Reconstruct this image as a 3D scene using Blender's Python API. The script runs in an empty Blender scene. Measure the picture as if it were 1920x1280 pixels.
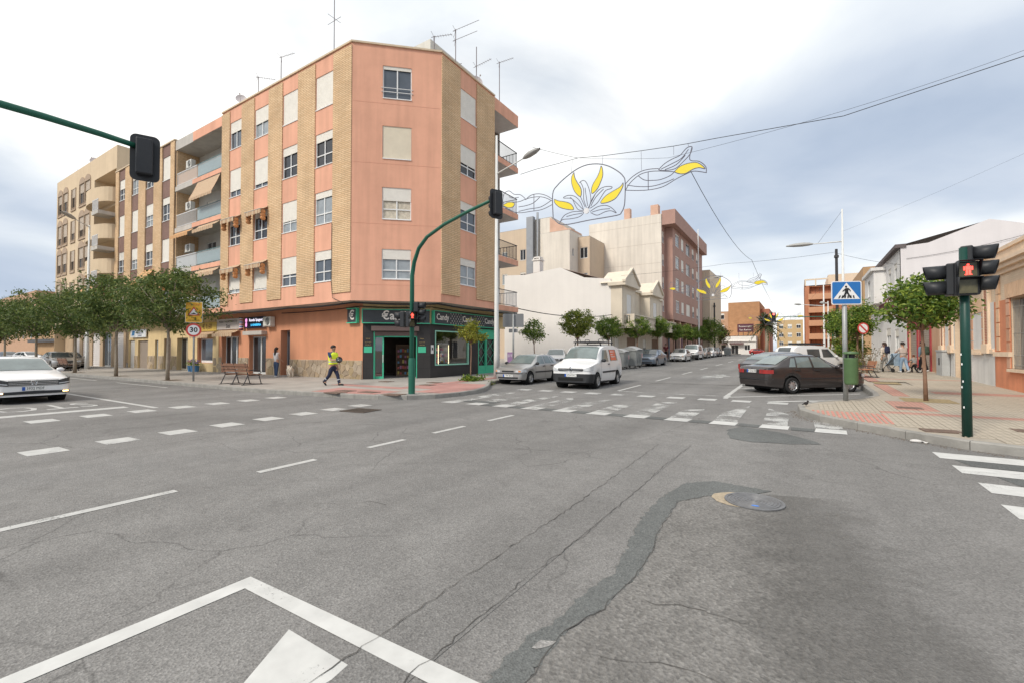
import bpy, bmesh, math, random
from mathutils import Vector, Matrix
R = math.radians
random.seed(7)
SC = bpy.context.scene
COL = SC.collection

# ------------------------------------------------------------------ camera, sky, sun, exposure
cam_d = bpy.data.cameras.new('camera'); cam = bpy.data.objects.new('camera', cam_d); COL.objects.link(cam)
cam_d.sensor_width = 36; cam_d.lens = 15.94; cam_d.clip_start = 0.05; cam_d.clip_end = 6000
cam.location = (0, 0, 1.65); cam.rotation_euler = (R(91.146), 0, R(32.42))
SC.camera = cam
SUN_AZ = R(164)               # degrees left of +Y
SUN_EL = R(42)
sun_dir = Vector((-math.sin(SUN_AZ) * math.cos(SUN_EL), math.cos(SUN_AZ) * math.cos(SUN_EL), math.sin(SUN_EL)))
sd = bpy.data.lights.new('sun', 'SUN'); sun = bpy.data.objects.new('sun', sd); COL.objects.link(sun)
sd.energy = 2.1; sd.angle = R(14); sd.color = (1.0, 0.93, 0.82)
sun.rotation_euler = (-sun_dir).to_track_quat('-Z', 'Y').to_euler()

CLOUD_OFF = (-2.22, 17.12, -14.07)
W = bpy.data.worlds.new('World'); SC.world = W; W.use_nodes = True
def world_nodes():
    nt = W.node_tree; N = nt.nodes; L = nt.links; N.clear()
    out = N.new('ShaderNodeOutputWorld')
    sky = N.new('ShaderNodeTexSky'); sky.sky_type = 'NISHITA'; sky.sun_disc = False
    sky.sun_elevation = SUN_EL; sky.sun_rotation = -SUN_AZ
    bg = N.new('ShaderNodeBackground'); bg.inputs['Strength'].default_value = 0.08
    L.new(sky.outputs[0], bg.inputs['Color'])
    tc = N.new('ShaderNodeTexCoord')
    # project the view direction on a cloud layer so that clouds flatten towards the horizon
    sep = N.new('ShaderNodeSeparateXYZ'); L.new(tc.outputs['Generated'], sep.inputs[0])
    def math_(op, a, b=None):
        m = N.new('ShaderNodeMath'); m.operation = op
        for i, q in enumerate((a, b)):
            if q is None: continue
            if isinstance(q, (int, float)): m.inputs[i].default_value = q
            else: L.new(q, m.inputs[i])
        return m.outputs[0]
    zz = math_('ADD', math_('MAXIMUM', sep.outputs['Z'], 0.0), 0.22)
    cx = math_('DIVIDE', sep.outputs['X'], zz); cy = math_('DIVIDE', sep.outputs['Y'], zz)
    comb = N.new('ShaderNodeCombineXYZ'); L.new(cx, comb.inputs[0]); L.new(cy, comb.inputs[1])
    def noise(scale, detail, rough, off, dist=0.0):
        mp = N.new('ShaderNodeMapping'); mp.inputs['Location'].default_value = off; L.new(comb.outputs[0], mp.inputs[0])
        n = N.new('ShaderNodeTexNoise'); n.inputs['Scale'].default_value = scale; n.inputs['Detail'].default_value = detail
        n.inputs['Roughness'].default_value = rough; n.inputs['Distortion'].default_value = dist
        L.new(mp.outputs[0], n.inputs['Vector']); return n.outputs['Fac']
    def ramp(fac, stops):
        r = N.new('ShaderNodeValToRGB'); L.new(fac, r.inputs[0])
        while len(r.color_ramp.elements) > 1: r.color_ramp.elements.remove(r.color_ramp.elements[-1])
        for i, (p, c) in enumerate(stops):
            e = r.color_ramp.elements[0] if i == 0 else r.color_ramp.elements.new(p)
            e.position = p; e.color = c if len(c) == 4 else tuple(c) + (1,)
        return r.outputs[0]
    cover = ramp(noise(0.9, 9, 0.55, (3.1, 1.7, 0), 0.5), [(0.30, (0.7,)*3), (0.5, (1,)*3)])
    big = noise(0.55, 3, 0.5, CLOUD_OFF, 0.3); fine = noise(1.7, 7, 0.5, (4.4, 9.2, 5), 0.4)
    mixf = math_('ADD', math_('MULTIPLY', big, 0.78), math_('MULTIPLY', fine, 0.22))
    shade = ramp(mixf, [(0.38, (0.40, 0.47, 0.58)), (0.47, (0.51, 0.57, 0.66)), (0.54, (0.70, 0.74, 0.78)), (0.62, (1.0, 0.99, 0.96))])
    bc = N.new('ShaderNodeBackground'); L.new(shade, bc.inputs['Color']); bc.inputs['Strength'].default_value = 0.95
    mx = N.new('ShaderNodeMixShader'); L.new(cover, mx.inputs[0]); L.new(bg.outputs[0], mx.inputs[1]); L.new(bc.outputs[0], mx.inputs[2])
    L.new(mx.outputs[0], out.inputs['Surface'])
world_nodes()
vs = SC.view_settings; vs.view_transform = 'Standard'; vs.look = 'None'; vs.gamma = 1.0; vs.exposure = 0.45; vs.use_curve_mapping = False
SC.cycles.use_denoising = True
SC.cycles.max_bounces = 6; SC.cycles.transparent_max_bounces = 8
SC.cycles.caustics_reflective = False; SC.cycles.caustics_refractive = False

# ------------------------------------------------------------------ helpers
def gz(y):                                    # the side street climbs gently away from the crossing
    return 0.0125 * min(max(y - 12.0, 0.0), 60.0)

MATS = {}
def M(name, col, rough=0.75, var=0.10, vs=1.5, metal=0.0, bump=0.0, bs=40.0, streak=0.0, spec=0.4, emit=None, estr=0.0, coat=0.0, alpha=None):
    if name in MATS: return MATS[name]
    m = bpy.data.materials.new(name); m.use_nodes = True; MATS[name] = m
    nt = m.node_tree; N = nt.nodes; L = nt.links; b = N['Principled BSDF']
    b.inputs['Roughness'].default_value = rough; b.inputs['Metallic'].default_value = metal
    b.inputs['Specular IOR Level'].default_value = spec; b.inputs['Coat Weight'].default_value = coat
    b.inputs['Base Color'].default_value = (*col, 1)
    tc = None
    if var or bump or streak:
        tc = N.new('ShaderNodeTexCoord')
    if var or streak:
        n = N.new('ShaderNodeTexNoise'); n.inputs['Scale'].default_value = vs; n.inputs['Detail'].default_value = 6
        n.inputs['Roughness'].default_value = 0.65
        L.new(tc.outputs['Object'], n.inputs['Vector'])
        r = N.new('ShaderNodeValToRGB'); L.new(n.outputs['Fac'], r.inputs[0])
        r.color_ramp.elements[0].position = 0.28; r.color_ramp.elements[1].position = 0.72
        r.color_ramp.elements[0].color = (*[c * (1 - var) for c in col], 1)
        r.color_ramp.elements[1].color = (*[min(c * (1 + var), 1) for c in col], 1)
        o = r.outputs[0]
        if streak:
            mp = N.new('ShaderNodeMapping'); mp.inputs['Scale'].default_value = (2.6, 2.6, 0.16); L.new(tc.outputs['Object'], mp.inputs[0])
            n2 = N.new('ShaderNodeTexNoise'); n2.inputs['Scale'].default_value = 1.0; n2.inputs['Detail'].default_value = 5
            L.new(mp.outputs[0], n2.inputs['Vector'])
            r2 = N.new('ShaderNodeValToRGB'); L.new(n2.outputs['Fac'], r2.inputs[0])
            r2.color_ramp.elements[0].position = 0.35; r2.color_ramp.elements[1].position = 0.6
            r2.color_ramp.elements[0].color = (*[1 - streak] * 3, 1); r2.color_ramp.elements[1].color = (1, 1, 1, 1)
            mm = N.new('ShaderNodeMix'); mm.data_type = 'RGBA'; mm.blend_type = 'MULTIPLY'; mm.inputs[0].default_value = 1
            L.new(o, mm.inputs['A']); L.new(r2.outputs[0], mm.inputs['B']); o = mm.outputs['Result']
        L.new(o, b.inputs['Base Color'])
    if bump:
        n3 = N.new('ShaderNodeTexNoise'); n3.inputs['Scale'].default_value = bs; n3.inputs['Detail'].default_value = 4
        L.new(tc.outputs['Object'], n3.inputs['Vector'])
        bp = N.new('ShaderNodeBump'); bp.inputs['Strength'].default_value = bump; bp.inputs['Distance'].default_value = 0.02
        L.new(n3.outputs['Fac'], bp.inputs['Height']); L.new(bp.outputs[0], b.inputs['Normal'])
    if emit:
        b.inputs['Emission Color'].default_value = (*emit, 1); b.inputs['Emission Strength'].default_value = estr
    return m

def brick_mat(name, c1, c2, mortar, bw=0.25, bh=0.065, rough=0.85, msize=0.008, axes='sum', bump=0.5, offs=0.5):
    if name in MATS: return MATS[name]
    m = bpy.data.materials.new(name); m.use_nodes = True; MATS[name] = m
    nt = m.node_tree; N = nt.nodes; L = nt.links; b = N['Principled BSDF']; b.inputs['Roughness'].default_value = rough
    b.inputs['Specular IOR Level'].default_value = 0.25
    tc = N.new('ShaderNodeTexCoord'); sp = N.new('ShaderNodeSeparateXYZ'); L.new(tc.outputs['Object'], sp.inputs[0])
    cb = N.new('ShaderNodeCombineXYZ')
    if axes == 'sum':
        ad = N.new('ShaderNodeMath'); ad.operation = 'ADD'; L.new(sp.outputs[0], ad.inputs[0]); L.new(sp.outputs[1], ad.inputs[1])
        L.new(ad.outputs[0], cb.inputs[0]); L.new(sp.outputs[2], cb.inputs[1])
    else:
        L.new(sp.outputs[0], cb.inputs[0]); L.new(sp.outputs[1], cb.inputs[1])
    t = N.new('ShaderNodeTexBrick'); L.new(cb.outputs[0], t.inputs['Vector'])
    t.inputs['Scale'].default_value = 1.0; t.inputs['Brick Width'].default_value = bw; t.inputs['Row Height'].default_value = bh
    t.inputs['Mortar Size'].default_value = msize; t.inputs['Mortar Smooth'].default_value = 0.2; t.offset = offs
    t.inputs['Color1'].default_value = (*c1, 1); t.inputs['Color2'].default_value = (*c2, 1); t.inputs['Mortar'].default_value = (*mortar, 1)
    n = N.new('ShaderNodeTexNoise'); n.inputs['Scale'].default_value = 0.9; n.inputs['Detail'].default_value = 7; L.new(tc.outputs['Object'], n.inputs['Vector'])
    r = N.new('ShaderNodeValToRGB'); L.new(n.outputs['Fac'], r.inputs[0])
    r.color_ramp.elements[0].position = .3; r.color_ramp.elements[0].color = (.8, .8, .8, 1); r.color_ramp.elements[1].position = .65; r.color_ramp.elements[1].color = (1, 1, 1, 1)
    mm = N.new('ShaderNodeMix'); mm.data_type = 'RGBA'; mm.blend_type = 'MULTIPLY'; mm.inputs[0].default_value = 1
    L.new(t.outputs['Color'], mm.inputs['A']); L.new(r.outputs[0], mm.inputs['B']); L.new(mm.outputs['Result'], b.inputs['Base Color'])
    bp = N.new('ShaderNodeBump'); bp.inputs['Strength'].default_value = bump; bp.inputs['Distance'].default_value = 0.015; bp.invert = True
    L.new(t.outputs['Fac'], bp.inputs['Height']); L.new(bp.outputs[0], b.inputs['Normal'])
    return m

def leaf_mat(name, dark, light, rough=0.45):
    if name in MATS: return MATS[name]
    m = bpy.data.materials.new(name); m.use_nodes = True; MATS[name] = m
    nt = m.node_tree; N = nt.nodes; L = nt.links; b = N['Principled BSDF']; b.inputs['Roughness'].default_value = rough
    b.inputs['Specular IOR Level'].default_value = 0.35
    g = N.new('ShaderNodeNewGeometry'); r = N.new('ShaderNodeValToRGB'); L.new(g.outputs['Random Per Island'], r.inputs[0])
    r.color_ramp.elements[0].color = (*dark, 1); r.color_ramp.elements[1].color = (*light, 1)
    e = r.color_ramp.elements.new(0.7); e.color = (*[(a * .55 + c * .45) for a, c in zip(dark, light)], 1)
    L.new(r.outputs[0], b.inputs['Base Color'])
    tr = N.new('ShaderNodeBsdfTranslucent'); L.new(r.outputs[0], tr.inputs['Color'])
    mx = N.new('ShaderNodeMixShader'); mx.inputs[0].default_value = 0.3
    L.new(b.outputs[0], mx.inputs[1]); L.new(tr.outputs[0], mx.inputs[2]); L.new(mx.outputs[0], N['Material Output'].inputs['Surface'])
    return m

def glass_clear(name, tint=(0.85, 0.9, 0.9), mixf=0.22):
    if name in MATS: return MATS[name]
    m = bpy.data.materials.new(name); m.use_nodes = True; MATS[name] = m
    nt = m.node_tree; N = nt.nodes; L = nt.links; N.remove(N['Principled BSDF'])
    t = N.new('ShaderNodeBsdfTransparent'); t.inputs[0].default_value = (*tint, 1)
    g = N.new('ShaderNodeBsdfGlossy'); g.inputs['Roughness'].default_value = 0.02
    mx = N.new('ShaderNodeMixShader'); mx.inputs[0].default_value = mixf
    L.new(t.outputs[0], mx.inputs[1]); L.new(g.outputs[0], mx.inputs[2]); L.new(mx.outputs[0], N['Material Output'].inputs['Surface'])
    return m

def thing(name, label, cat, loc=(0, 0, 0), rz=0.0, group=None, kind=None):
    o = bpy.data.objects.new(name, None); COL.objects.link(o); o.empty_display_size = 0.2
    o.location = loc; o.rotation_euler = (0, 0, rz); o['label'] = label; o['category'] = cat
    if group: o['group'] = group
    if kind: o['kind'] = kind
    return o
def tag(o, label, cat, group=None, kind=None):
    o['label'] = label; o['category'] = cat
    if group: o['group'] = group
    if kind: o['kind'] = kind
    return o
def link_mesh(name, me, parent=None):
    o = bpy.data.objects.new(name, me); COL.objects.link(o)
    if parent is not None: o.parent = parent
    return o
def copy_tree(o, parent=None, loc=None, rz=None, label=None, scale=None):
    c = o.copy(); COL.objects.link(c); c.parent = parent
    if loc is not None: c.location = loc
    if rz is not None: c.rotation_euler = (0, 0, rz)
    if scale is not None: c.scale = scale if hasattr(scale, '__len__') else (scale,) * 3
    if label: c['label'] = label
    for ch in list(o.children): copy_tree(ch, c)
    return c

class MB:
    """collects faces, then becomes one mesh object"""
    def __init__(s): s.v = []; s.f = []; s.m = []; s.cur = 0
    def add(s, vs, fs):
        k = len(s.v); s.v += [tuple(p) for p in vs]; s.f += [tuple(i + k for i in f) for f in fs]; s.m += [s.cur] * len(fs); return s
    def box(s, x0, x1, y0, y1, z0, z1):
        return s.add([(x0, y0, z0), (x1, y0, z0), (x1, y1, z0), (x0, y1, z0), (x0, y0, z1), (x1, y0, z1), (x1, y1, z1), (x0, y1, z1)],
                     [(3, 2, 1, 0), (4, 5, 6, 7), (0, 1, 5, 4), (1, 2, 6, 5), (2, 3, 7, 6), (3, 0, 4, 7)])
    def frame_box(s, F, a0, a1, z0, z1, d0, d1):
        """box in a facade frame F=(origin, t, n): a along the facade, d outward"""
        O, t, n = F; P = []
        for z in (z0, z1):
            for a, d in ((a0, d0), (a1, d0), (a1, d1), (a0, d1)):
                P.append((O[0] + t[0] * a + n[0] * d, O[1] + t[1] * a + n[1] * d, z))
        return s.add(P, [(3, 2, 1, 0), (4, 5, 6, 7), (0, 1, 5, 4), (1, 2, 6, 5), (2, 3, 7, 6), (3, 0, 4, 7)])
    def fquad(s, F, a0, a1, z0, z1, d):
        O, t, n = F
        return s.add([(O[0] + t[0] * a + n[0] * d, O[1] + t[1] * a + n[1] * d, z) for a, z in ((a0, z0), (a1, z0), (a1, z1), (a0, z1))], [(0, 1, 2, 3)])
    def poly(s, pts, th=None, up=(0, 0, 1)):
        """polygon, extruded by th along up"""
        n = len(pts)
        if th is None: return s.add(pts, [tuple(range(n))])
        q = [(p[0] + up[0] * th, p[1] + up[1] * th, p[2] + up[2] * th) for p in pts]
        return s.add(list(pts) + q, [tuple(reversed(range(n))), tuple(range(n, 2 * n))] + [(i, (i + 1) % n, n + (i + 1) % n, n + i) for i in range(n)])
    def tube(s, pts, r, n=8, caps=True):
        pts = [Vector(p) for p in pts]; rs = r if hasattr(r, '__len__') else [r] * len(pts)
        prev = None; rings = []
        for i, p in enumerate(pts):
            d = (pts[min(i + 1, len(pts) - 1)] - pts[max(i - 1, 0)]).normalized()
            if prev is None:
                a = Vector((0, 0, 1)) if abs(d.z) < 0.9 else Vector((1, 0, 0)); u = d.cross(a).normalized()
            else:
                u = (prev - d * prev.dot(d)).normalized()
            prev = u; w = d.cross(u)
            rings.append([p + (u * math.cos(2 * math.pi * k / n) + w * math.sin(2 * math.pi * k / n)) * rs[i] for k in range(n)])
        vs = [q for rg in rings for q in rg]; fs = []
        for i in range(len(rings) - 1):
            for k in range(n): fs.append((i * n + k, i * n + (k + 1) % n, (i + 1) * n + (k + 1) % n, (i + 1) * n + k))
        if caps: fs.append(tuple(reversed(range(n)))); fs.append(tuple((len(rings) - 1) * n + k for k in range(n)))
        return s.add(vs, fs)
    def lathe(s, prof, n=16, O=(0, 0, 0), axis='z', caps=True):
        """prof = [(r, h)...] about an axis through O"""
        vs = []
        for r, h in prof:
            for k in range(n):
                a = 2 * math.pi * k / n; c, d = r * math.cos(a), r * math.sin(a)
                p = {'z': (c, d, h), 'y': (c, h, d), 'x': (h, c, d)}[axis]
                vs.append((O[0] + p[0], O[1] + p[1], O[2] + p[2]))
        fs = [(i * n + k, i * n + (k + 1) % n, (i + 1) * n + (k + 1) % n, (i + 1) * n + k) for i in range(len(prof) - 1) for k in range(n)]
        if caps: fs.append(tuple(reversed(range(n)))); fs.append(tuple((len(prof) - 1) * n + k for k in range(n)))
        return s.add(vs, fs)
    def ball(s, c, r, n=10, m=6):
        rr = r if hasattr(r, '__len__') else (r,) * 3; vs = []; fs = []
        for i in range(m + 1):
            th = math.pi * i / m
            for k in range(n):
                ph = 2 * math.pi * k / n
                vs.append((c[0] + rr[0] * math.sin(th) * math.cos(ph), c[1] + rr[1] * math.sin(th) * math.sin(ph), c[2] + rr[2] * math.cos(th)))
        for i in range(m):
            for k in range(n): fs.append((i * n + k, (i + 1) * n + k, (i + 1) * n + (k + 1) % n, i * n + (k + 1) % n))
        return s.add(vs, fs)
    def grid(s, rows):
        n = len(rows[0]); vs = [p for r in rows for p in r]
        return s.add(vs, [(i * n + k, i * n + k + 1, (i + 1) * n + k + 1, (i + 1) * n + k) for i in range(len(rows) - 1) for k in range(n - 1)])
    def mesh(s, name, mat, smooth=False, org=(0, 0, 0)):
        me = bpy.data.meshes.new(name)
        me.from_pydata([(p[0] - org[0], p[1] - org[1], p[2] - org[2]) for p in s.v], [], s.f)
        for q in (mat if isinstance(mat, (list, tuple)) else [mat]): me.materials.append(q)
        if isinstance(mat, (list, tuple)): me.polygons.foreach_set('material_index', s.m)
        if smooth: me.polygons.foreach_set('use_smooth', [True] * len(s.f))
        me.update(); return me
    def build(s, name, mat, parent=None, smooth=False, world=False, bevel=0.0):
        org = tuple(parent_world(parent)) if (world and parent is not None) else (0, 0, 0)
        o = link_mesh(name, s.mesh(name, mat, smooth, org), parent)
        if bevel:
            b = o.modifiers.new('bevel', 'BEVEL'); b.width = bevel; b.segments = 2; b.limit_method = 'ANGLE'
        if smooth and not bevel:
            pass
        return o
def parent_world(p):
    v = Vector((0, 0, 0))
    while p is not None: v += p.location; p = p.parent
    return v
def auto_smooth(o, deg=40):
    me = o.data
    bm = bmesh.new(); bm.from_mesh(me); bm.normal_update()
    for e in bm.edges:
        e.smooth = not (len(e.link_faces) == 2 and e.calc_face_angle(0) > R(deg))
    bm.to_mesh(me); bm.free()
    me.polygons.foreach_set('use_smooth', [True] * len(me.polygons)); return o

def text_obj(body, size, mat, parent, M4, name='lettering', offset=0.0, ext=0.004, align='CENTER', sx=1.0, spacing=1.0):
    cu = bpy.data.curves.new('t', 'FONT'); cu.body = body; cu.size = size; cu.extrude = ext; cu.offset = offset
    cu.align_x = align; cu.align_y = 'CENTER'; cu.resolution_u = 2; cu.space_character = spacing
    t = bpy.data.objects.new('t', cu); COL.objects.link(t)
    dg = bpy.context.evaluated_depsgraph_get(); me = bpy.data.meshes.new_from_object(t.evaluated_get(dg))
    bpy.data.objects.remove(t); bpy.data.curves.remove(cu)
    me.transform(M4 @ Matrix.Diagonal((sx, 1, 1, 1))); me.materials.clear(); me.materials.append(mat)
    return link_mesh(name, me, parent)
def TM(o, t, n):
    """matrix that puts text (x right, y up, z out) at o with right vector t and outward n"""
    t = Vector(t).normalized(); n = Vector(n).normalized(); u = n.cross(t)
    return Matrix(((t.x, u.x, n.x, o[0]), (t.y, u.y, n.y, o[1]), (t.z, u.z, n.z, o[2]), (0, 0, 0, 1)))
def in_poly(x, y, P):
    c = False; n = len(P)
    for i in range(n):
        x0, y0 = P[i][:2]; x1, y1 = P[i - 1][:2]
        if (y0 > y) != (y1 > y) and x < (x1 - x0) * (y - y0) / (y1 - y0) + x0: c = not c
    return c

# ------------------------------------------------------------------ ground
def asphalt(name, base, coarse=1.0, tint=(1, 0.972, 0.94), patchy=0.14, cracks=0.0):
    m = bpy.data.materials.new(name); m.use_nodes = True
    nt = m.node_tree; N = nt.nodes; L = nt.links; b = N['Principled BSDF']; b.inputs['Roughness'].default_value = 0.9
    b.inputs['Specular IOR Level'].default_value = 0.25
    tc = N.new('ShaderNodeTexCoord')
    def noise(sc, det, ro=0.6, dist=0.0):
        n = N.new('ShaderNodeTexNoise'); n.inputs['Scale'].default_value = sc; n.inputs['Detail'].default_value = det
        n.inputs['Roughness'].default_value = ro; n.inputs['Distortion'].default_value = dist
        L.new(tc.outputs['Object'], n.inputs['Vector']); return n.outputs['Fac']
    def ramp(f, a, b_, c0, c1):
        r = N.new('ShaderNodeValToRGB'); L.new(f, r.inputs[0]); e = r.color_ramp.elements
        e[0].position = a; e[1].position = b_; e[0].color = (*c0, 1) if hasattr(c0, '__len__') else (c0,) * 3 + (1,)
        e[1].color = (*c1, 1) if hasattr(c1, '__len__') else (c1,) * 3 + (1,); return r.outputs[0]
    def mul(a, b_):
        mm = N.new('ShaderNodeMix'); mm.data_type = 'RGBA'; mm.blend_type = 'MULTIPLY'; mm.inputs[0].default_value = 1
        L.new(a, mm.inputs['A']); L.new(b_, mm.inputs['B']); return mm.outputs['Result']
    c = tuple(base * t for t in tint)
    big = ramp(noise(0.22, 5, 0.6, 0.6), 0.3, 0.7, tuple(q * (1 - patchy) for q in c), tuple(q * (1 + patchy) for q in c))
    mid = ramp(noise(2.3, 6, 0.7), 0.25, 0.75, 0.86, 1.10)
    fine = ramp(noise(75 / coarse, 3, 0.75), 0.3, 0.72, 0.70, 1.26)
    v = N.new('ShaderNodeTexVoronoi'); v.inputs['Scale'].default_value = 60 / coarse; L.new(tc.outputs['Object'], v.inputs['Vector'])
    sp = ramp(v.outputs['Color'], 0.08, 0.95, 0.80, 1.20)
    stain = ramp(noise(0.9, 5, 0.6, 0.8), 0.60, 0.74, 1.0, 0.80)
    # scattered pits
    pit = ramp(noise(9, 8, 0.75), 0.27, 0.36, 0.55, 1.0)
    mp = N.new('ShaderNodeMapping'); mp.inputs['Scale'].default_value = (0.9, 0.06, 1); L.new(tc.outputs['Object'], mp.inputs[0])   # tyre-polished lanes
    nl = N.new('ShaderNodeTexNoise'); nl.inputs['Scale'].default_value = 1.0; nl.inputs['Detail'].default_value = 4; L.new(mp.outputs[0], nl.inputs['Vector'])
    o = mul(mul(mul(mul(mul(mul(big, mid), fine), sp), pit), stain), ramp(nl.outputs['Fac'], 0.3, 0.7, 0.86, 1.12))
    if cracks:
        vc = N.new('ShaderNodeTexVoronoi'); vc.feature = 'DISTANCE_TO_EDGE'; vc.inputs['Scale'].default_value = 0.55
        nz = N.new('ShaderNodeTexNoise'); nz.inputs['Scale'].default_value = 1.6; nz.inputs['Detail'].default_value = 6; L.new(tc.outputs['Object'], nz.inputs['Vector'])
        ad = N.new('ShaderNodeMix'); ad.data_type = 'RGBA'; ad.blend_type = 'ADD'; ad.inputs[0].default_value = 0.5
        L.new(tc.outputs['Object'], ad.inputs['A']); L.new(nz.outputs['Color'], ad.inputs['B']); L.new(ad.outputs['Result'], vc.inputs['Vector'])
        cr = ramp(vc.outputs['Distance'], 0.002, 0.006, 1 - cracks, 1.0)
        # only some of the cracks show
        msk = ramp(noise(0.35, 3), 0.48, 0.56, 0.0, 1.0)
        mm = N.new('ShaderNodeMix'); mm.data_type = 'RGBA'; mm.blend_type = 'MIX'; L.new(msk, mm.inputs[0])
        mm.inputs['A'].default_value = (1, 1, 1, 1); L.new(cr, mm.inputs['B']); o = mul(o, mm.outputs['Result'])
    L.new(o, b.inputs['Base Color'])
    bp = N.new('ShaderNodeBump'); bp.inputs['Strength'].default_value = 0.55; bp.inputs['Distance'].default_value = 0.012 * coarse
    mxh = N.new('ShaderNodeMath'); mxh.operation = 'ADD'; L.new(noise(75 / coarse, 3, 0.75), mxh.inputs[0]); L.new(v.outputs['Distance'], mxh.inputs[1])
    L.new(mxh.outputs[0], bp.inputs['Height']); L.new(bp.outputs[0], b.inputs['Normal'])
    return m

def paint_mat(name, base=0.72, wear=0.5, col=(1, 1, 0.97)):
    m = bpy.data.materials.new(name); m.use_nodes = True
    nt = m.node_tree; N = nt.nodes; L = nt.links; b = N['Principled BSDF']; b.inputs['Roughness'].default_value = 0.7
    tc = N.new('ShaderNodeTexCoord')
    n = N.new('ShaderNodeTexNoise'); n.inputs['Scale'].default_value = 38; n.inputs['Detail'].default_value = 8; n.inputs['Roughness'].default_value = 0.8
    n2 = N.new('ShaderNodeTexNoise'); n2.inputs['Scale'].default_value = 1.8; n2.inputs['Detail'].default_value = 5
    L.new(tc.outputs['Object'], n.inputs['Vector']); L.new(tc.outputs['Object'], n2.inputs['Vector'])
    ad = N.new('ShaderNodeMath'); ad.operation = 'MULTIPLY_ADD'; L.new(n2.outputs['Fac'], ad.inputs[0]); ad.inputs[1].default_value = 0.8; L.new(n.outputs['Fac'], ad.inputs[2])
    r = N.new('ShaderNodeValToRGB'); L.new(ad.outputs[0], r.inputs[0]); e = r.color_ramp.elements
    t = 0.50 + 0.36 * wear
    e[0].position = t - 0.06; e[0].color = (0, 0, 0, 1); e[1].position = t + 0.05; e[1].color = (1, 1, 1, 1)
    n3 = N.new('ShaderNodeTexNoise'); n3.inputs['Scale'].default_value = 6; n3.inputs['Detail'].default_value = 6; L.new(tc.outputs['Object'], n3.inputs['Vector'])
    r3 = N.new('ShaderNodeValToRGB'); L.new(n3.outputs['Fac'], r3.inputs[0])
    r3.color_ramp.elements[0].position = .3; r3.color_ramp.elements[1].position = .7
    r3.color_ramp.elements[0].color = (*[c * base * .82 for c in col], 1); r3.color_ramp.elements[1].color = (*[c * base for c in col], 1)
    L.new(r3.outputs[0], b.inputs['Base Color'])
    tr = N.new('ShaderNodeBsdfTransparent'); mx = N.new('ShaderNodeMixShader')
    L.new(r.outputs[0], mx.inputs[0]); L.new(tr.outputs[0], mx.inputs[1]); L.new(b.outputs[0], mx.inputs[2])
    L.new(mx.outputs[0], N['Material Output'].inputs['Surface']); return m

ASPH = asphalt('asphalt', 0.218, 1.0, (1, .972, .94), cracks=0.35)
ASPH_DK = asphalt('asphalt_dark_repair', 0.148, 0.9, (0.96, 1, 0.98), 0.1)
ASPH_CO = asphalt('asphalt_coarse', 0.20, 1.7, (1.0, 0.962, 0.912), 0.22)
ASPH_MID = asphalt('asphalt_trench', 0.208, 0.9, (1, 0.975, 0.945), 0.12)
PAINT = paint_mat('road_paint', 0.60, 0.56); PAINT_W = paint_mat('road_paint_worn', 0.52, 0.64); PAINT_VW = paint_mat('road_paint_faded', 0.50, 1.14)
def fade_east(m):
    # the old coarse surface wears out gradually into the newer one towards the pavement
    nt = m.node_tree; N = nt.nodes; L = nt.links; tc = N.new('ShaderNodeTexCoord'); sp = N.new('ShaderNodeSeparateXYZ'); L.new(tc.outputs['Object'], sp.inputs[0])
    n = N.new('ShaderNodeTexNoise'); n.inputs['Scale'].default_value = 2.2; n.inputs['Detail'].default_value = 9; n.inputs['Roughness'].default_value = .7; L.new(tc.outputs['Object'], n.inputs['Vector'])
    a = N.new('ShaderNodeMath'); a.operation = 'MULTIPLY_ADD'; L.new(n.outputs['Fac'], a.inputs[0]); a.inputs[1].default_value = 1.6; L.new(sp.outputs[0], a.inputs[2])
    b = N.new('ShaderNodeMath'); b.operation = 'MULTIPLY_ADD'; L.new(sp.outputs[1], b.inputs[0]); b.inputs[1].default_value = .12; L.new(a.outputs[0], b.inputs[2])
    mr = N.new('ShaderNodeMapRange'); L.new(b.outputs[0], mr.inputs['Value']); mr.inputs['From Min'].default_value = .75; mr.inputs['From Max'].default_value = 2.1; mr.inputs['To Min'].default_value = 1; mr.inputs['To Max'].default_value = 0
    tr = N.new('ShaderNodeBsdfTransparent'); mx = N.new('ShaderNodeMixShader'); L.new(mr.outputs[0], mx.inputs[0]); L.new(tr.outputs[0], mx.inputs[1]); L.new(N['Principled BSDF'].outputs[0], mx.inputs[2]); L.new(mx.outputs[0], N['Material Output'].inputs['Surface'])
fade_east(ASPH_CO)
TAR = M('tar', (0.085, 0.08, 0.074), 0.9, .3, 30)

gm = MB(); S = 3000
gm.add([(-S, -S, -0.6), (S, -S, -0.6), (S, S, -0.6), (-S, S, -0.6)], [(0, 1, 2, 3)])
g = gm.build('ground', M('dry_earth', (0.20, 0.17, 0.13), 0.95, 0.2, 0.02)); g['kind'] = 'structure'; tag(g, 'dry open ground stretching away behind the town', 'ground')
YB = [-40, 12, 72, 420]
rm = MB(); rm.grid([[(x, y, gz(y)) for x in (-330, 220)] for y in YB])
road = rm.build('road', ASPH); road['kind'] = 'structure'; tag(road, 'grey worn asphalt of the crossing and both streets', 'road')

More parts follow.
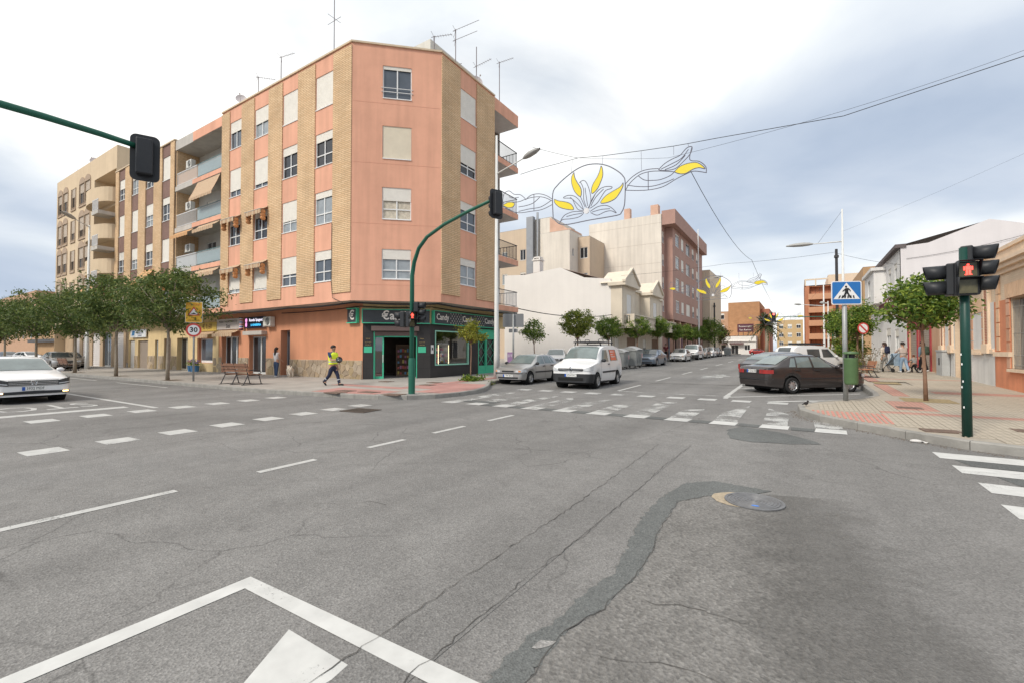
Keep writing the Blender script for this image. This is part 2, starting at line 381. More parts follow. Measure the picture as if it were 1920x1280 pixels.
def sheet(name, pts, mat, lift=0.004, parent=road):
    """a thin sheet on the road; points are (x, y)"""
    m = MB(); P = [(x, y, gz(y) + lift) for x, y in pts]
    if min(p[1] for p in pts) < 12 < max(p[1] for p in pts):
        P = [(x, y, max(0.0, 0.0125 * (y - 12)) + lift + 0.0006) for x, y in pts]
    m.poly(P); return m.build(name, mat, parent)
def rect(name, x0, x1, y0, y1, mat, lift=0.004): return sheet(name, [(x0, y0), (x1, y0), (x1, y1), (x0, y1)], mat, lift)
def wobble(pts, amp, step, rnd):
    """ragged polyline through pts"""
    out = []
    for (x0, y0), (x1, y1) in zip(pts[:-1], pts[1:]):
        n = max(1, int(math.hypot(x1 - x0, y1 - y0) / step))
        for i in range(n):
            t = i / n; out.append((x0 + (x1 - x0) * t + rnd.uniform(-amp, amp), y0 + (y1 - y0) * t + rnd.uniform(-amp, amp)))
    out.append(pts[-1]); return out
rnd = random.Random(3)
def crack(pts, w, name='crack', mat=TAR, amp=0.018, step=0.07, lift=0.0075):
    c = wobble(pts, amp, step, rnd); m = MB(); rows = []
    for i, (x, y) in enumerate(c):
        a = c[max(i - 1, 0)]; b = c[min(i + 1, len(c) - 1)]; dx, dy = b[0] - a[0], b[1] - a[1]; l = math.hypot(dx, dy) or 1
        ww = w * rnd.uniform(0.1, .6); rows.append([(x - dy / l * ww, y + dx / l * ww, gz(y) + lift), (x + dy / l * ww, y - dx / l * ww, gz(y) + lift)])
    m.grid(rows); return m.build(name, mat, road)

# centre line dashes of the lane that runs into the side street
for (y0, y1) in [(1.0, 2.42), (3.38, 4.24), (5.24, 6.08), (6.86, 7.86), (8.78, 9.86), (-1.6, 0.1)]:
    rect('lane_dash', -6.29, -6.17, y0, y1, PAINT_W)
for i in range(9):
    y = 2.2 + 0.99 * i; x = -10.48 - 0.105 * i
    if i < 8: sheet('crossing_block', [(x - .27, y - .27), (x + .27, y - .25), (x + .25, y + .25), (x - .29, y + .23)], PAINT_W)
    x = -14.95 - 0.09 * i; y = 2.12 + 0.99 * i
    if i < 8: sheet('crossing_block', [(x - .3, y - .27), (x + .3, y - .25), (x + .28, y + .25), (x - .32, y + .23)], PAINT_W)
for y in (1.2, 0.2, -0.8):
    sheet('crossing_block', [(-10.6, y - .25), (-10.1, y - .25), (-10.1, y + .25), (-10.6, y + .25)], PAINT_W)
    sheet('crossing_block', [(-15.2, y - .25), (-14.6, y - .25), (-14.6, y + .25), (-15.2, y + .25)], PAINT_W)
rect('stop_line', -16.95, -16.5, -1.0, 5.2, PAINT_W)
rect('lane_line', -40.0, -15.75, 5.52, 5.66, PAINT_W)
rect('lane_line', -30.0, -24.0, 8.85, 8.97, PAINT_W)
rect('lane_line', -44.0, -33.0, 8.85, 8.97, PAINT_W)
stop = text_obj('STOP', 1.0, PAINT_W, road, Matrix.Translation((-18.6, 3.6, 0.006)) @ Matrix.Rotation(-math.pi / 2, 4, 'Z') @ Matrix.Diagonal((1.15, 2.2, 1, 1)), name='stop_lettering', ext=0.0)
# lane box and arrow at our feet
sheet('lane_line', [(-3.42, -3), (-3.28, -3), (-3.27, 1.69), (-3.405, 1.80)], PAINT)
sheet('lane_line', [(-3.405, 1.80), (-3.27, 1.69), (-0.9, 1.71), (-0.9, 1.85)], PAINT)
sheet('arrow_marking', [(-2.57, 1.585), (-2.02, 1.575), (-2.0, 1.46), (-2.1, 0.6), (-2.3, 0.6), (-2.34, 1.2)], PAINT)
# zebra in front of the raised pavement
for i in range(8):
    y = 9.95 - 1.0 * i; rect('crossing_stripe', 1.80 + .03 * (i % 3), 5.9, y - .5, y, PAINT)
    if i < 3: sheet('asphalt_patch', [(2.05 + .2 * i, y - .94), (3.2, y - .98), (2.95, y - .53), (1.95 + .2 * i, y - .52)], ASPH_DK)
# raised crossing over the side street: front row of blocks with dark gaps, rear row of dashes
for i in range(11):
    x = -9.75 + i * 1.0
    wear = PAINT if i > 7 else PAINT_W
    sheet('crossing_block', [(x - .02, 11.08), (x + .52, 11.08), (x + .54, 11.62), (x + .02, 11.62)], wear, 0.008)
    if 0 < i < 10: sheet('asphalt_patch', wobble([(x + .56, 11.1), (x + .97, 11.1), (x + .98, 11.5), (x + .58, 11.52), (x + .56, 11.1)], .012, .12, rnd)[:-1], ASPH_DK, 0.007)
    sheet('crossing_stripe', [(x, 11.66), (x + .5, 11.66), (x + .5, 13.6 if i % 2 else 14.9), (x, 13.2 if i % 3 else 14.6)], PAINT_VW, 0.006)
    sheet('crossing_block', [(x - .12, 15.8), (x + .42, 15.8), (x + .44, 16.3), (x - .1, 16.3)], PAINT_W if i != 4 else PAINT_VW, 0.006)
# side street markings
for (y0, y1) in [(17.4, 20.4), (23, 26), (29, 32), (35, 38), (42, 46), (50, 54), (59, 63)]: rect('lane_dash', -6.15, -6.03, y0, y1, PAINT_W, .006)
rect('give_way_line', -6.0, -2.4, 17.2, 17.4, PAINT_VW, .006)
sheet('arrow_marking', [(-4.6, 25.5), (-3.6, 25.5), (-3.6, 27.5), (-3.1, 27.5), (-4.1, 30.5), (-5.1, 27.5), (-4.6, 27.5)], PAINT_VW, .006)
sheet('lane_line', [(-2.2, 16.6), (-2.05, 16.6), (-2.05, 17.6), (-2.2, 17.6)], PAINT_W, .006)
for k in range(8):                                   # angled parking bays
    y = 17.0 + 3.5 * k; sheet('bay_line', [(-2.2, y - .1), (1.8, y + 3.3), (1.8, y + 3.5), (-2.2, y + .1)], PAINT_W, .006)
rect('bay_line', -2.25, -2.1, 17.0, 45.0, PAINT_W, .0065)
for k, (xa, xb) in enumerate([(-.4, .5), (.5, 1.3), (1.2, 1.75)]):
    sheet('hatch_stripe', [(xa - .55, 16.4 + k * .5), (xa - .2, 16.4 + k * .5), (xb + .55, 17.6 + k * .75), (xb + .2, 17.6 + k * .75)], PAINT, .0075)
for k in range(6): rect('bay_line', -12.2, -10.3, 23.5 + 5.6 * k, 23.65 + 5.6 * k, PAINT_W, .006)
sheet('asphalt_seam', wobble([(-6.0, 21.6), (-1.6, 22.2)], .03, .3, rnd) + [(-1.6, 22.28), (-6.0, 21.7)], TAR, .0065)
# the coarse old surface and the smooth dark band that borders it
west = [(-1.34, 1.55), (-1.34, 1.86), (-1.35, 2.08), (-1.34, 2.3), (-1.27, 2.54), (-1.26, 2.92), (-1.18, 3.23), (-1.2, 3.45), (-1.27, 3.95), (-1.34, 4.42), (-1.34, 5.18), (-1.22, 5.98), (-0.95, 6.25), (-0.3, 6.15)]
east = [(-0.45, 5.95), (-0.88, 5.60), (-1.14, 5.20), (-1.12, 4.32), (-1.04, 3.83), (-1.03, 3.31), (-1.08, 2.79), (-1.18, 2.46), (-1.17, 2.05), (-1.15, 1.5)]
far_w = [(-1.3, 1.2), (-1.33, 1.55)]
sheet('coarse_patch', wobble([(-1.12, -2.0), (-1.15, 1.5)] + list(reversed(east)) + [(0.3, 6.2), (1.2, 6.0), (1.9, 4.0), (2.3, 1.5), (2.6, -2.0)], .018, .09, rnd), ASPH_CO, .004)
sheet('dark_band', wobble([(-1.36, -2.0)] + west, .022, .035, rnd) + wobble(east + [(-1.1, -2.0)], .016, .04, rnd), ASPH_DK, .0055)
crack(list(reversed(east)) , 0.007)
# trench between two long seams
sheet('trench', [(-2.06, -2), (-1.67, -2), (-1.66, 4), (-1.62, 8.3), (-2.12, 8.3), (-2.06, 4)], ASPH_MID, .003)
crack([(-2.08, -2), (-2.07, 3.2), (-2.05, 4.5), (-2.11, 6.9), (-2.13, 8.2)], 0.008); crack([(-1.68, -2), (-1.69, 2.9), (-1.64, 3.9), (-1.66, 7.0), (-1.62, 8.4)], 0.006)
crack([(-1.3, 8.4), (0.6, 8.9), (1.9, 8.6), (3.5, 9.0)], 0.006); crack([(-5.6, 4.2), (-3.2, 6.2), (-2.4, 8.6), (-2.2, 10.9)], 0.005); crack([(-9, 10.3), (-5, 9.9), (-1.2, 9.5)], .005)
crack([(-0.9, 3.0), (-0.55, 3.12), (-.2, 3.1)], .006, amp=.03); crack([(-.95, 2.35), (-.5, 2.5), (.1, 2.48)], .005, amp=.03)
crack([(-4.4, 3.0), (-4.0, 3.35), (-3.75, 3.4)], .007, amp=.04)
sheet('asphalt_patch', wobble([(-1.29, 10.4), (-1.1, 11.05), (-.4, 10.7), (.15, 10.1), (.32, 9.7), (-.18, 9.42), (-.75, 9.3), (-1.15, 9.45), (-1.29, 10.4)], .03, .15, rnd)[:-1], ASPH_DK, .005)
sheet('asphalt_chip', wobble([(-1.27, 2.20), (-1.2, 2.26), (-1.18, 2.33), (-1.26, 2.30), (-1.27, 2.20)], .006, .03, rnd)[:-1], asphalt('asphalt_pale', .30, 1.0), .008)
rect('asphalt_patch', -9.3, -8.1, 11.64, 12.1, ASPH_DK, .009)

# manhole and drain
def manhole(x, y):
    t = thing('manhole_cover', 'round ribbed steel manhole cover set in the coarse dark asphalt', 'manhole', (x, y, 0.006))
    m = MB()
    prof = [(0.36, 0.0), (0.36, 0.012), (0.325, 0.012), (0.322, 0.006), (0.305, 0.006), (0.302, 0.012)]
    for k in range(7):
        r = 0.285 - k * 0.04; prof += [(r, 0.012), (r - .004, 0.007), (r - .018, 0.007), (r - .022, 0.012)]
    prof += [(0.0005, 0.012)]
    t.scale = (.82, .82, 1)
    m.lathe(prof, 40); m.build('lid', M('cast_steel', (0.17, 0.17, 0.175), 0.55, 0.3, 8, 0.25), t)
    m = MB(); a = [(0.36 * math.cos(q), 0.36 * math.sin(q), 0.002) for q in [R(d) for d in range(120, 251, 10)]]
    b = [((0.36 + .16 * math.sin((q - R(120)) / R(130) * math.pi) * rnd.uniform(.85, 1.05)) * math.cos(q), (0.36 + .13 * math.sin((q - R(120)) / R(130) * math.pi)) * math.sin(q), 0.002) for q in [R(d) for d in range(120, 251, 10)]]
    m.grid([a, b]); m.build('concrete_collar', M('sandy_concrete', (0.40, 0.33, 0.24), 0.95, 0.25, 14, bump=.5, bs=80), t)
    m = MB(); m.poly([(x0 * .05 + .03, y0 * .03 - .22, 0.0145) for x0, y0 in [(-1, -.6), (.2, -1), (1, -.2), (.5, .9), (-.7, .7)]]); m.build('paint_mark', M('blue_spray', (0.08, 0.22, 0.62), .6), t)
manhole(-0.44, 5.62)
def grate(x, y, rz):
    t = thing('drain_grate', 'dark iron drain grate in the road before the corner kerb', 'drain', (x, y, 0.006), rz)
    m = MB(); m.box(-.42, .42, -.36, -.31, 0, .012).box(-.42, .42, .31, .36, 0, .012).box(-.42, -.37, -.31, .31, 0, .012).box(.37, .42, -.31, .31, 0, .012); m.build('frame', M('rusty_iron', (.10, .08, .065), .8, .3, 10), t)
    m = MB(); m.box(-.37, .37, -.31, .31, -.001, .001); m.build('pit', TAR, t)
    for i in range(9):
        b = MB(); b.box(-.36 + i * .082, -.32 + i * .082, -.31, .31, .002, .011); b.build('bar', MATS['rusty_iron'], t)
grate(-10.25, 8.35, 0.15)

# ------------------------------------------------------------------ pavements and kerbs
def zl(y): return gz(y) + 0.15
def zr(y): return gz(y) + 0.15 + 0.005 * max(0.0, min(y, 36.0) - 11.0)
KERB = M('kerb_concrete', (0.28, 0.27, 0.25), 0.9, 0.22, 3, bump=.3, bs=30)
PAVE_L = brick_mat('grey_paving', (0.39, 0.36, 0.33), (0.43, 0.40, 0.365), (0.33, 0.31, 0.28), 0.4, 0.4, .85, .012, 'xy', .2, 0.0)
PAVE_RED = brick_mat('red_paving_tile', (0.46, 0.235, 0.21), (0.50, 0.27, 0.24), (0.42, 0.30, 0.27), 0.2, 0.2, .85, .008, 'xy', .2, 0.0)
BED = M('paving_bed', (0.36, 0.32, 0.265), .95, .15, 6)
left_path = [(-76, 9.75), (-18, 9.75), (-15.6, 10.0), (-13.2, 10.3), (-11.95, 10.6), (-11.2, 11.0), (-10.75, 11.6), (-10.58, 12.1), (-10.35, 13), (-10.4, 14), (-10.75, 15), (-11.3, 16), (-12, 17), (-12.4, 17.8), (-12.4, 95)]
right_path = [(2.0, 72), (2.0, 18.2), (1.7, 17.4), (1.2, 16.6), (.5, 15.7), (.1, 15.1), (-.1, 14.5), (-.05, 13.7), (.2, 12.9), (.6, 12.35), (1.1, 11.8), (1.7, 11.1), (2.3, 10.5), (2.9, 10.15), (4, 10.0), (14, 10.0)]
def pavement(name, path, far, zf, mat, label):
    rows = []
    pts = [p for p in path]
    ys = sorted(pts, key=lambda p: p[1])
    m = MB(); L_ = []
    for x, y in ys:
        L_.append((x + (0.1 if far > 0 else -0.1), y + (0.0 if y > 10.4 else 0.09)))
    if far < 0: L_ = [(p[0] if p[0] > -70 else -330, p[1]) for p in L_]; L_ = L_[1:] + [(-12.5, 400)]
    else: L_ = L_[1:] + [(2.1, 400)]
    if far < 0: L_.insert(0, (-18.1, 9.84))
    rows = []
    for x, y in sorted(L_, key=lambda p: p[1]):
        rows.append([(far, y, zf(y)), (x, y, zf(y))])
    m.grid(rows); o = m.build(name, mat); o['kind'] = 'structure'; tag(o, label, 'pavement'); return o
pave_l = pavement('pavement', left_path, -330.0, zl, PAVE_L, 'grey tiled pavement round the corner block, red at the crossing')
pave_r = pavement('pavement', right_path, 120.0, zr, BED, 'raised tiled pavement beside the ochre houses')
def resample(path, step):
    out = [path[0]]; acc = 0.0
    for (x0, y0), (x1, y1) in zip(path[:-1], path[1:]):
        d = math.hypot(x1 - x0, y1 - y0); p = step - acc
        while p <= d:
            out.append((x0 + (x1 - x0) * p / d, y0 + (y1 - y0) * p / d)); p += step
        acc = (acc + d) % step
    return out
def kerbs(path, parent, zf, side):
    P = resample(path, 1.0)
    for i in range(len(P) - 1):
        a, b = P[i], P[i + 1]
        def off(k, w):
            p = P[max(k - 1, 0)]; q = P[min(k + 1, len(P) - 1)]; dx, dy = q[0] - p[0], q[1] - p[1]; l = math.hypot(dx, dy) or 1
            return (P[k][0] - dy / l * w * side, P[k][1] + dx / l * w * side)
        def lerp(p, q, t): return (p[0] + (q[0] - p[0]) * t, p[1] + (q[1] - p[1]) * t)
        a2, b2 = off(i, .14), off(i + 1, .14); t = .006
        q = [lerp(a, b, t), lerp(a, b, 1 - t), lerp(a2, b2, 1 - t), lerp(a2, b2, t)]
        m = MB(); ch = .02
        o_in = lerp(q[0], q[3], ch / .14), lerp(q[1], q[2], ch / .14)
        top = [zf(p[1]) + .005 for p in q]
        vs = [(q[0][0], q[0][1], gz(q[0][1]) - .05), (q[1][0], q[1][1], gz(q[1][1]) - .05), (q[2][0], q[2][1], gz(q[2][1]) - .05), (q[3][0], q[3][1], gz(q[3][1]) - .05),
              (q[0][0], q[0][1], top[0] - ch), (q[1][0], q[1][1], top[1] - ch), (o_in[1][0], o_in[1][1], top[1]), (q[2][0], q[2][1], top[2]), (q[3][0], q[3][1], top[3]), (o_in[0][0], o_in[0][1], top[0])]
        m.add(vs, [(0, 1, 5, 4), (4, 5, 6, 9), (9, 6, 7, 8), (2, 3, 8, 7), (1, 2, 7, 6, 5), (3, 0, 4, 9, 8)])
        m.build('kerb_stone', KERB, parent)
kerbs(left_path, pave_l, zl, 1); kerbs(right_path, pave_r, zr, 1)
def psheet(name, pts, mat, parent, zf, lift=.004):
    m = MB(); m.poly([(x, y, zf(y) + lift) for x, y in pts]); return m.build(name, mat, parent)
# red paving at the corner crossing
def red_l(pts, lift=.004):
    m = MB(); m.poly([(x, y, .154 + max(0, .0125 * (y - 12))) for x, y in pts]); return m.build('red_paving', PAVE_RED, pave_l)
red_l([(-15.3, 10.2), (-13.3, 10.45), (-12.4, 10.65), (-12.4, 11.95), (-15.9, 11.95)])
red_l([(-12.0, 12.05), (-10.72, 12.2), (-10.5, 13), (-10.55, 14), (-10.9, 15), (-11.45, 15.95), (-13.1, 15.95), (-13.1, 13.2), (-12.0, 13.2)])
red_l([(-17.5, 12.6), (-13.15, 12.6), (-13.15, 13.2), (-17.5, 13.2)])
red_l([(-13.8, 13.25), (-13.15, 13.25), (-13.15, 24), (-13.8, 24)])
COVER = M('rusty_cover', (.17, .12, .095), .8, .3, 9, bump=.3, bs=60)
def cover(x, y, w, d, rz, zf, label):
    t = MB(); t.box(-w / 2, w / 2, -d / 2, d / 2, -.02, .006)
    for k in range(4): t.box(-w / 2 + .06, w / 2 - .06, -d / 2 + .06 + k * (d - .12) / 4, -d / 2 + .09 + k * (d - .12) / 4, .006, .009)
    o = t.build('service_cover', COVER); o.location = (x, y, zf(y) + .014); o.rotation_euler = (0, 0, rz); tag(o, label, 'cover', 'pavement service covers')
cover(-14.06, 10.35, .75, .45, 0, zl, 'brown cover on red paving nearest the kerb, left of its pair')
cover(-14.35, 11.0, .7, .45, 0, zl, 'brown cover on red paving just behind the one at the kerb')
cover(-13.17, 11.1, .75, .45, 0, zl, 'brown cover on red paving between the green mast and the other covers')
cover(-11.75, 10.95, .7, .5, .2, zl, 'brown cover on grey paving just in front of the green mast')
cover(-14.1, 15.6, .6, .45, 0, zl, 'dark cover farthest from the kerb, before the shop window')
cover(-13.5, 14.5, .6, .45, 0, zl, 'dark cover on the red paving before the shop window')
cover(-16.6, 15.0, .6, .45, 0, zl, 'dark cover just before the shop door')
cover(2.2, 11.42, .55, .36, .12, zr, 'brown cover beside the green signal post on the tiled pavement')
cover(2.3, 15.0, .5, .42, 0, zr, 'grey brown cover on the tiles between litter bin and near tree')
cover(3.62, 12.2, .55, .4, .05, zr, 'brown cover at the edge of the picture, behind the green signal post')

# tiles of the raised pavement
TILE = brick_mat('grooved_tile', (0.46, 0.405, 0.325), (0.50, 0.44, 0.36), (0.33, 0.29, 0.235), 0.1, 0.1, .85, .012, 'xy', .5, 0.0)
TILE_R = brick_mat('grooved_tile_red', (0.50, 0.27, 0.215), (0.54, 0.30, 0.24), (0.36, 0.22, 0.18), 0.1, 0.1, .85, .012, 'xy', .5, 0.0)
bed_poly = [(x, y) for x, y in right_path]
pits = [(2.4, 3.65, 16.55, 17.75), (2.45, 3.4, 22.9, 24.0), (2.45, 3.4, 31.0, 32.0)]
def tile_mesh(nm, mat, s=.197, h=.03):
    m = MB(); b = .006
    m.add([(-s, -s, -h), (s, -s, -h), (s, s, -h), (-s, s, -h), (-s, -s, -b), (s, -s, -b), (s, s, -b), (-s, s, -b), (-s + b, -s + b, 0), (s - b, -s + b, 0), (s - b, s - b, 0), (-s + b, s - b, 0)],
          [(0, 1, 5, 4), (1, 2, 6, 5), (2, 3, 7, 6), (3, 0, 4, 7), (4, 5, 9, 8), (5, 6, 10, 9), (6, 7, 11, 10), (7, 4, 8, 11), (8, 9, 10, 11)])
    return m.mesh(nm, mat)
TM_G = tile_mesh('tile', TILE); TM_R = tile_mesh('tile', TILE_R)
inside = [(p[0] + 0.0, p[1]) for p in [(2.16, 40)] + [(2.16, 18.1), (1.86, 17.35), (1.35, 16.5), (.62, 15.6), (.25, 15.05), (.06, 14.5), (.11, 13.75), (.34, 13.0), (.72, 12.45), (1.22, 11.9), (1.8, 11.22), (2.4, 10.62), (2.95, 10.3), (4, 10.16), (7.2, 10.16), (7.2, 40)]]
cells = []
for i in range(0, 15):
    for j in range(0, 66):
        x = .2 + i * .4; y = 10.3 + j * .4
        if x > 6.0 and y > 15: continue
        c = [(x - .2, y - .2), (x + .2, y - .2), (x + .2, y + .2), (x - .2, y + .2)]
        if not all(in_poly(a, b, inside) for a, b in c): continue
        if any(x > p[0] - .2 and x < p[1] + .2 and y > p[2] - .2 and y < p[3] + .2 for p in pits): continue
        if .1 < x < 1.65 and y < 13.55: continue
        red = (13.5 < y < 14.3 and x > 1.5) or (2.1 < x < 2.7 and y > 14.4) or (19.3 < y < 20.1 and x > 3.5) or (25.5 < y < 26.3 and x > 3)
        cells.append((x, y, red))
# what the camera sees largest first
cells.sort(key=lambda c: math.hypot(c[0], c[1]))
slope = math.atan(0.0175)
rest = [MB(), MB()]
for k, (x, y, red) in enumerate(cells):
    z = zr(y) + .012 + rnd.uniform(-.0015, .0015)
    if k < 300:
        o = link_mesh('tile', TM_R if red else TM_G, pave_r); o.location = (x, y, z); o.rotation_euler = (slope if y > 12 else 0, 0, 0)
    else:
        s = .197; rest[red].add([(x - s, y - s, zr(y - s) + .012), (x + s, y - s, zr(y - s) + .012), (x + s, y + s, zr(y + s) + .012), (x - s, y + s, zr(y + s) + .012)], [(0, 1, 2, 3)])
o = rest[0].build('paving_tiles', TILE, pave_r); o['kind'] = 'stuff'
o = rest[1].build('paving_tiles', TILE_R, pave_r); o['kind'] = 'stuff'
# tactile ribs
ins = inside
for k in range(16):
    x = .14 + k * .095; ys = [12.0 + q * .02 for q in range(80)]
    ok = [y for y in ys if in_poly(x, y, ins) and y < 13.5]
    if not ok: continue
    m = MB(); z0 = zr(ok[0]); z1 = zr(13.5)
    for dx, lift in ((0, .012),):
        m.add([(x, ok[0], z0 + lift), (x + .05, ok[0], z0 + lift), (x + .05, 13.5, z1 + lift), (x, 13.5, z1 + lift), (x, ok[0], z0 - .01), (x + .05, ok[0], z0 - .01), (x + .05, 13.5, z1 - .01), (x, 13.5, z1 - .01)],
              [(0, 1, 2, 3), (4, 5, 1, 0), (5, 6, 2, 1), (7, 4, 0, 3)])
    m.build('tactile_rib', M('red_rib', (.50, .235, .19), .85, .15, 6), pave_r)
SOIL = M('tree_pit_soil', (0.30, 0.235, 0.13), .95, .35, 12, bump=.8, bs=25)
for (a, b, c, d) in pits: psheet('tree_pit', wobble([(a + .06, c + .06), (b - .06, c + .06), (b - .06, d - .06), (a + .06, d - .06), (a + .06, c + .06)], .015, .1, rnd)[:-1], SOIL, pave_r, zr, .004)
for (x, y) in [(-27.2, 10.35), (-34.3, 10.35), (-42.2, 10.35)]: psheet('tree_pit', [(x - .5, y - .35), (x + .5, y - .35), (x + .5, y + .35), (x - .5, y + .35)], M('dark_soil', (.13, .09, .06), .95, .3, 12), pave_l, zl, .005)

# ------------------------------------------------------------------ building kit
WHITE = M('white_frame', (0.78, 0.78, 0.77), .5, .06, 3)
SHUT = M('shutter_cream', (0.80, 0.765, 0.70), .6, .06, 2)
SHUT_Y = M('shutter_yellowed', (0.76, 0.68, 0.54), .6, .06, 2)
GLASS = M('window_glass', (0.085, 0.10, 0.12), .06, .25, .8, spec=.8)
GLASS_L = M('window_glass_curtain', (0.30, 0.33, 0.35), .12, .25, 2.5, spec=.7)
GLASS_D = M('window_dark', (0.025, 0.026, 0.03), .1, .2, 1.5, spec=.6)
CURT = M('curtain', (0.56, 0.50, 0.40), .6, .3, 7, spec=.5)
RAILW = M('rail_white', (0.74, 0.74, 0.74), .5, .05)
IRON = M('dark_iron', (0.045, 0.042, 0.045), .55, .1)
PINK = M('pink_render', (0.76, 0.40, 0.275), .88, .10, .5, streak=.12, bump=.15, bs=70)
PINK_LO = M('orange_render', (0.62, 0.285, 0.165), .88, .09, .9, streak=.08, bump=.12, bs=60)
YBRICK = brick_mat('yellow_brick', (0.80, 0.575, 0.355), (0.72, 0.49, 0.285), (0.50, 0.34, 0.205), .5, .095, .85, .017, bump=.7)
CONC = M('pale_concrete', (0.52, 0.49, 0.45), .9, .12, 1.2, streak=.12)
PARAPET = M('parapet_cap', (0.62, 0.50, 0.36), .85, .12, 2)

def walls(F, L, z0, z1, holes, depth=.14):
    """wall sheet in facade frame F with real rectangular openings and reveals"""
    m = MB(); xs = sorted({0, L, *[h[0] for h in holes], *[h[1] for h in holes]}); zs = sorted({z0, z1, *[h[2] for h in holes], *[h[3] for h in holes]})
    O, t, n = F
    def P(a, z, d=0): return (O[0] + t[0] * a + n[0] * d, O[1] + t[1] * a + n[1] * d, z)
    for a0, a1 in zip(xs[:-1], xs[1:]):
        for b0, b1 in zip(zs[:-1], zs[1:]):
            ca, cb = (a0 + a1) / 2, (b0 + b1) / 2
            if any(h[0] < ca < h[1] and h[2] < cb < h[3] for h in holes): continue
            m.add([P(a0, b0), P(a1, b0), P(a1, b1), P(a0, b1)], [(0, 1, 2, 3)])
    for h in holes:
        a0, a1, b0, b1 = h[:4]; d = -(h[4] if len(h) > 4 else depth)
        m.add([P(a0, b0), P(a1, b0), P(a1, b1), P(a0, b1), P(a0, b0, d), P(a1, b0, d), P(a1, b1, d), P(a0, b1, d)], [(0, 1, 5, 4), (1, 2, 6, 5), (2, 3, 7, 6), (3, 0, 4, 7)])
    return m
def slats(m, F, a0, a1, z0, z1, d, step=.06, dep=.012):
    n = max(2, int(round((z1 - z0) / step))); O, t, nn = F; rows = []
    for k in range(n):
        for q, e in ((0.0, dep), (.82, dep), (.86, 0), (.99, 0)):
            z = z1 - (k + q) * (z1 - z0) / n
            rows.append([(O[0] + t[0] * a + nn[0] * (d + e), O[1] + t[1] * a + nn[1] * (d + e), z) for a in (a0, a1)])
    m.grid(rows)
def window(root, F, a0, a1, z0, z1, shut=.3, glass=None, shmat=None, frame=None, transom=.34, depth=.14, mull=1, sill=True):
    """a window in a reveal: frame, panes, roller shutter, sill"""
    glass = glass or GLASS; frame = frame or WHITE; shmat = shmat or SHUT; w = .05
    m = MB(); di, do = -depth + .03, -depth + .09
    m.frame_box(F, a0, a0 + w, z0, z1, di, do).frame_box(F, a1 - w, a1, z0, z1, di, do).frame_box(F, a0 + w, a1 - w, z0, z0 + w, di, do).frame_box(F, a0 + w, a1 - w, z1 - w, z1, di, do)
    for k in range(mull):
        c = a0 + (a1 - a0) * (k + 1) / (mull + 1); m.frame_box(F, c - .03, c + .03, z0 + w, z1 - w, di, do - .002)
    zt = z0 + (z1 - z0) * transom
    if transom: m.frame_box(F, a0 + w, a1 - w, zt - .025, zt + .025, di, do - .004)
    o = m.build('window', frame, root, world=True)
    p = MB(); p.fquad(F, a0, a1, z0, z1, -depth + .045)
    q = p.build('pane', glass, o, world=False); shift(q, o)
    if shut > 0.02:
        s = MB(); slats(s, F, a0 + .012, a1 - .012, z1 - (z1 - z0) * shut, z1 - .001, -depth + .095, .055)
        shift(s.build('shutter', shmat, o), o)
    if sill:
        s = MB(); s.frame_box(F, a0 + .002, a1 - .002, z0 - .03, z0 + .012, -depth, .035); shift(s.build('sill', frame, o), o)
    return o
def shift(child, parent):
    org = parent_world(parent)
    child.data.transform(Matrix.Translation(-org)); return child
def rail(root, F, a0, a1, z0, h, d, mat, step=.11, bar=.011, name='railing', ends=(), toprail=None):
    """railing: rail object with every bar its own child"""
    m = MB(); m.frame_box(F, a0, a1, z0 + h - .04, z0 + h, d - .02, d + .02).frame_box(F, a0, a1, z0 + .06, z0 + .09, d - .012, d + .012)
    for e, dep in ends: m.frame_box(F, e - .015, e + .015, z0 + h - .04, z0 + h - .001, d - dep, d - .021).frame_box(F, e - .012, e + .012, z0 + .06, z0 + .088, d - dep, d - .013)
    o = m.build(name, toprail or mat, root, world=True)
    b = MB(); b.box(-bar, bar, -bar, bar, 0, h - .13); me = b.mesh('bar', mat); org = parent_world(o); n = int((a1 - a0) / step)
    O, t, nn = F
    pos = [(O[0] + t[0] * a + nn[0] * d, O[1] + t[1] * a + nn[1] * d) for a in [a0 + (a1 - a0) * (i + .5) / n for i in range(n)]]
    for e, dep in ends:
        k = int(dep / step)
        pos += [(O[0] + t[0] * e + nn[0] * (d - dep * (i + .5) / k), O[1] + t[1] * e + nn[1] * (d - dep * (i + .5) / k)) for i in range(k)]
    for x, y in pos:
        c = link_mesh('bar', me, o); c.location = (x - org[0], y - org[1], z0 + .09 - org[2])
    return o
STRIPE = None
def stripe_mat(name, c1, c2, w=.12):
    if name in MATS: return MATS[name]
    m = bpy.data.materials.new(name); m.use_nodes = True; MATS[name] = m
    nt = m.node_tree; N = nt.nodes; L = nt.links; b = N['Principled BSDF']; b.inputs['Roughness'].default_value = .85
    tc = N.new('ShaderNodeTexCoord'); sp = N.new('ShaderNodeSeparateXYZ'); L.new(tc.outputs['Object'], sp.inputs[0])
    a = N.new('ShaderNodeMath'); a.operation = 'DIVIDE'; L.new(sp.outputs[0], a.inputs[0]); a.inputs[1].default_value = w
    f = N.new('ShaderNodeMath'); f.operation = 'FRACT'; L.new(a.outputs[0], f.inputs[0])
    g = N.new('ShaderNodeMath'); g.operation = 'GREATER_THAN'; L.new(f.outputs[0], g.inputs[0]); g.inputs[1].default_value = .5
    mx = N.new('ShaderNodeMix'); mx.data_type = 'RGBA'; L.new(g.outputs[0], mx.inputs[0]); mx.inputs['A'].default_value = (*c1, 1); mx.inputs['B'].default_value = (*c2, 1)
    L.new(mx.outputs['Result'], b.inputs['Base Color']); return m
AWN = stripe_mat('awning_stripe', (.62, .52, .36), (.36, .17, .09), .16)
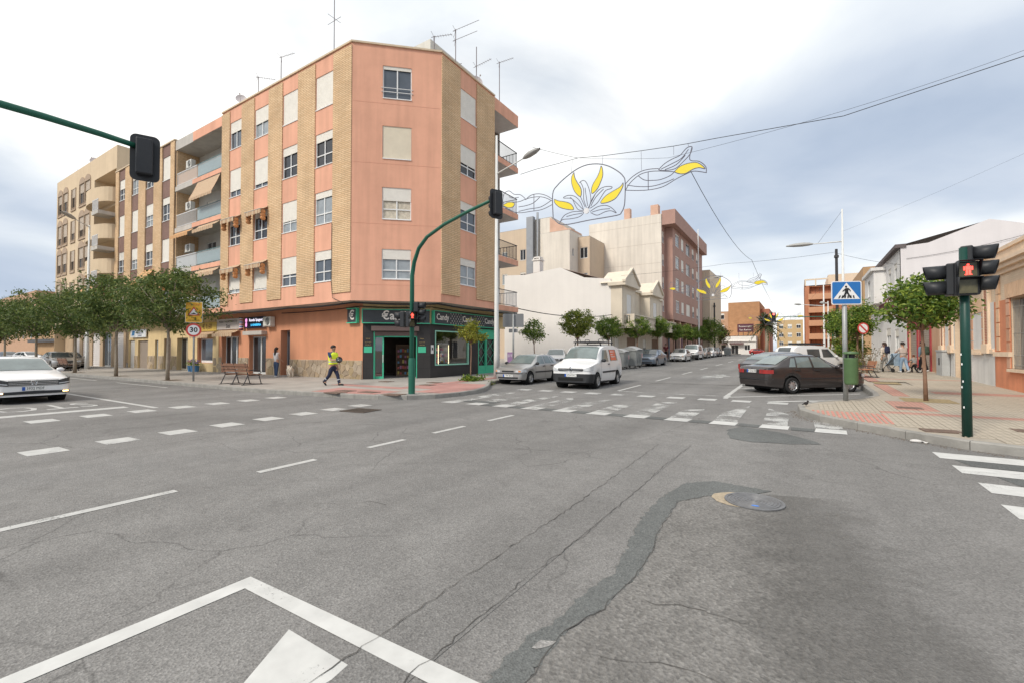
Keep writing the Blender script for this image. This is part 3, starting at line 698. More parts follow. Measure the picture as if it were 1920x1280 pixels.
AWN_O = stripe_mat('awning_orange', (.66, .30, .12), (.45, .33, .18), .18)
def awning(root, F, a0, a1, z, drop, out, mat, val=.16, ends=True):
    """canvas falling outward from z, with a scalloped valance"""
    O, t, n = F; m = MB(); k = 14
    def P(a, d, zz): return (O[0] + t[0] * a + n[0] * d, O[1] + t[1] * a + n[1] * d, zz)
    cols = [a0 + (a1 - a0) * i / k for i in range(k + 1)]
    m.grid([[P(a, .03 + (out - .03) * s, z - drop * s - .05 * math.sin(s * math.pi)) for a in cols] for s in (0, .33, .66, 1)])
    m.grid([[P(a, out + .015 * (i % 2), z - drop - q * (val + .05 * (i % 2))) for i, a in enumerate(cols)] for q in (0, .5, 1)])
    o = m.build('awning', mat, root, world=True)
    if ends:
        e = MB()
        for a in (a0 + .02, a1 - .02):
            e.tube([P(a, .02, z - .55), P(a, out - .02, z - drop - .02)], .015, 6)
        e.tube([P(a0, out, z - drop), P(a1, out, z - drop)], .025, 6)
        shift(e.build('awning_arm', M('awning_metal', (.45, .42, .38), .5), o), o)
        c = MB()
        for a in (a0 + .07, a1 - .07):        # gathered side curtain
            for q in range(3): c.ball(P(a, out * .62, z - drop - .12 - q * .19), (.1, .17, .13), 8, 5)
        shift(c.build('awning_fold', M('awning_orange_cloth', (.60, .29, .13), .9, .25, 9), o), o)
    return o
def ac_unit(loc, F, label):
    """split air conditioner: casing, fan grille, bracket"""
    O, t, n = F; t_ = thing('air_conditioner', label, 'air conditioner', loc)
    f = ((0, 0), t, n); m = MB(); m.frame_box(f, -.40, .40, 0, .56, 0, .30); m.build('casing', M('ac_white', (.66, .65, .61), .5, .1, 4, streak=.1), t_, bevel=.02)
    m = MB()
    ang = math.atan2(n[1], n[0])
    ring = [(.23 * math.cos(q), .23 * math.sin(q)) for q in [2 * math.pi * i / 20 for i in range(20)]]
    m.add([(t[0] * (a - .1) + n[0] * .303, t[1] * (a - .1) + n[1] * .303, .28 + b) for a, b in ring], [tuple(range(20))]); m.build('fan_opening', M('ac_dark', (.06, .06, .065), .6), t_)
    m = MB()
    for k in range(5):
        r = .05 + k * .045
        m.tube([(t[0] * (r * math.cos(q) - .1) + n[0] * .312, t[1] * (r * math.cos(q) - .1) + n[1] * .312, .28 + r * math.sin(q)) for q in [2 * math.pi * i / 16 for i in range(17)]], .006, 4, False)
    m.build('fan_grille', MATS['ac_white'], t_)
    m = MB(); m.frame_box(f, -.32, -.28, -.05, -.005, -.05, .34).frame_box(f, .28, .32, -.05, -.005, -.05, .34); m.build('bracket', MATS['ac_white'], t_)
    return t_

# ------------------------------------------------------------------ the pink corner block
FL = [4.2, 7.23, 10.26, 13.29]; ROOF = 16.3; TOP = 16.94
pink = thing('apartment_building', 'pink corner apartment block with yellow brick bands and a sweet shop', 'building', (-18.6, 15.0, 0.15))
F_L = ((-18.6, 14.5), (-1, 0), (0, -1))                       # along the main street, a grows to the left
cl = math.hypot(3.2, 3.0); ct = (3.2 / cl, 3.0 / cl)
F_C = ((-18.6, 14.5), ct, (ct[1], -ct[0]))                    # chamfer
F_R = ((-15.4, 17.5), (0, 1), (1, 0))                         # along the side street
SILL = [5.2, 8.2, 11.25, 14.3]; WT = [6.8, 9.9, 13.0, 16.05]
colsL = [(1.45, 2.92), (4.5, 5.95), (7.4, 8.9), (10.4, 11.8)]
holesL = [(a, b, SILL[k], WT[k]) for a, b in colsL for k in range(4)]
walls(F_L, 12.8, 4.1, TOP, holesL).build('wall', PINK, pink, world=True)
holesC = [(1.47, 2.89, SILL[k], WT[k] - .1) for k in range(4)]
walls(F_C, cl, 4.1, TOP, holesC).build('wall', PINK, pink, world=True)
holesR = [(1.52, 2.95, SILL[k], WT[k] - .15) for k in range(4)]
walls(F_R, 4.75, 4.1, TOP, holesR).build('wall', PINK, pink, world=True)
def pier(F, a0, a1, z0, z1, d=.045, mat=None, root=None):
    m = MB(); m.frame_box(F, a0, a1, z0, z1, 0.0, d); return m.build('brick_pier', mat or YBRICK, root or pink, world=True)
for a0, a1 in [(0.0, 1.43), (2.94, 4.48), (5.97, 7.38), (8.92, 10.38), (11.82, 12.8)]: pier(F_L, a0, a1, 4.52, TOP - .12)
for a0, a1 in [(0.0, 1.5), (2.97, 4.75)]: pier(F_R, a0, a1, 4.52, TOP - .12)
m = MB()
for F, L_ in ((F_L, 12.8), (F_C, cl), (F_R, 4.75)): m.frame_box(F, -.02, L_ + .02, TOP, TOP + .09, -.25, .07)
m.build('parapet_cap', PARAPET, pink, world=True)
for z in (4.9, 7.95, 10.98, 14.02): m = MB(); m.frame_box(F_C, 0.05, cl - .05, z - .006, z + .006, .0, .005); m.build('floor_joint', M('joint_line', (.62, .31, .22), .9), pink, world=True)
shutsL = [[.45, 1.0, .62, .98], [.33, .72, .98, .55], [.98, .30, .30, .99], [.98, .28, .98, .22]]
shL = {0: [.30, .20, .26, .99], 1: [.60, .64, .27, .99], 2: [.95, .25, .85, .52], 3: [.86, .28, .78, .40]}
glL = {0: [GLASS, GLASS_L, GLASS_D, GLASS], 1: [GLASS, GLASS_L, GLASS_D, GLASS], 2: [GLASS_L, GLASS_D, GLASS, GLASS_L], 3: [GLASS_L, GLASS_D, GLASS, GLASS]}
for c, (a, b) in enumerate(colsL):
    for k in range(4): window(pink, F_L, a, b, SILL[k], WT[k], shL[c][k], glL[c][k], transom=.32 if k < 2 else (.34 if k == 2 else .0))
for k, (s, gl) in enumerate([(.34, GLASS_L), (.42, CURT), (1.0, GLASS), (.11, GLASS)]):
    window(pink, F_C, 1.47, 2.89, SILL[k], WT[k] - .1, s, gl, SHUT_Y if k == 2 else SHUT, transom=[.30, .32, 0, .0][k])
m = MB()
for z in (14.62, 14.82): m.frame_box(F_C, 1.4, 2.96, z - .012, z + .012, .01, .035)
m.build('window_guard', RAILW, pink, world=True)
for k, s in enumerate([.27, .30, .62, 1.0]): window(pink, F_R, 1.52, 2.95, SILL[k], WT[k] - .15, s, [GLASS_L, GLASS, GLASS_D, GLASS][k], transom=.3)
# roof and soffit, rear body
m = MB(); m.poly([(-56.6 + 25.2, 14.55, ROOF), (-18.6, 14.55, ROOF), (-15.45, 17.5, ROOF), (-15.45, 25.1, ROOF), (-31.4, 25.1, ROOF)]); m.build('roof', CONC, pink, world=True)
m = MB(); m.poly([(-38.2, 14.51, 4.105), (-18.61, 14.51, 4.105), (-15.41, 17.51, 4.105), (-15.41, 25.05, 4.105), (-38.2, 25.05, 4.105)]); m.build('soffit', CONC, pink, world=True)
m = MB(); m.box(-31.4, -16.9, 25.0, 25.1, 0, TOP - .05); m.build('end_wall', M('end_wall_white', (.66, .63, .58), .9, .1), pink, world=True)
m = MB(); m.box(-23.5, -17.2, 18.6, 23.5, ROOF, 19.0); m.build('stair_house', M('stair_house_white', (.68, .66, .60), .9, .08, streak=.1), pink, world=True)
# loggias over the side street: slab, rear wall, doors, railing
for k in range(5):
    z = (FL + [ROOF])[k]
    m = MB(); m.box(-17.0, -15.4, 22.27, 25.0, z - (.12 if k else .1), z + (.22 if k < 4 else .64))
    o = m.build('balcony', PINK, pink, world=True)
    u = MB(); u.box(-16.98, -15.42, 22.28, 24.98, z - .135, z - .121); shift(u.build('balcony_soffit', M('soffit_white', (.66, .65, .64), .9), o), o)
    if k < 4:
        Fb = ((-17.0, 22.27), (0, 1), (1, 0))
        walls(Fb, 2.05, z + .22, (FL + [ROOF])[k + 1] - .13, [(.45, 1.6, z + .22, z + 2.45)]).build('balcony_wall', M('end_wall_white', (.66, .63, .58)), pink, world=True)
        window(pink, Fb, .45, 1.6, z + .24, z + 2.45, [.5, .2, .25, .6][k], GLASS_D, transom=.0, sill=False)
        Fr = ((-15.4, 22.27), (0, 1), (1, 0))
        rail(pink, Fr, .02, 2.68, z + .22, 1.0, -.06, RAILW if k in (0, 2) else IRON, .12, .009, ends=((2.66, 1.45),), toprail=IRON)
# ground floor
OG = PINK_LO
F_G = ((-18.9, 15.5), (-1, 0), (0, -1))
doors = [(6.4, 7.35, 0.1, 2.85), (8.9, 11.0, .1, 2.6), (12.2, 14.4, .1, 2.65), (15.4, 18.0, .1, 2.5)]
w = walls(F_G, 19.3, 0.0, 4.1, [(6.4, 7.35, .1, 2.85, .5), (8.95, 10.9, .1, 2.55, .35), (12.2, 14.35, .1, 2.6, .35), (15.6, 17.8, .8, 2.5, .3)])
# split the run by colour: orange render near the corner, ochre render farther along
w.build('ground_wall', OG, pink, world=True)
OCHRE = M('ochre_render', (.68, .52, .29), .9, .1, 1.2, streak=.1)
m = MB(); m.frame_box(F_G, 14.75, 15.55, .19, 4.08, 0, .05).frame_box(F_G, 17.85, 19.3, .19, 4.08, 0, .05).frame_box(F_G, 15.55, 17.85, 2.55, 4.08, 0, .05).frame_box(F_G, 15.55, 17.85, .19, .78, 0, .05); m.build('ground_wall', OCHRE, pink, world=True)
# crazy-paved stone plinth, every stone a piece
STONES = [M('plinth_stone_%d' % i, c, .9, .2, 5, bump=.4, bs=30) for i, c in enumerate([(.36, .27, .18), (.42, .33, .23), (.30, .235, .17), (.38, .31, .235), (.33, .25, .15)])]
def stone_strip(root, F, a0, a1, z0, z1, size, seed):
    rr = random.Random(seed); n = max(4, int((a1 - a0) * (z1 - z0) / (size * size)))
    m = MB(); m.frame_box(F, a0, a1, z0, z1, 0.0, .03); base = m.build('plinth', M('plinth_mortar', (.50, .42, .32), .95, .1), root, world=True)
    pts = [];
    for _ in range(n):
        best = max(((rr.uniform(a0, a1), rr.uniform(z0, z1)) for _ in range(8)), key=lambda p: min([math.hypot(p[0] - q[0], p[1] - q[1]) for q in pts] or [9])); pts.append(best)
    O, t, nn = F
    for i, p in enumerate(pts):
        cell = [(a0, z0), (a1, z0), (a1, z1), (a0, z1)]
        for j, q in enumerate(pts):
            if i == j or math.hypot(p[0] - q[0], p[1] - q[1]) > size * 4: continue
            mx, mz = (p[0] + q[0]) / 2, (p[1] + q[1]) / 2; dx, dz = q[0] - p[0], q[1] - p[1]; new = []
            for k in range(len(cell)):
                A, B = cell[k], cell[(k + 1) % len(cell)]; sa = (A[0] - mx) * dx + (A[1] - mz) * dz; sb = (B[0] - mx) * dx + (B[1] - mz) * dz
                if sa <= 0: new.append(A)
                if sa * sb < 0: s = sa / (sa - sb); new.append((A[0] + (B[0] - A[0]) * s, A[1] + (B[1] - A[1]) * s))
            cell = new
            if len(cell) < 3: break
        if len(cell) < 3: continue
        c = (sum(x for x, _ in cell) / len(cell), sum(z for _, z in cell) / len(cell)); dep = rr.uniform(.045, .062)
        def q3(s, d): return [(O[0] + t[0] * (c[0] + (x - c[0]) * s) + nn[0] * d, O[1] + t[1] * (c[0] + (x - c[0]) * s) + nn[1] * d, c[1] + (z - c[1]) * s) for x, z in cell]
        A, B = q3(.93, .031), q3(.88, dep); m = MB(); k = len(cell)
        m.add(A + B, [tuple(range(k, 2 * k))] + [(e, (e + 1) % k, k + (e + 1) % k, k + e) for e in range(k)])
        shift(m.build('stone', STONES[rr.randrange(5)], base), base)
stone_strip(pink, F_G, .02, 6.38, .15, 1.15, .36, 1); stone_strip(pink, F_G, 7.4, 8.85, .15, 1.2, .4, 2); stone_strip(pink, F_G, 10.95, 12.15, .15, 1.2, .42, 3); stone_strip(pink, F_G, 14.4, 15.5, .15, 1.2, .42, 4)
def shop_door(root, F, a0, a1, z0, z1, depth, leaves=2, mat=None, glass=None):
    m = MB(); mat = mat or M('door_alu', (.55, .55, .54), .4, .05)
    w = (a1 - a0) / leaves
    for k in range(leaves):
        x0, x1 = a0 + k * w, a0 + (k + 1) * w
        m.frame_box(F, x0 + .003, x0 + .07, z0, z1, -depth, -depth + .05).frame_box(F, x1 - .07, x1 - .003, z0, z1, -depth, -depth + .05).frame_box(F, x0 + .07, x1 - .07, z1 - .08, z1, -depth, -depth + .05).frame_box(F, x0 + .07, x1 - .07, z0, z0 + .16, -depth, -depth + .05)
    o = m.build('door', mat, root, world=True); p = MB(); p.fquad(F, a0, a1, z0, z1, -depth + .02); shift(p.build('pane', glass or GLASS_D, o), o); return o
shop_door(pink, F_G, 6.4, 7.35, .15, 2.85, .45, 1, M('steel_grey', (.33, .34, .35), .5), GLASS)
shop_door(pink, F_G, 8.95, 10.9, .15, 2.55, .3, 2); shop_door(pink, F_G, 12.2, 14.35, .15, 2.6, .3, 3, WHITE); shop_door(pink, F_G, 15.6, 17.8, .8, 2.5, .25, 1, WHITE, GLASS)
# corner shop front: charcoal cladding, doorway, display window, green side door
CHAR = brick_mat('charcoal_cladding', (.042, .040, .040), (.052, .048, .047), (.025, .024, .024), .9, .6, .55, .006, bump=.2)
SIGN_BK = M('sign_charcoal', (.045, .052, .058), .5, .08); GREEN = M('mint_green', (.07, .50, .30), .5, .06); LET = M('sign_cream', (.80, .76, .70), .5, .03, emit=(.8, .76, .7), estr=.0)
g0 = (-18.93, 15.5); ccl = math.hypot(2.5, 2.35); cct = (2.5 / ccl, 2.35 / ccl)
F_S = (g0, cct, (cct[1], -cct[0])); gR = (g0[0] + 2.5, g0[1] + 2.35); F_T = (gR, (0, 1), (1, 0))       # shop chamfer and side
walls(F_S, ccl, 0, 3.05, [(.55, 2.75, .17, 2.62, .3)]).build('shop_wall', CHAR, pink, world=True)
walls(F_T, 6.2, 0, 3.05, [(.35, 3.25, .86, 2.72, .12), (4.2, 6.15, .1, 2.95, .25)]).build('shop_wall', CHAR, pink, world=True)
m = MB(); m.frame_box(F_S, 0, ccl, 3.051, 4.1, -.1, -.02).frame_box(F_T, -.02, 7.2, 3.051, 4.1, -.1, -.02); m.build('fascia_wall', OCHRE, pink, world=True)
m = MB(); m.frame_box(F_S, .45, 2.85, 2.66, 2.9, .01, .16); slats(m, F_S, .5, 2.8, 2.4, 2.66, -.06, .05); m.build('shutter_box', M('brown_shutter', (.16, .11, .10), .6, .1), pink, world=True)
d = shop_door(pink, F_S, .55, 1.05, .17, 2.4, .22, 1, GREEN, glass_clear('shop_glass'))
m = MB(); m.frame_box(F_S, 2.69, 2.75, .17, 2.4, -.2, -.1).frame_box(F_S, .55, .6, .17, 2.62, -.1, -.02).frame_box(F_S, 1.05, 2.75, 2.34, 2.4, -.2, -.1); m.build('door_frame', GREEN, pink, world=True)
m = MB(); m.frame_box(F_S, 1.0, 1.03, 1.05, 1.45, -.16, -.1); m.build('door_handle', WHITE, pink, world=True)
# display window
fw = MB()
fw.frame_box(F_T, .35, .41, .86, 2.72, -.08, .03).frame_box(F_T, 3.19, 3.25, .86, 2.72, -.08, .03).frame_box(F_T, .41, 3.19, .86, .93, -.08, .03).frame_box(F_T, .41, 3.19, 2.66, 2.72, -.08, .03)
o = fw.build('display_window', M('mint_pale', (.30, .62, .48), .5), pink, world=True); p = MB(); p.fquad(F_T, .41, 3.19, .93, 2.66, -.05); shift(p.build('pane', glass_clear('shop_glass'), o), o)
# interior room seen through door and window
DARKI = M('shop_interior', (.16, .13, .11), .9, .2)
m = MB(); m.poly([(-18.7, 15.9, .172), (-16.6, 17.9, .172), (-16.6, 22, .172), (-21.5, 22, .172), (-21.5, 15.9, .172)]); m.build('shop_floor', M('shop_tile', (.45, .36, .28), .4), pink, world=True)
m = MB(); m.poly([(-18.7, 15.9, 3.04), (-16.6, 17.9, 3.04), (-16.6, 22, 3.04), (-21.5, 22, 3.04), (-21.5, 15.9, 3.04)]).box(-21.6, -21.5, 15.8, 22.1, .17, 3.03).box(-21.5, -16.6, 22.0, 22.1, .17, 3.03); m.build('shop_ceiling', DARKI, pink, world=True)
def shelf_unit(name, label, loc, rz, w, h, d, cols, body, seed, light=None):
    rr = random.Random(seed); t = thing(name, label, 'display case' if light else 'shelf', loc, rz)
    m = MB(); m.box(-w / 2, w / 2, d - .03, d, 0, h).box(-w / 2, -w / 2 + .04, 0, d - .03, 0, h).box(w / 2 - .04, w / 2, 0, d - .03, 0, h).box(-w / 2 + .04, w / 2 - .04, 0, d - .03, h - .06, h).box(-w / 2 + .04, w / 2 - .04, 0, d - .03, 0, .15); m.build('cabinet', body, t)
    for k in range(5):
        z = .15 + k * (h - .25) / 5
        if k: q = MB(); q.box(-w / 2 + .04, w / 2 - .04, .02, d - .03, z - .015, z); q.build('shelf', body, t)
        for i in range(int(w / .13) - 1):
            if rr.random() < .85:
                x = -w / 2 + .12 + i * .13; hh = rr.uniform(.1, .2); q = MB(); q.box(x - .05, x + .05, .06, .2, z + .001, z + hh); q.build('goods', M('goods_%d' % rr.randrange(6), [(.55, .12, .10), (.6, .45, .12), (.15, .32, .5), (.55, .52, .48), (.2, .4, .18), (.5, .2, .35)][rr.randrange(6)], .5), t)
    if light:
        q = MB()
        for x in (-w / 2 + .06, 0, w / 2 - .06): q.box(x - .012, x + .012, -.012, .0, .2, h - .1)
        q.build('light_strip', M('led_strip', (1, .85, .55), .5, 0, emit=(1, .80, .45), estr=3.0), t)
    return t
shelf_unit('display_fridge', 'lit glass display fridge behind the sweet shop window', (-17.35, 19.5, .175), R(90), 1.9, 1.9, .6, 3, M('case_steel', (.42, .42, .42), .35), 5, True)
shelf_unit('shop_shelf', 'tall shelf of goods inside the sweet shop doorway', (-18.9, 18.4, .175), R(45), .9, 1.8, .4, 3, M('wood_shelf', (.22, .14, .09), .6), 6)
shelf_unit('shop_shelf', 'white goods rack at the open door jamb of the sweet shop', (-17.7, 19.0, .175), R(40), .6, 1.5, .35, 3, WHITE, 7)
# green side door of the shop
m = MB(); m.frame_box(F_T, 4.2, 6.15, 2.35, 2.95, -.14, -.02).frame_box(F_T, 4.2, 4.3, .1, 2.35, -.14, -.02).frame_box(F_T, 5.02, 5.16, .1, 2.35, -.14, -.04).frame_box(F_T, 6.05, 6.15, .1, 2.35, -.14, -.02).frame_box(F_T, 4.3, 5.02, .1, .75, -.14, -.05).frame_box(F_T, 5.16, 6.05, .1, .75, -.14, -.05)
o = m.build('side_door', GREEN, pink, world=True); p = MB(); p.fquad(F_T, 4.25, 6.1, .7, 2.4, -.16); shift(p.build('pane', GLASS_D, o), o)
p = MB()
def fp(F, a, z, d): return (F[0][0] + F[1][0] * a + F[2][0] * d, F[0][1] + F[1][1] * a + F[2][1] * d, z)
for (a0, a1) in ((4.3, 5.02), (5.16, 6.05)):
    for z0 in (.75, 1.55): p.tube([fp(F_T, a0, z0, -.1), fp(F_T, a1, z0 + .8, -.1)], .012, 5).tube([fp(F_T, a1, z0, -.1), fp(F_T, a0, z0 + .8, -.1)], .012, 5)
shift(p.build('grille', GREEN, o), o)
# signs of the sweet shop
def board(name, label, F, a0, a1, z0, z1, d0, d1, mat, edge=None, ew=.05, cat='sign'):
    c = fp(F, (a0 + a1) / 2, z0, d0); t = thing(name, label, cat, c)
    m = MB(); m.frame_box(F, a0, a1, z0, z1, d0, d1); m.build('panel', mat, t, world=True)
    if edge:
        m = MB(); m.frame_box(F, a0 - ew, a1 + ew, z1, z1 + ew, d0, d1 + .03).frame_box(F, a0 - ew, a0, z0 - ew, z1, d0, d1 + .02).frame_box(F, a0, a1 + ew, z0 - ew, z0, d0, d1 + .02); m.build('edge', edge, t, world=True)
    return t
def letter(t, body, size, F, a, z, d, mat, offset=0.0, sx=1.0, spacing=1.0, shear=0):
    p = Vector(fp(F, a, z, d)) - parent_world(t)
    # F's a axis may run leftwards for the reader: letters follow the reader's right
    tv = Vector((F[1][0], F[1][1], 0)); nv = Vector((F[2][0], F[2][1], 0)); right = Vector((0, 0, 1)).cross(nv)
    return text_obj(body, size, mat, t, TM(p, right, nv), offset=offset, sx=sx, spacing=spacing)
s1 = board('shop_sign', 'charcoal sweet shop sign with cream lettering over the corner door', F_S, .03, 3.38, 3.07, 3.72, .02, .2, SIGN_BK, GREEN, .04)
letter(s1, '€andy', .62, F_S, 1.72, 3.42, .203, LET, .012, .95)
s2 = board('shop_sign', 'long charcoal sign with repeated small lettering above the display window', F_T, .1, 6.1, 3.07, 3.72, .02, .2, SIGN_BK, GREEN, .04)
for a in (.75, 2.95, 5.1): letter(s2, 'Candy', .46, F_T, a, 3.42, .203, LET, .006, .85)
for c0 in (1.42, 3.62):
    for i in range(5):
        for j in range(5): letter(s2, 'c', .17, F_T, c0 + i * .22 + .11 * (j % 2), 3.15 + j * .13, .203, LET, .0)
s3 = board('projecting_sign', 'small square charcoal sign with a cream letter jutting from the wall', ((-19.15, 15.5), (-1, 0), (0, -1)), .05, .75, 3.1, 3.78, .02, .18, SIGN_BK, GREEN, .05)
letter(s3, '€', .66, ((-19.15, 15.5), (-1, 0), (0, -1)), .4, 3.44, .183, LET, .012)
for a, lab in ((.28, 'mint green notice on the charcoal pillar at the shop door jamb nearer the stone plinth'), (3.0, 'mint green notice on the charcoal pillar between shop door and display window')):
    b = board('notice', lab, F_S, a - .2, a + .2, 1.55, 1.86, .002, .02, GREEN)
    gold = M('gold_script', (.45, .34, .16), .5)
    for zz, ww in ((2.26, .2), (2.08, .3), (1.95, .26)):            # illegible gold handwriting
        m = MB(); m.tube([fp(F_S, a + ww * (q / 14 - .5), zz + .03 * math.sin(q * 2.4 + zz * 9) * (1.6 if q == 2 else 1), .006) for q in range(15)], .007, 4); m.build('script', gold, b, world=True)
b = board('notice', 'small white notice beside the display window', F_T, .04, .24, 1.5, 1.95, .002, .015, WHITE)
m = MB(); m.frame_box(F_T, .09, .19, 1.68, 1.82, .016, .02); m.build('symbol', IRON, b, world=True)
# signs farther along the main street
s = board('salon_sign', 'pale grey hairdresser sign with black lettering', F_G, 11.85, 14.85, 3.05, 3.75, .05, .12, M('sign_pale', (.55, .50, .47), .6))
letter(s, 'MODA Y COMPLEMENTOS', .21, F_G, 13.35, 3.56, .122, IRON, 0, .95); letter(s, 'Susi', .36, F_G, 13.35, 3.25, .122, IRON, .006)
s = board('led_sign', 'dark screen sign with glowing blue and white lettering', F_G, 8.9, 11.2, 3.05, 3.75, .05, .16, M('screen_black', (.01, .008, .03), .3))
letter(s, 'Ronda Spaguet', .26, F_G, 9.85, 3.55, .162, M('led_white', (.8, .8, .9), .5, 0, emit=(.9, .85, 1), estr=1.0)); letter(s, 'LA BARBERIA', .2, F_G, 9.85, 3.24, .162, M('led_blue', (.1, .5, .8), .5, 0, emit=(.05, .5, .9), estr=1.2))
m = MB(); m.ball(fp(F_G, 10.95, 3.55, .18), (.13, .02, .13), 10, 6).ball(fp(F_G, 10.95, 3.28, .18), (.1, .02, .16), 10, 6); m.build('figure', M('led_magenta', (.7, .3, .6), .5, 0, emit=(.9, .35, .7), estr=.8), s, world=True)
t = thing('barber_pole', 'red white and blue barber pole between two shop signs', 'barber pole', fp(F_G, 11.5, 3.0, .2))
for k in range(10):
    m = MB(); m.lathe([(.11, k * .07), (.11, k * .07 + .07)], 12, caps=False); m.build('band', [M('barber_red', (.5, .05, .06), .4), WHITE, M('barber_blue', (.05, .08, .35), .4), WHITE][k % 4], t)
m = MB(); m.lathe([(.13, -.05), (.13, 0.0)], 12).lathe([(.13, .7), (.13, .76)], 12); m.build('cap', IRON, t)
s = board('price_sign', 'yellow bakery sign with a price in brown figures', F_G, 14.9, 18.0, 3.0, 3.6, .055, .13, M('sign_yellow', (.60, .42, .10), .6))
letter(s, '€ 0,60', .5, F_G, 16.2, 3.3, .132, M('sign_brown', (.22, .12, .04), .6), .008)
s = board('insurance_sign', 'white and blue office sign on the ochre wall', ((-44, 15.5), (-1, 0), (0, -1)), 1.5, 4.7, 2.75, 3.4, .08, .15, M('sign_white', (.7, .72, .74), .5))
letter(s, 'AEGON', .42, ((-44, 15.5), (-1, 0), (0, -1)), 2.75, 3.15, .152, M('sign_navy', (.03, .06, .16), .5), .006); letter(s, 'SEGUROS', .2, ((-44, 15.5), (-1, 0), (0, -1)), 2.75, 2.88, .152, MATS['sign_navy'])
m = MB(); m.poly([fp(((-44, 15.5), (-1, 0), (0, -1)), a, z, .153) for a, z in ((3.9, 2.9), (4.5, 2.9), (4.3, 3.3), (3.75, 3.3))]); m.build('emblem', M('sign_blue', (.05, .2, .42), .5), s, world=True)
awning(pink, ((-18.9, 15.45), (-1, 0), (0, -1)), 12.0, 14.6, 3.0, .22, .5, AWN, .2, False); awning(pink, ((-18.9, 15.45), (-1, 0), (0, -1)), 15.2, 17.9, 2.95, .22, .5, AWN, .2, False)
m = MB(); m.frame_box(F_G, 8.85, 11.05, 2.62, 2.86, .01, .35); m.build('folded_awning', M('awning_grey', (.50, .46, .42), .8), pink, world=True)
ac_unit((-27.2, 15.45, 3.12), F_G, 'air conditioner on the orange ground-floor wall beside the glowing sign')
# awnings over the two farther window columns
for a0, a1 in ((7.3, 9.0), (10.3, 11.9)):
    for k in (0, 1): awning(pink, F_L, a0, a1, WT[k] + .12, .28, .5, AWN, .22)
# loggia bay over the main street
F_B = ((-31.4, 14.5), (-1, 0), (0, -1)); LB = 6.8
BACK = M('loggia_wall', (.60, .585, .55), .9, .08, streak=.05)
for k in range(5):
    z = (FL + [ROOF])[k]
    o = MB().frame_box(F_B, 0, LB, z - .14, z + (.2 if k < 4 else .55), -1.6, -.001).build('balcony', CONC, pink, world=True)
    f = MB(); f.frame_box(F_B, 0.01, LB * .60, z - .12, z + (.18 if k < 4 else .5), -.0008, .02); shift(f.build('fascia', PINK, o), o)
    if k < 4:
        zt = (FL + [ROOF])[k + 1] - .15
        Fb = ((-31.4, 16.0), (-1, 0), (0, -1))
        walls(Fb, LB, z + .2, zt, [(.5, 1.6, z + .2, z + 2.3), (2.1, 3.1, z + .2, z + 2.3), (4.0, 5.4, z + .2, z + 2.3)]).build('loggia_wall', BACK, pink, world=True)
        for i, (a, b) in enumerate([(.5, 1.6), (2.1, 3.1), (4.0, 5.4)]): window(pink, Fb, a, b, z + .22, z + 2.3, [.0, .5, .3][(i + k) % 3], [GLASS, GLASS_L, GLASS_D][(i + k) % 3], transom=0, sill=False)
        
        for e0 in (0, LB - .12): sd_ = MB(); sd_.frame_box(F_B, e0, e0 + .12, z + .2, zt, -1.5, -.05); sd_.build('loggia_side', YBRICK, pink, world=True)
        rail(pink, F_B, .14, 3.5, z + .2, .95, -.06, RAILW, .13, .012, toprail=M('rail_teal', (.12, .22, .23), .5))
        rail(pink, F_B, 3.56, LB - .14, z + .2, .95, -.06, RAILW, .13, .012)
        pn = MB(); pn.frame_box(F_B, .16, 3.48, z + .32, z + 1.05, -.11, -.095); pn.build('screen', M('teal_screen', (.30, .44, .48) if k != 3 else (.32, .46, .50), .6, .15, 6), pink, world=True)
        if k != 2:
            pn = MB(); pn.frame_box(F_B, 3.6, LB - .2, z + .32, z + 1.05, -.11, -.095); pn.build('screen', [M('white_screen', (.6, .62, .63), .6, .12), M('white_screen', (.6, .62, .63)), None, M('peach_screen', (.62, .42, .28), .7, .1)][k], pink, world=True)
awning(pink, F_B, .15, 3.3, FL[3] - .2, 1.25, .55, AWN, .15, False); awning(pink, F_B, .15, 3.0, FL[2] - .2, .35, .45, AWN, .2, False); awning(pink, F_B, 3.8, 6.6, FL[2] - .2, .3, .4, AWN_O, .2, False); awning(pink, F_B, .15, 3.3, FL[1] - .2, .3, .4, AWN, .2, False)
for k, nm in ((3, 'top'), (2, 'third'), (1, 'second')):
    ac_unit((-36.9, 15.1, FL[k] + 1.45), ((0, 0), (-1, 0), (0, -1)), 'white air conditioner in the %s-floor loggia of the pink block' % {'top': 'topmost', 'third': 'middle', 'second': 'lowest visible'}[nm])
# thick cables sagging under the soffit
def cable(name, label, pts, r=.02, sag=0.0, group=None, n=10):
    out = []
    for A, B in zip(pts[:-1], pts[1:]):
        for i in range(n):
            t = i / n; out.append((A[0] + (B[0] - A[0]) * t, A[1] + (B[1] - A[1]) * t, A[2] + (B[2] - A[2]) * t - sag * 4 * t * (1 - t)))
    out.append(pts[-1]); m = MB(); m.tube(out, r, 5); o = m.build(name, M('cable_black', (.02, .02, .022), .6), None, True); return tag(o, label, 'cable', group)
cable('cable', 'bundle of black cables clipped under the pink block overhang', [(-38, 14.62, 4.02), (-30, 14.62, 4.0), (-24, 14.62, 4.0), (-18.6, 14.7, 4.02), (-15.55, 17.5, 4.02), (-15.5, 22, 4.0), (-15.5, 25, 4.02)], .045, .06)
cable('cable', 'thin black cable along the wall above the sweet shop signs', [(-26, 15.4, 3.85), (-19, 15.4, 3.9), (-16.3, 17.8, 3.92), (-16.3, 24.6, 3.85)], .025, .05)
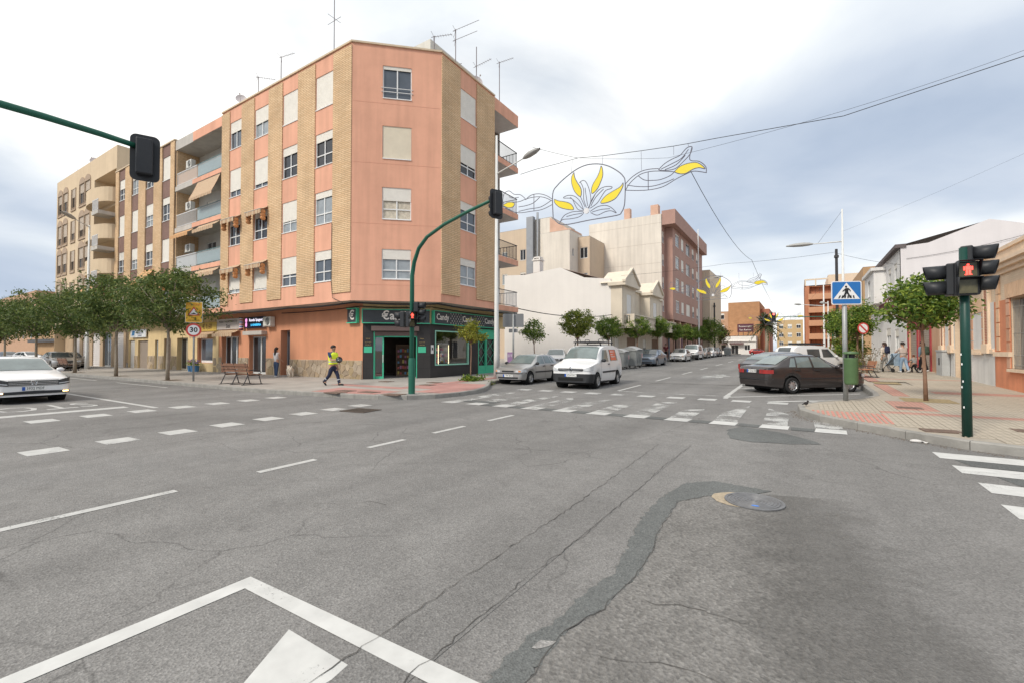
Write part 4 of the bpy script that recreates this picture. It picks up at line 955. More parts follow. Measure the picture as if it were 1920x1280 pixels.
cable('cable', 'black cable dropping down the yellow brick pier near the corner', [(-20.0, 14.42, 8.1), (-20.03, 14.42, 5.2), (-19.9, 14.42, 4.3), (-19.2, 14.5, 4.02)], .014, .0)
cable('cable', 'black cable slung from the pink block to the white house', [(-15.4, 25.0, 4.35), (-14.9, 41.0, 5.0)], .03, .35)

# ------------------------------------------------------------------ brown-banded neighbour
BBRICK = brick_mat('brown_brick', (.30, .19, .16), (.255, .155, .13), (.20, .13, .11), .24, .075, .85, .012)
nb = thing('apartment_building', 'apartment block with brown and yellow vertical brick bands beside the pink block', 'building', (-44, 15.0, .15))
F_N = ((-38.2, 14.5), (-1, 0), (0, -1))
cN = [(.7, 2.1), (3.6, 5.1), (6.5, 7.9), (9.3, 10.65)]
walls(F_N, 11.4, 4.1, TOP - .02, [(a, b, SILL[k], WT[k]) for a, b in cN for k in range(4)]).build('wall', BBRICK, nb, world=True)
for a0, a1 in [(0.02, .68), (2.12, 3.58), (5.12, 6.48), (7.92, 9.28), (10.67, 11.4)]: pier(F_N, a0, a1, 4.1, TOP - .05, .07, YBRICK, nb)
shN = [[.5, .98, .3, .99], [.8, .35, .5, .4], [.3, .55, .98, .3], [.99, .4, .98, .45]]
for c, (a, b) in enumerate(cN):
    for k in range(4): window(nb, F_N, a, b, SILL[k], WT[k], shN[c][k], [GLASS, GLASS_L][(c + k) % 2], transom=.3)
MB().frame_box(F_N, 0, 11.42, TOP - .02, TOP + .07, -.25, .1).build('parapet_cap', PARAPET, nb, world=True)
m = MB(); m.box(-49.6, -38.2, 14.6, 26, ROOF - .05, ROOF); m.build('roof', CONC, nb, world=True)
F_N2 = ((-38.2, 15.5), (-1, 0), (0, -1))
walls(F_N2, 11.4, 0, 4.1, [(.1, 1.9, .1, 2.6, .4), (3.0, 4.2, .1, 2.6, .25), (5.3, 5.9, .1, 2.5, .2), (7.3, 9.3, .1, 2.5, .2), (10.0, 11.3, .1, 2.55, .2)]).build('ground_wall', OCHRE, nb, world=True)
m = MB(); m.box(-49.6, -38.2, 14.55, 15.5, 4.0, 4.1); m.build('soffit', CONC, nb, world=True)
shop_door(nb, F_N2, .1, 1.9, .15, 2.6, .35, 2, M('door_cream', (.55, .5, .38), .6), GLASS_D)
for a0, a1, mt in ((3.0, 4.2, M('brown_shutter', (.16, .11, .10))), (5.3, 5.9, M('steel_grey', (.33, .34, .35))), (7.3, 9.3, M('taupe_shutter', (.33, .27, .22), .6)), (10.0, 11.3, M('pale_shutter', (.58, .56, .53), .6))):
    m = MB(); slats(m, F_N2, a0, a1, .15, 2.5, -.15, .09, .015); m.build('roller_shutter', mt, nb, world=True)
stone_strip(nb, F_N2, 1.95, 2.95, .15, 1.25, .45, 11); stone_strip(nb, F_N2, 4.25, 5.25, .15, 1.25, .45, 12); stone_strip(nb, F_N2, 5.95, 7.25, .15, 1.25, .45, 13); stone_strip(nb, F_N2, 9.35, 9.95, .15, 1.25, .42, 14)
awning(nb, F_N, 3.2, 5.4, 7.9, 1.0, .8, AWN_O, .2); awning(nb, F_N, .6, 2.2, 7.1, .5, .6, AWN_O, .2)
# ------------------------------------------------------------------ beige block with arched window heads
BEIGE = M('beige_render', (.66, .52, .36), .9, .08, .6, streak=.06); TAUPE = M('taupe_trim', (.40, .30, .22), .85, .1)
bg_ = thing('apartment_building', 'tall beige apartment block with arched window surrounds and rounded balconies', 'building', (-58, 15, .15))
F_E = ((-49.6, 14.5), (-1, 0), (0, -1)); sE = [6.5, 9.6, 12.6, 15.8]
cE = [(6.6, 8.0), (8.2, 9.6), (10.8, 12.0), (13.2, 14.6), (15.0, 16.3)]
hE = [(a, b, s, s + 1.95) for i, (a, b) in enumerate(cE) for s in sE] + [(.1, 5.5, s - 1.1, s + 1.6, 1.7) for s in sE]
walls(F_E, 16.9, 4.1, 19.4, hE).build('wall', BEIGE, bg_, world=True)
for i, (a, b) in enumerate(cE):
    for k, s in enumerate(sE):
        window(bg_, F_E, a, b, s, s + 1.95, .45 + .1 * ((i * 3 + k) % 3), [GLASS, GLASS_D][(i + k) % 2], M('shutter_tan', (.52, .44, .36), .6), TAUPE, transom=0)
        m = MB()
        m.frame_box(F_E, a - .12, a, s - .15, s + 1.95, 0, .05).frame_box(F_E, b, b + .12, s - .15, s + 1.95, 0, .05).frame_box(F_E, a - .12, b + .12, s - .3, s - .15, 0, .08)
        c = (a + b) / 2; r = (b - a) / 2 + .12
        if i != 2:
            arc = [fp(F_E, c + r * math.cos(q), s + 1.955 + .62 * math.sin(q), .05) for q in [math.pi * j / 12 for j in range(13)]]; arc0 = [fp(F_E, c + r * math.cos(q), s + 1.955 + .62 * math.sin(q), .0) for q in [math.pi * j / 12 for j in range(13)]]
            m.add(arc + arc0, [tuple(range(13))] + [(j, j + 1, 14 + j, 13 + j) for j in range(12)])
        m.build('window_surround', TAUPE, bg_, world=True)
for k, s in enumerate(sE):                 # rounded balcony fronts
    z0 = s - 1.35; arc = []
    for j in range(15):
        q = math.pi * j / 14; arc.append((2.8 - 2.75 * math.cos(q), 1.05 * math.sin(q)))
    m = MB(); m.grid([[fp(F_E, a, z, d) for a, d in arc] for z in (z0, z0 + 1.25)]); m.grid([[fp(F_E, a, z0, d * q) for a, d in arc] for q in (0, 1)]); m.grid([[fp(F_E, a, z0 + 1.25, d * q) for a, d in arc] for q in (.9, 1)])
    m.build('balcony', BEIGE, bg_, world=True)
    m = MB(); m.fquad(F_E, .1, 5.5, s - 1.1, s + 1.6, -1.65); m.build('balcony_wall', M('loggia_wall', (.6, .585, .55)), bg_, world=True)
    window(bg_, ((-49.6, 16.1), (-1, 0), (0, -1)), 1.2, 3.4, s - 1.0, s + 1.1, .3, GLASS_D, transom=0, sill=False)
awning(bg_, F_E, 2.4, 5.2, 8.3, 1.5, 1.1, AWN_O, .2)
m = MB(); m.box(-66.5, -49.6, 14.55, 28, 18.9, 19.0).box(-66.52, -66.48, 14.5, 28, 0, 19.4).box(-49.62, -49.58, 14.5, 28, 15, 19.4); m.build('side_wall', BEIGE, bg_, world=True)
for (x0, k) in ((-49.3, 1), (-49.3, 2), (-49.3, 3)):
    m = MB(); m.box(-51.2, -49.65, 13.3, 14.5, FL[k] - .1, FL[k] + .2); o = m.build('side_balcony', CONC, bg_, world=True)
    rail(bg_, ((-49.65, 13.3), (-1, 0), (0, -1)), .05, 1.5, FL[k] + .2, .95, -.04, RAILW, .16, .02)
F_E2 = ((-49.6, 15.3), (-1, 0), (0, -1))
walls(F_E2, 16.9, 0, 4.1, [(.5 + 2.9 * i, 2.6 + 2.9 * i, .1, 3.3, .2) for i in range(5)]).build('ground_wall', M('tan_stone', (.45, .33, .22), .9, .1), bg_, world=True)
for i in range(5):
    m = MB()
    if i == 1: shop_door(bg_, F_E2, .5 + 2.9 * i, 2.6 + 2.9 * i, .15, 3.3, .2, 2, M('steel_grey', (.33, .34, .35)), GLASS)
    else: slats(m, F_E2, .5 + 2.9 * i, 2.6 + 2.9 * i, .15, 3.3, -.12, .2, .03); m.build('roller_shutter', M('shutter_white', (.68, .64, .62), .6, .06), bg_, world=True)
m = MB(); m.box(-66.5, -49.6, 14.5, 15.4, 4.0, 4.12); m.build('soffit', CONC, bg_, world=True)
# ------------------------------------------------------------------ far end of the main street
def plain_block(name, label, x0, x1, y0, y1, z1, wall, roof=CONC, rows=0, front='y', cols=0, wz=(1.2, 1.5), z0=3.2, pitch=3.0, shut=.4, extra=None, glass=None, ww=1.3):
    """a box building with real recessed windows in its -Y ('y') and street ('x'/'X') faces"""
    t = thing(name, label, 'building', ((x0 + x1) / 2, (y0 + y1) / 2, 0)); fr = {'y': ((x0, y0), (1, 0), (0, -1), x1 - x0), 'X': ((x1, y0), (0, 1), (1, 0), y1 - y0), 'x': ((x0, y0), (0, 1), (-1, 0), y1 - y0)}
    for key, (O, tt, n, L_) in fr.items():
        F = (O, tt, n); holes = []
        if key in front and cols:
            for r in range(rows):
                for c in range(cols):
                    a = L_ * (c + .5) / cols; holes.append((a - ww / 2, a + ww / 2, z0 + r * pitch, z0 + r * pitch + wz[1]))
        walls(F, L_, -.5, z1, holes).build('wall', wall, t, world=True)
        for i, h in enumerate(holes): window(t, F, *h, shut=(shut * (.4 + (i * 7 % 5) / 4)), glass=glass or [GLASS, GLASS_L, GLASS_D][i % 3], transom=0, depth=.14)
    m = MB(); m.box(x0, x1, y0, y1, z1 - .02, z1 + .02); m.build('roof', roof, t, world=True)
    m = MB(); m.poly([(x0, y1, -.5), (x1, y1, -.5), (x1, y1, z1), (x0, y1, z1)]); m.build('rear_wall', wall, t, world=True)
    return t
BRK = M('brick_ochre_far', (.42, .27, .15), .9, .12, .8)
plain_block('apartment_building', 'low brown block with dark shops far down the main street', -112, -84, 22, 40, 9.5, BRK, rows=2, front='yX', cols=6, z0=4.2, ww=1.6)
plain_block('apartment_building', 'reddish block rising at the far edge of the main street', -150, -122, 24, 44, 13, M('brick_tan_far', (.46, .29, .19), .9, .1), rows=3, front='yX', cols=5, z0=4)
m = MB(); m.box(-112.5, -83.5, 21.2, 22, 3.0, 3.5); o = m.build('shop_canopy', M('canopy_dark', (.08, .08, .085), .7)); tag(o, 'dark canopy over the shops of the low brown block', 'canopy')
# ------------------------------------------------------------------ side street, this side
WHITEW = M('white_render', (.78, .745, .71), .92, .05, .35, streak=.025); CREAM = M('cream_stone', (.68, .60, .49), .85, .08, 1.0, streak=.05)
PALE = M('pale_blank_render', (.74, .68, .60), .92, .09, .3, streak=.12); TILEC = M('roof_tile', (.22, .155, .13), .85, .2, 3)
def balustrade(root, F, a0, a1, z0, h, d, mat):
    m = MB(); m.frame_box(F, a0, a1, z0 + h - .12, z0 + h, d - .1, d + .1).frame_box(F, a0, a1, z0, z0 + .12, d - .1, d + .1)
    for a in (a0 + .12, a1 - .12): m.frame_box(F, a - .12, a + .12, z0 + .12, z0 + h - .12, d - .09, d + .09)
    o = m.build('balustrade', mat, root, world=True); b = MB(); b.lathe([(.05, 0), (.04, .1), (.085, .28), (.04, .5), (.05, h - .24)], 8); me = b.mesh('baluster', mat, True); org = parent_world(o)
    k = int((a1 - a0 - .5) / .24)
    for i in range(k):
        a = a0 + .25 + (a1 - a0 - .5) * (i + .5) / k; p = fp(F, a, z0 + .12, d); c = link_mesh('baluster', me, o); c.location = (p[0] - org[0], p[1] - org[1], p[2] - org[2])
def pediment_house(label, y0, y1, side_wall):
    t = thing('town_house', label, 'house', (-16, (y0 + y1) / 2, .3)); L_ = y1 - y0; F = ((-15, y0), (0, 1), (1, 0)); Fb = ((-13.9, y0), (0, 1), (1, 0))
    walls(F, L_, 0, 7.9, [(5.0, 6.6, 5.0, 7.1), (1.0, 2.2, 1.0, 2.9), (4.6, 7.6, .3, 3.0, .2)]).build('wall', CREAM, t, world=True)
    window(t, F, 5.0, 6.6, 5.0, 7.1, .5, GLASS, transom=0); window(t, F, 1.0, 2.2, 1.0, 2.9, .5, GLASS_D, transom=0)
    m = MB(); slats(m, F, 4.6, 7.6, .3, 3.0, -.1, .15, .02); m.build('garage_door', M('garage_brown', (.24, .15, .10), .6), t, world=True)
    # projecting bay with pediment
    walls(Fb, 4.0, 4.1, 7.7, [(1.3, 2.7, 4.9, 7.0)]).build('bay_wall', CREAM, t, world=True); window(t, Fb, 1.3, 2.7, 4.9, 7.0, .95, GLASS, WHITE, transom=0)
    m = MB(); m.box(-15, -13.9, y0 + .001, y0 + .05, 4.1, 7.7).box(-15, -13.9, y0 + 3.95, y0 + 3.999, 4.1, 7.7).box(-15, -13.9, y0, y0 + 4.0, 4.0, 4.1); m.build('bay_side', CREAM, t, world=True)
    m = MB(); m.box(-15.2, -13.5, y0 - .3, y0 + 4.3, 7.7, 8.0)
    m.add([(-13.6, y0 - .25, 8.0), (-13.6, y0 + 4.25, 8.0), (-13.6, y0 + 2.0, 9.35), (-16, y0 - .25, 8.0), (-16, y0 + 4.25, 8.0), (-16, y0 + 2.0, 9.35)], [(0, 1, 2), (3, 5, 4), (0, 2, 5, 3), (1, 4, 5, 2)]); m.build('pediment', CREAM, t, world=True)
    m = MB()
    for s_ in (-1, 1):
        A = (y0 + 2.0 + s_ * 2.4, 7.99); B = (y0 + 2.0, 9.42)
        m.add([(-13.45, A[0], A[1]), (-13.45, B[0], B[1]), (-13.45, B[0], B[1] + .18), (-13.45, A[0], A[1] + .2), (-13.75, A[0], A[1]), (-13.75, B[0], B[1]), (-13.75, B[0], B[1] + .18), (-13.75, A[0], A[1] + .2)], [(0, 1, 2, 3), (7, 6, 5, 4), (0, 4, 5, 1), (3, 2, 6, 7), (0, 3, 7, 4)])
    m.build('cornice', CREAM, t, world=True)
    m = MB(); m.box(-15, -12.9, y0 + .6, y1 - 1.2, 3.75, 4.05); m.build('balcony', CREAM, t, world=True)
    balustrade(t, ((-13.05, y0 + .6), (0, 1), (1, 0)), 0, L_ - 1.8, 4.05, 1.0, 0.0, CREAM)
    balustrade(t, ((-14.9, y0 + .75), (1, 0), (0, -1)), .1, 1.75, 4.05, 1.0, 0.0, CREAM)
    m = MB(); m.box(-15.2, -14.8, y0 + 4, y1, 7.9, 8.2); m.build('eave', CREAM, t, world=True)
    # tiled roof slope, tiles as ridges
    m = MB(); n = int(L_ / .25); rows = []
    for i in range(n * 2 + 1):
        y = y0 + .02 + (L_ - .04) * i / (n * 2); z = .05 * (i % 2); rows.append([(-14.9, y, 8.15 + z), (-20.3, y, 9.9 + z), (-25, y, 9.6 + z)])
    m.grid(rows); m.build('roof', TILEC, t, world=True)
    if side_wall:
        m = MB(); P = [(-27, y0, -.3), (-15.0, y0, -.3), (-15.0, y0, 8.4), (-17.7, y0, 8.75), (-20.3, y0, 9.97), (-24.4, y0, 9.6), (-27, y0, 9.75)]
        m.poly(P, .25, (0, 1, 0)); m.build('party_wall', WHITEW, t, world=True)
        m = MB(); m.box(-24.0, -23.2, 42.0, 42.8, 9.3, 11.2).box(-24.1, -23.1, 41.9, 42.9, 11.2, 11.32).box(-23.95, -23.25, 42.05, 42.75, 11.5, 11.62)
        for a in ((-24, 42), (-23.3, 42), (-24, 42.7), (-23.3, 42.7)): m.box(a[0], a[0] + .1, a[1], a[1] + .1, 11.32, 11.5)
        m.build('chimney', WHITEW, t, world=True)
    return t
pediment_house('white town house with a broad blank side wall and a pediment over the balcony', 41.0, 50.2, True)
pediment_house('cream town house with pediment squeezed against the brown apartment block', 50.25, 59.6, False)
# tall beige backs behind the white house
BK = M('back_beige', (.60, .48, .36), .92, .06, .4, streak=.06)
t = plain_block('apartment_building', 'stepped beige rear of a block rising behind the white town house', -28.3, -24.4, 52, 66, 16.9, PALE, rows=3, front='X', cols=7, z0=7.0, pitch=3.35, shut=.02, ww=.5, wz=(1, 1.0))
t = plain_block('apartment_building', 'beige rear wing with small paired windows behind the white town house', -24.38, -22.75, 54.5, 66, 16.4, BK, rows=3, front='y', cols=1, z0=6.9, pitch=3.35, shut=0.02, ww=1.05, wz=(1.2, 1.4))
t = plain_block('apartment_building', 'beige stair tower with metal flue behind the white town house', -31, -27.3, 52.6, 60, 19.1, PALE)
m = MB(); m.poly([(-27.5, 52.55, 17.0), (-24.6, 52.55, 17.0), (-27.5, 52.55, 19.0)], .3, (0, 1, 0)).box(-27.3, -24.5, 52.6, 56, 16.9, 17.2); m.build('roof_gable', M('salmon_trim', (.62, .40, .30), .9), t, world=True)
m = MB(); m.tube([(-29.2, 52.3, 9), (-29.2, 52.3, 19.9)], .16, 8); m.build('flue', M('flue_zinc', (.42, .43, .44), .4, .1, metal=.7), t, world=True)
m = MB(); m.box(-30.7, -29.7, 51.9, 52.55, 8, 19.4); m.build('duct', M('duct_grey', (.30, .31, .33), .5, .1, metal=.3), t, world=True)
t = plain_block('apartment_building', 'beige back wall with one small window seen past the pink block balconies', -40, -31, 54, 62, 18.6, BK, rows=2, front='y', cols=3, z0=11, pitch=3.2, shut=.1, ww=.9)
# brown apartment block
BRN = M('mauve_brown_brick', (.42, .26, .215), .88, .07, .8, streak=.04)
t = thing('apartment_building', 'mauve brown five-storey block with a pale blank side wall', 'building', (-15, 70, .6)); F5 = ((-14.0, 61.5), (0, 1), (1, 0)); L5 = 21.2
zs5 = [6.7, 9.7, 12.7, 15.7]; c5 = [(1.6, 3.6), (5.0, 6.6), (8.2, 10.8), (12.6, 14.0), (16.0, 17.4)]
walls(F5, L5, 5.9, 18.2, [(a, b, z, z + 1.7, .14 if i != 2 else 1.0) for i, (a, b) in enumerate(c5) for z in zs5]).build('wall', BRN, t, world=True)
for i, (a, b) in enumerate(c5):
    for k, z in enumerate(zs5): window(t, F5, a, b, z, z + 1.7, [.1, .9, .0, .5, .7][i] if not (i == 2 and k == 0) else .98, GLASS_L if i == 0 else GLASS_D, SHUT, transom=.3 if i == 0 else 0)
m = MB(); m.box(-14.99, -13.3, 59.85, 83.2, 17.9, 19.75); m.build('parapet', BRN, t, world=True)
walls(((-15, 59.8), (0, 1), (1, 0)), 1.7, 0, 17.9, [(.3, 1.1, z, z + 1.5) for z in zs5]).build('wall', BRN, t, world=True)
for z in zs5: window(t, ((-15, 59.8), (0, 1), (1, 0)), .3, 1.1, z, z + 1.5, .5, GLASS, transom=0)
m = MB(); m.box(-15, -14, 61.49, 61.52, 5.9, 18.2).box(-15, -14, 61.5, 82.7, 5.7, 5.9).box(-15.1, -15, 61.5, 82.7, 0, 5.7).box(-25, -14, 82.65, 82.75, 0, 19.5); m.build('return_wall', BRN, t, world=True)
for i in range(6): m = MB(); m.box(-14.6, -14.1, 62 + 3.9 * i, 62.5 + 3.9 * i, .3, 5.69); m.build('column', M('salmon_trim', (.62, .40, .30)), t, world=True)
for i in range(5): m = MB(); m.box(-14.98, -14.9, 63 + 3.9 * i, 65.6 + 3.9 * i, .5, 3.4); m.build('shop_front', [M('door_blue', (.10, .28, .42), .5), GLASS_D, M('mauve', (.3, .2, .3), .6), GLASS_D, GLASS][i], t, world=True)
m = MB(); m.box(-25, -15.0, 59.7, 59.8, 0, 19.35); m.build('blank_wall', PALE, t, world=True)
m = MB()
for k in range(7): m.box(-24.95, -15.05, 59.69, 59.701, 2.6 + k * 2.6, 2.63 + k * 2.6)
m.build('wall_joint', M('joint_pale', (.50, .45, .39), .9), t, world=True)
m = MB(); m.box(-25, -15, 59.85, 82, 19.2, 19.3); m.build('roof', CONC, t, world=True)
m = MB(); m.box(-16.6, -15.6, 60.5, 61.5, 19.3, 20.9); m.build('chimney', M('salmon_trim', (.62, .40, .30)), t, world=True); m = MB(); m.box(-20.2, -19.4, 60.5, 61.3, 19.3, 21); m.build('chimney', MATS['salmon_trim'], t, world=True)
plain_block('apartment_building', 'narrow cream block standing beyond the brown apartment block', -24, -13, 84, 97, 15.5, M('cream_far', (.66, .55, .42), .9, .06), rows=3, front='y', cols=3, z0=4.5)
# ------------------------------------------------------------------ head of the side street
ORG = brick_mat('orange_brick_far', (.50, .27, .14), (.46, .245, .125), (.42, .25, .15), .5, .16, .9, .01, bump=.1)
t = plain_block('apartment_building', 'orange brick block with a plain end wall closing the side street', -15.7, -8.5, 130, 150, 14.0, ORG)
m = MB(); m.box(-8.48, -6.5, 133, 150, 0, 12.3); m.build('red_wing', M('brick_red_far', (.40, .17, .11), .9, .1), t, world=True)
plain_block('apartment_building', 'low orange wing with white windows at the head of the side street', -19.3, -15.75, 130.2, 150, 11.8, M('brick_ochre2', (.46, .28, .18), .9, .08), rows=3, front='y', cols=1, z0=3.6, pitch=3.1, ww=1.7, shut=.2)
t = thing('restaurant', 'low white restaurant with awnings at the end of the side street', 'building', (-14, 127, .7)); Fz = ((-19, 126), (1, 0), (0, -1))
walls(Fz, 10, 0, 5.3, [(.8, 3.2, 1.6, 3.2), (4.4, 6.0, .8, 3.2), (7.4, 8.6, 1.8, 3.2)]).build('wall', M('white_far', (.74, .71, .67), .9, .05), t, world=True)
for a0, a1, z in ((.8, 3.2, 1.6), (4.4, 6.0, .8), (7.4, 8.6, 1.8)): window(t, Fz, a0, a1, z, 3.2, .1, GLASS_D, transom=0)
m = MB(); m.box(-19, -9, 126, 130, 5.2, 5.3).box(-9.05, -9, 126, 130, 0, 5.2).box(-19.1, -8.9, 125.7, 126, 3.9, 4.05); m.build('roof', M('white_far', (.74, .71, .67)), t, world=True)
for a in (.5, 4.1): m = MB(); m.box(-19 + a, -19 + a + 3.1, 124.9, 125.98, 3.2, 3.55); m.build('awning', M('awning_maroon', (.16, .09, .09), .8), t, world=True)
t = thing('roof_sign', 'dark maroon roof sign with pale lettering above the white restaurant', 'sign', (-11.2, 126.5, 5.3)); Fq = ((-13.2, 126.4), (1, 0), (0, -1))
m = MB(); m.frame_box(Fq, 0, 3.6, 6.2, 8.2, 0, .2); m.build('panel', M('sign_maroon', (.10, .03, .045), .5), t, world=True)
m = MB()
for a in (.2, 1.3, 2.4, 3.4): m.frame_box(Fq, a - .06, a + .06, 5.3, 6.2, .02, .14)
m.build('post', IRON, t, world=True)
letter(t, 'Restaurante', .62, Fq, 1.8, 7.6, .21, LET); letter(t, 'San Ramon', .6, Fq, 1.8, 6.75, .21, LET)
plain_block('apartment_building', 'small ochre houses far beyond the palm tree', -7, 1, 190, 210, 12.5, M('ochre_far', (.52, .37, .2), .9, .1), rows=3, front='y', cols=3, z0=3.5)
plain_block('warehouse', 'pale low shed on the horizon at the end of the street', -4, 30, 300, 320, 7, PALE)
RED = M('terracotta_brick', (.46, .20, .115), .9, .08, .6); BAL = M('terracotta_balcony', (.56, .30, .18), .9, .08, .6)
t = thing('apartment_building', 'terracotta block with stacked wide balconies beyond the parked cars', 'building', (6, 128, .8)); Fx = ((1.0, 122), (1, 0), (0, -1))
walls(Fx, 16, 0, 16.0, [(.9, 5.0, 2.4 + 2.95 * k, 4.4 + 2.95 * k, 1.2) for k in range(5)] + [(6.2, 7.4, 3.0 + 2.95 * k, 4.4 + 2.95 * k) for k in range(4)] + [(9, 10.4, 3.0 + 2.95 * k, 4.4 + 2.95 * k) for k in range(4)]).build('wall', RED, t, world=True)
for k in range(5):
    z = 1.2 + 2.95 * k; m = MB(); m.frame_box(Fx, .7, 5.2, z, z + 1.25, .01, .7); m.build('balcony', BAL, t, world=True)
    m = MB(); m.fquad(Fx, .85, 5.05, z + 1.1, z + 3.3, -1.21); m.build('balcony_wall', RED, t, world=True)
    window(t, ((1.0, 123.15), (1, 0), (0, -1)), 1.2, 4.6, 2.45 + 2.95 * k, 4.35 + 2.95 * k, .02, GLASS_D, frame=M('frame_bronze', (.10, .07, .06), .5), transom=0, sill=False, mull=3)
    if k < 4:
        for a in (6.2, 9): window(t, Fx, a, a + 1.3, 3.0 + 2.95 * k, 4.4 + 2.95 * k, .4, GLASS_D, transom=0)
m = MB(); m.box(1.0, 1.05, 122, 140, 0, 17.5).box(1, 17, 122.1, 140, 15.9, 16.0); m.build('side_wall', RED, t, world=True)
m = MB(); m.box(5.5, 17, 124, 138, 16, 18.6).box(1.0, 5.5, 122, 122.25, 17.4, 17.7).box(1.0, 1.3, 122, 122.25, 16, 17.4).box(3, 3.25, 122, 122.25, 16, 17.4); m.build('penthouse', M('cream_far', (.66, .55, .42)), t, world=True)
plain_block('apartment_building', 'tan brick block half hidden behind the orange trees', 9, 26, 95, 118, 15.5, BRK, rows=2, front='yx', cols=4, z0=9)
# ------------------------------------------------------------------ raised pavement side: gabled white house
LIL = M('grey_lilac_render', (.66, .63, .64), .92, .06, .3, streak=.05)
t = thing('town_house', 'large white house with a windowless grey gable wall', 'house', (12, 48, .5))
m = MB(); m.poly([(6, 41.2, 0), (24, 41.2, 0), (24, 41.2, 8.0), (12, 41.2, 9.65), (10.44, 41.2, 10.15), (7.45, 41.2, 8.98), (6, 41.2, 8.9)], .3, (0, 1, 0)); m.build('gable_wall', LIL, t, world=True)
Fg = ((6, 41.2), (0, 1), (-1, 0)); WV = M('white_villa', (.74, .73, .72), .9, .05, streak=.05)
walls(Fg, 16, 0, 8.8, [(1.4, 2.5, 6.2, 8.0), (4.0, 5.2, 6.2, 8.0), (1.2, 2.6, .5, 3.2), (4.5, 6.6, .5, 3.4)]).build('wall', WV, t, world=True)
for a0, a1, z0, z1 in ((1.4, 2.5, 6.2, 8.0), (4.0, 5.2, 6.2, 8.0), (1.2, 2.6, .5, 3.2), (4.5, 6.6, .5, 3.4)): window(t, Fg, a0, a1, z0, z1, .2, GLASS, transom=0)
Fg2 = ((5.2, 47.6), (0, 1), (-1, 0)); walls(Fg2, 6, 5.6, 8.2, [(2.2, 3.8, 6.3, 7.7)]).build('bay_wall', WV, t, world=True); window(t, Fg2, 2.2, 3.8, 6.3, 7.7, .0, GLASS_D, transom=0)
m = MB(); m.box(5.2, 6, 47.6, 47.62, 5.6, 8.2).box(5.2, 6, 47.6, 53.6, 5.5, 5.6).box(5.0, 6.1, 47.4, 53.8, 8.2, 8.45); m.build('bay_side', WV, t, world=True)
m = MB(); m.box(5.7, 6.3, 41.1, 57.3, 8.8, 9.05).poly([(6, 41.3, 9.0), (6, 57, 9.0), (10.4, 57, 10.1), (10.4, 41.3, 10.1)]); m.build('roof', M('roof_edge_dark', (.12, .10, .10), .8), t, world=True)
s = board('shop_sign', 'maroon shop fascia with pale script half hidden by the orange trees', ((6, 41.3), (0, 1), (-1, 0)), .05, 9.5, 4.85, 5.75, .01, .12, M('sign_wine', (.20, .02, .05), .5))
m = MB(); m.tube([fp(((6, 41.3), (0, 1), (-1, 0)), 5.2 - q * .16, 5.3 + .28 * math.sin(q * .9) * math.exp(-q * .06), .13) for q in range(26)], .03, 5); m.build('script', LET, s, world=True)
# shuttered shop between
t = thing('shop_building', 'one-storey shop with grey roller shutters in red frames', 'building', (8, 36, .5)); Fm = ((6, 30.7), (0, 1), (-1, 0))
walls(Fm, 10.45, 0, 5.2, [(2.3, 4.6, .4, 3.2, .2), (5.5, 8.1, .4, 3.3, .2)]).build('wall', M('peach_render', (.62, .38, .25), .9, .08, streak=.06), t, world=True)
for a0, a1 in ((2.3, 4.6), (5.5, 8.1)):
    m = MB(); slats(m, Fm, a0, a1, .4, 3.2, -.12, .12, .03); m.build('roller_shutter', M('shutter_taupe', (.40, .34, .29), .6, .08), t, world=True)
    m = MB(); m.frame_box(Fm, a0 - .22, a0, .3, 3.4, 0, .06).frame_box(Fm, a1, a1 + .22, .3, 3.4, 0, .06).frame_box(Fm, a0, a1, 3.25, 3.45, 0, .05); m.build('shutter_frame', M('frame_red', (.36, .05, .06), .6), t, world=True)
m = MB(); m.frame_box(Fm, 8.5, 10.45, .3, 3.6, 0, .05); m.build('white_pier', WV, t, world=True)
m = MB(); m.box(6.0, 20, 30.7, 41.1, 5.1, 5.2).box(6, 20, 30.68, 30.72, 4.5, 5.2); m.build('roof', CONC, t, world=True)
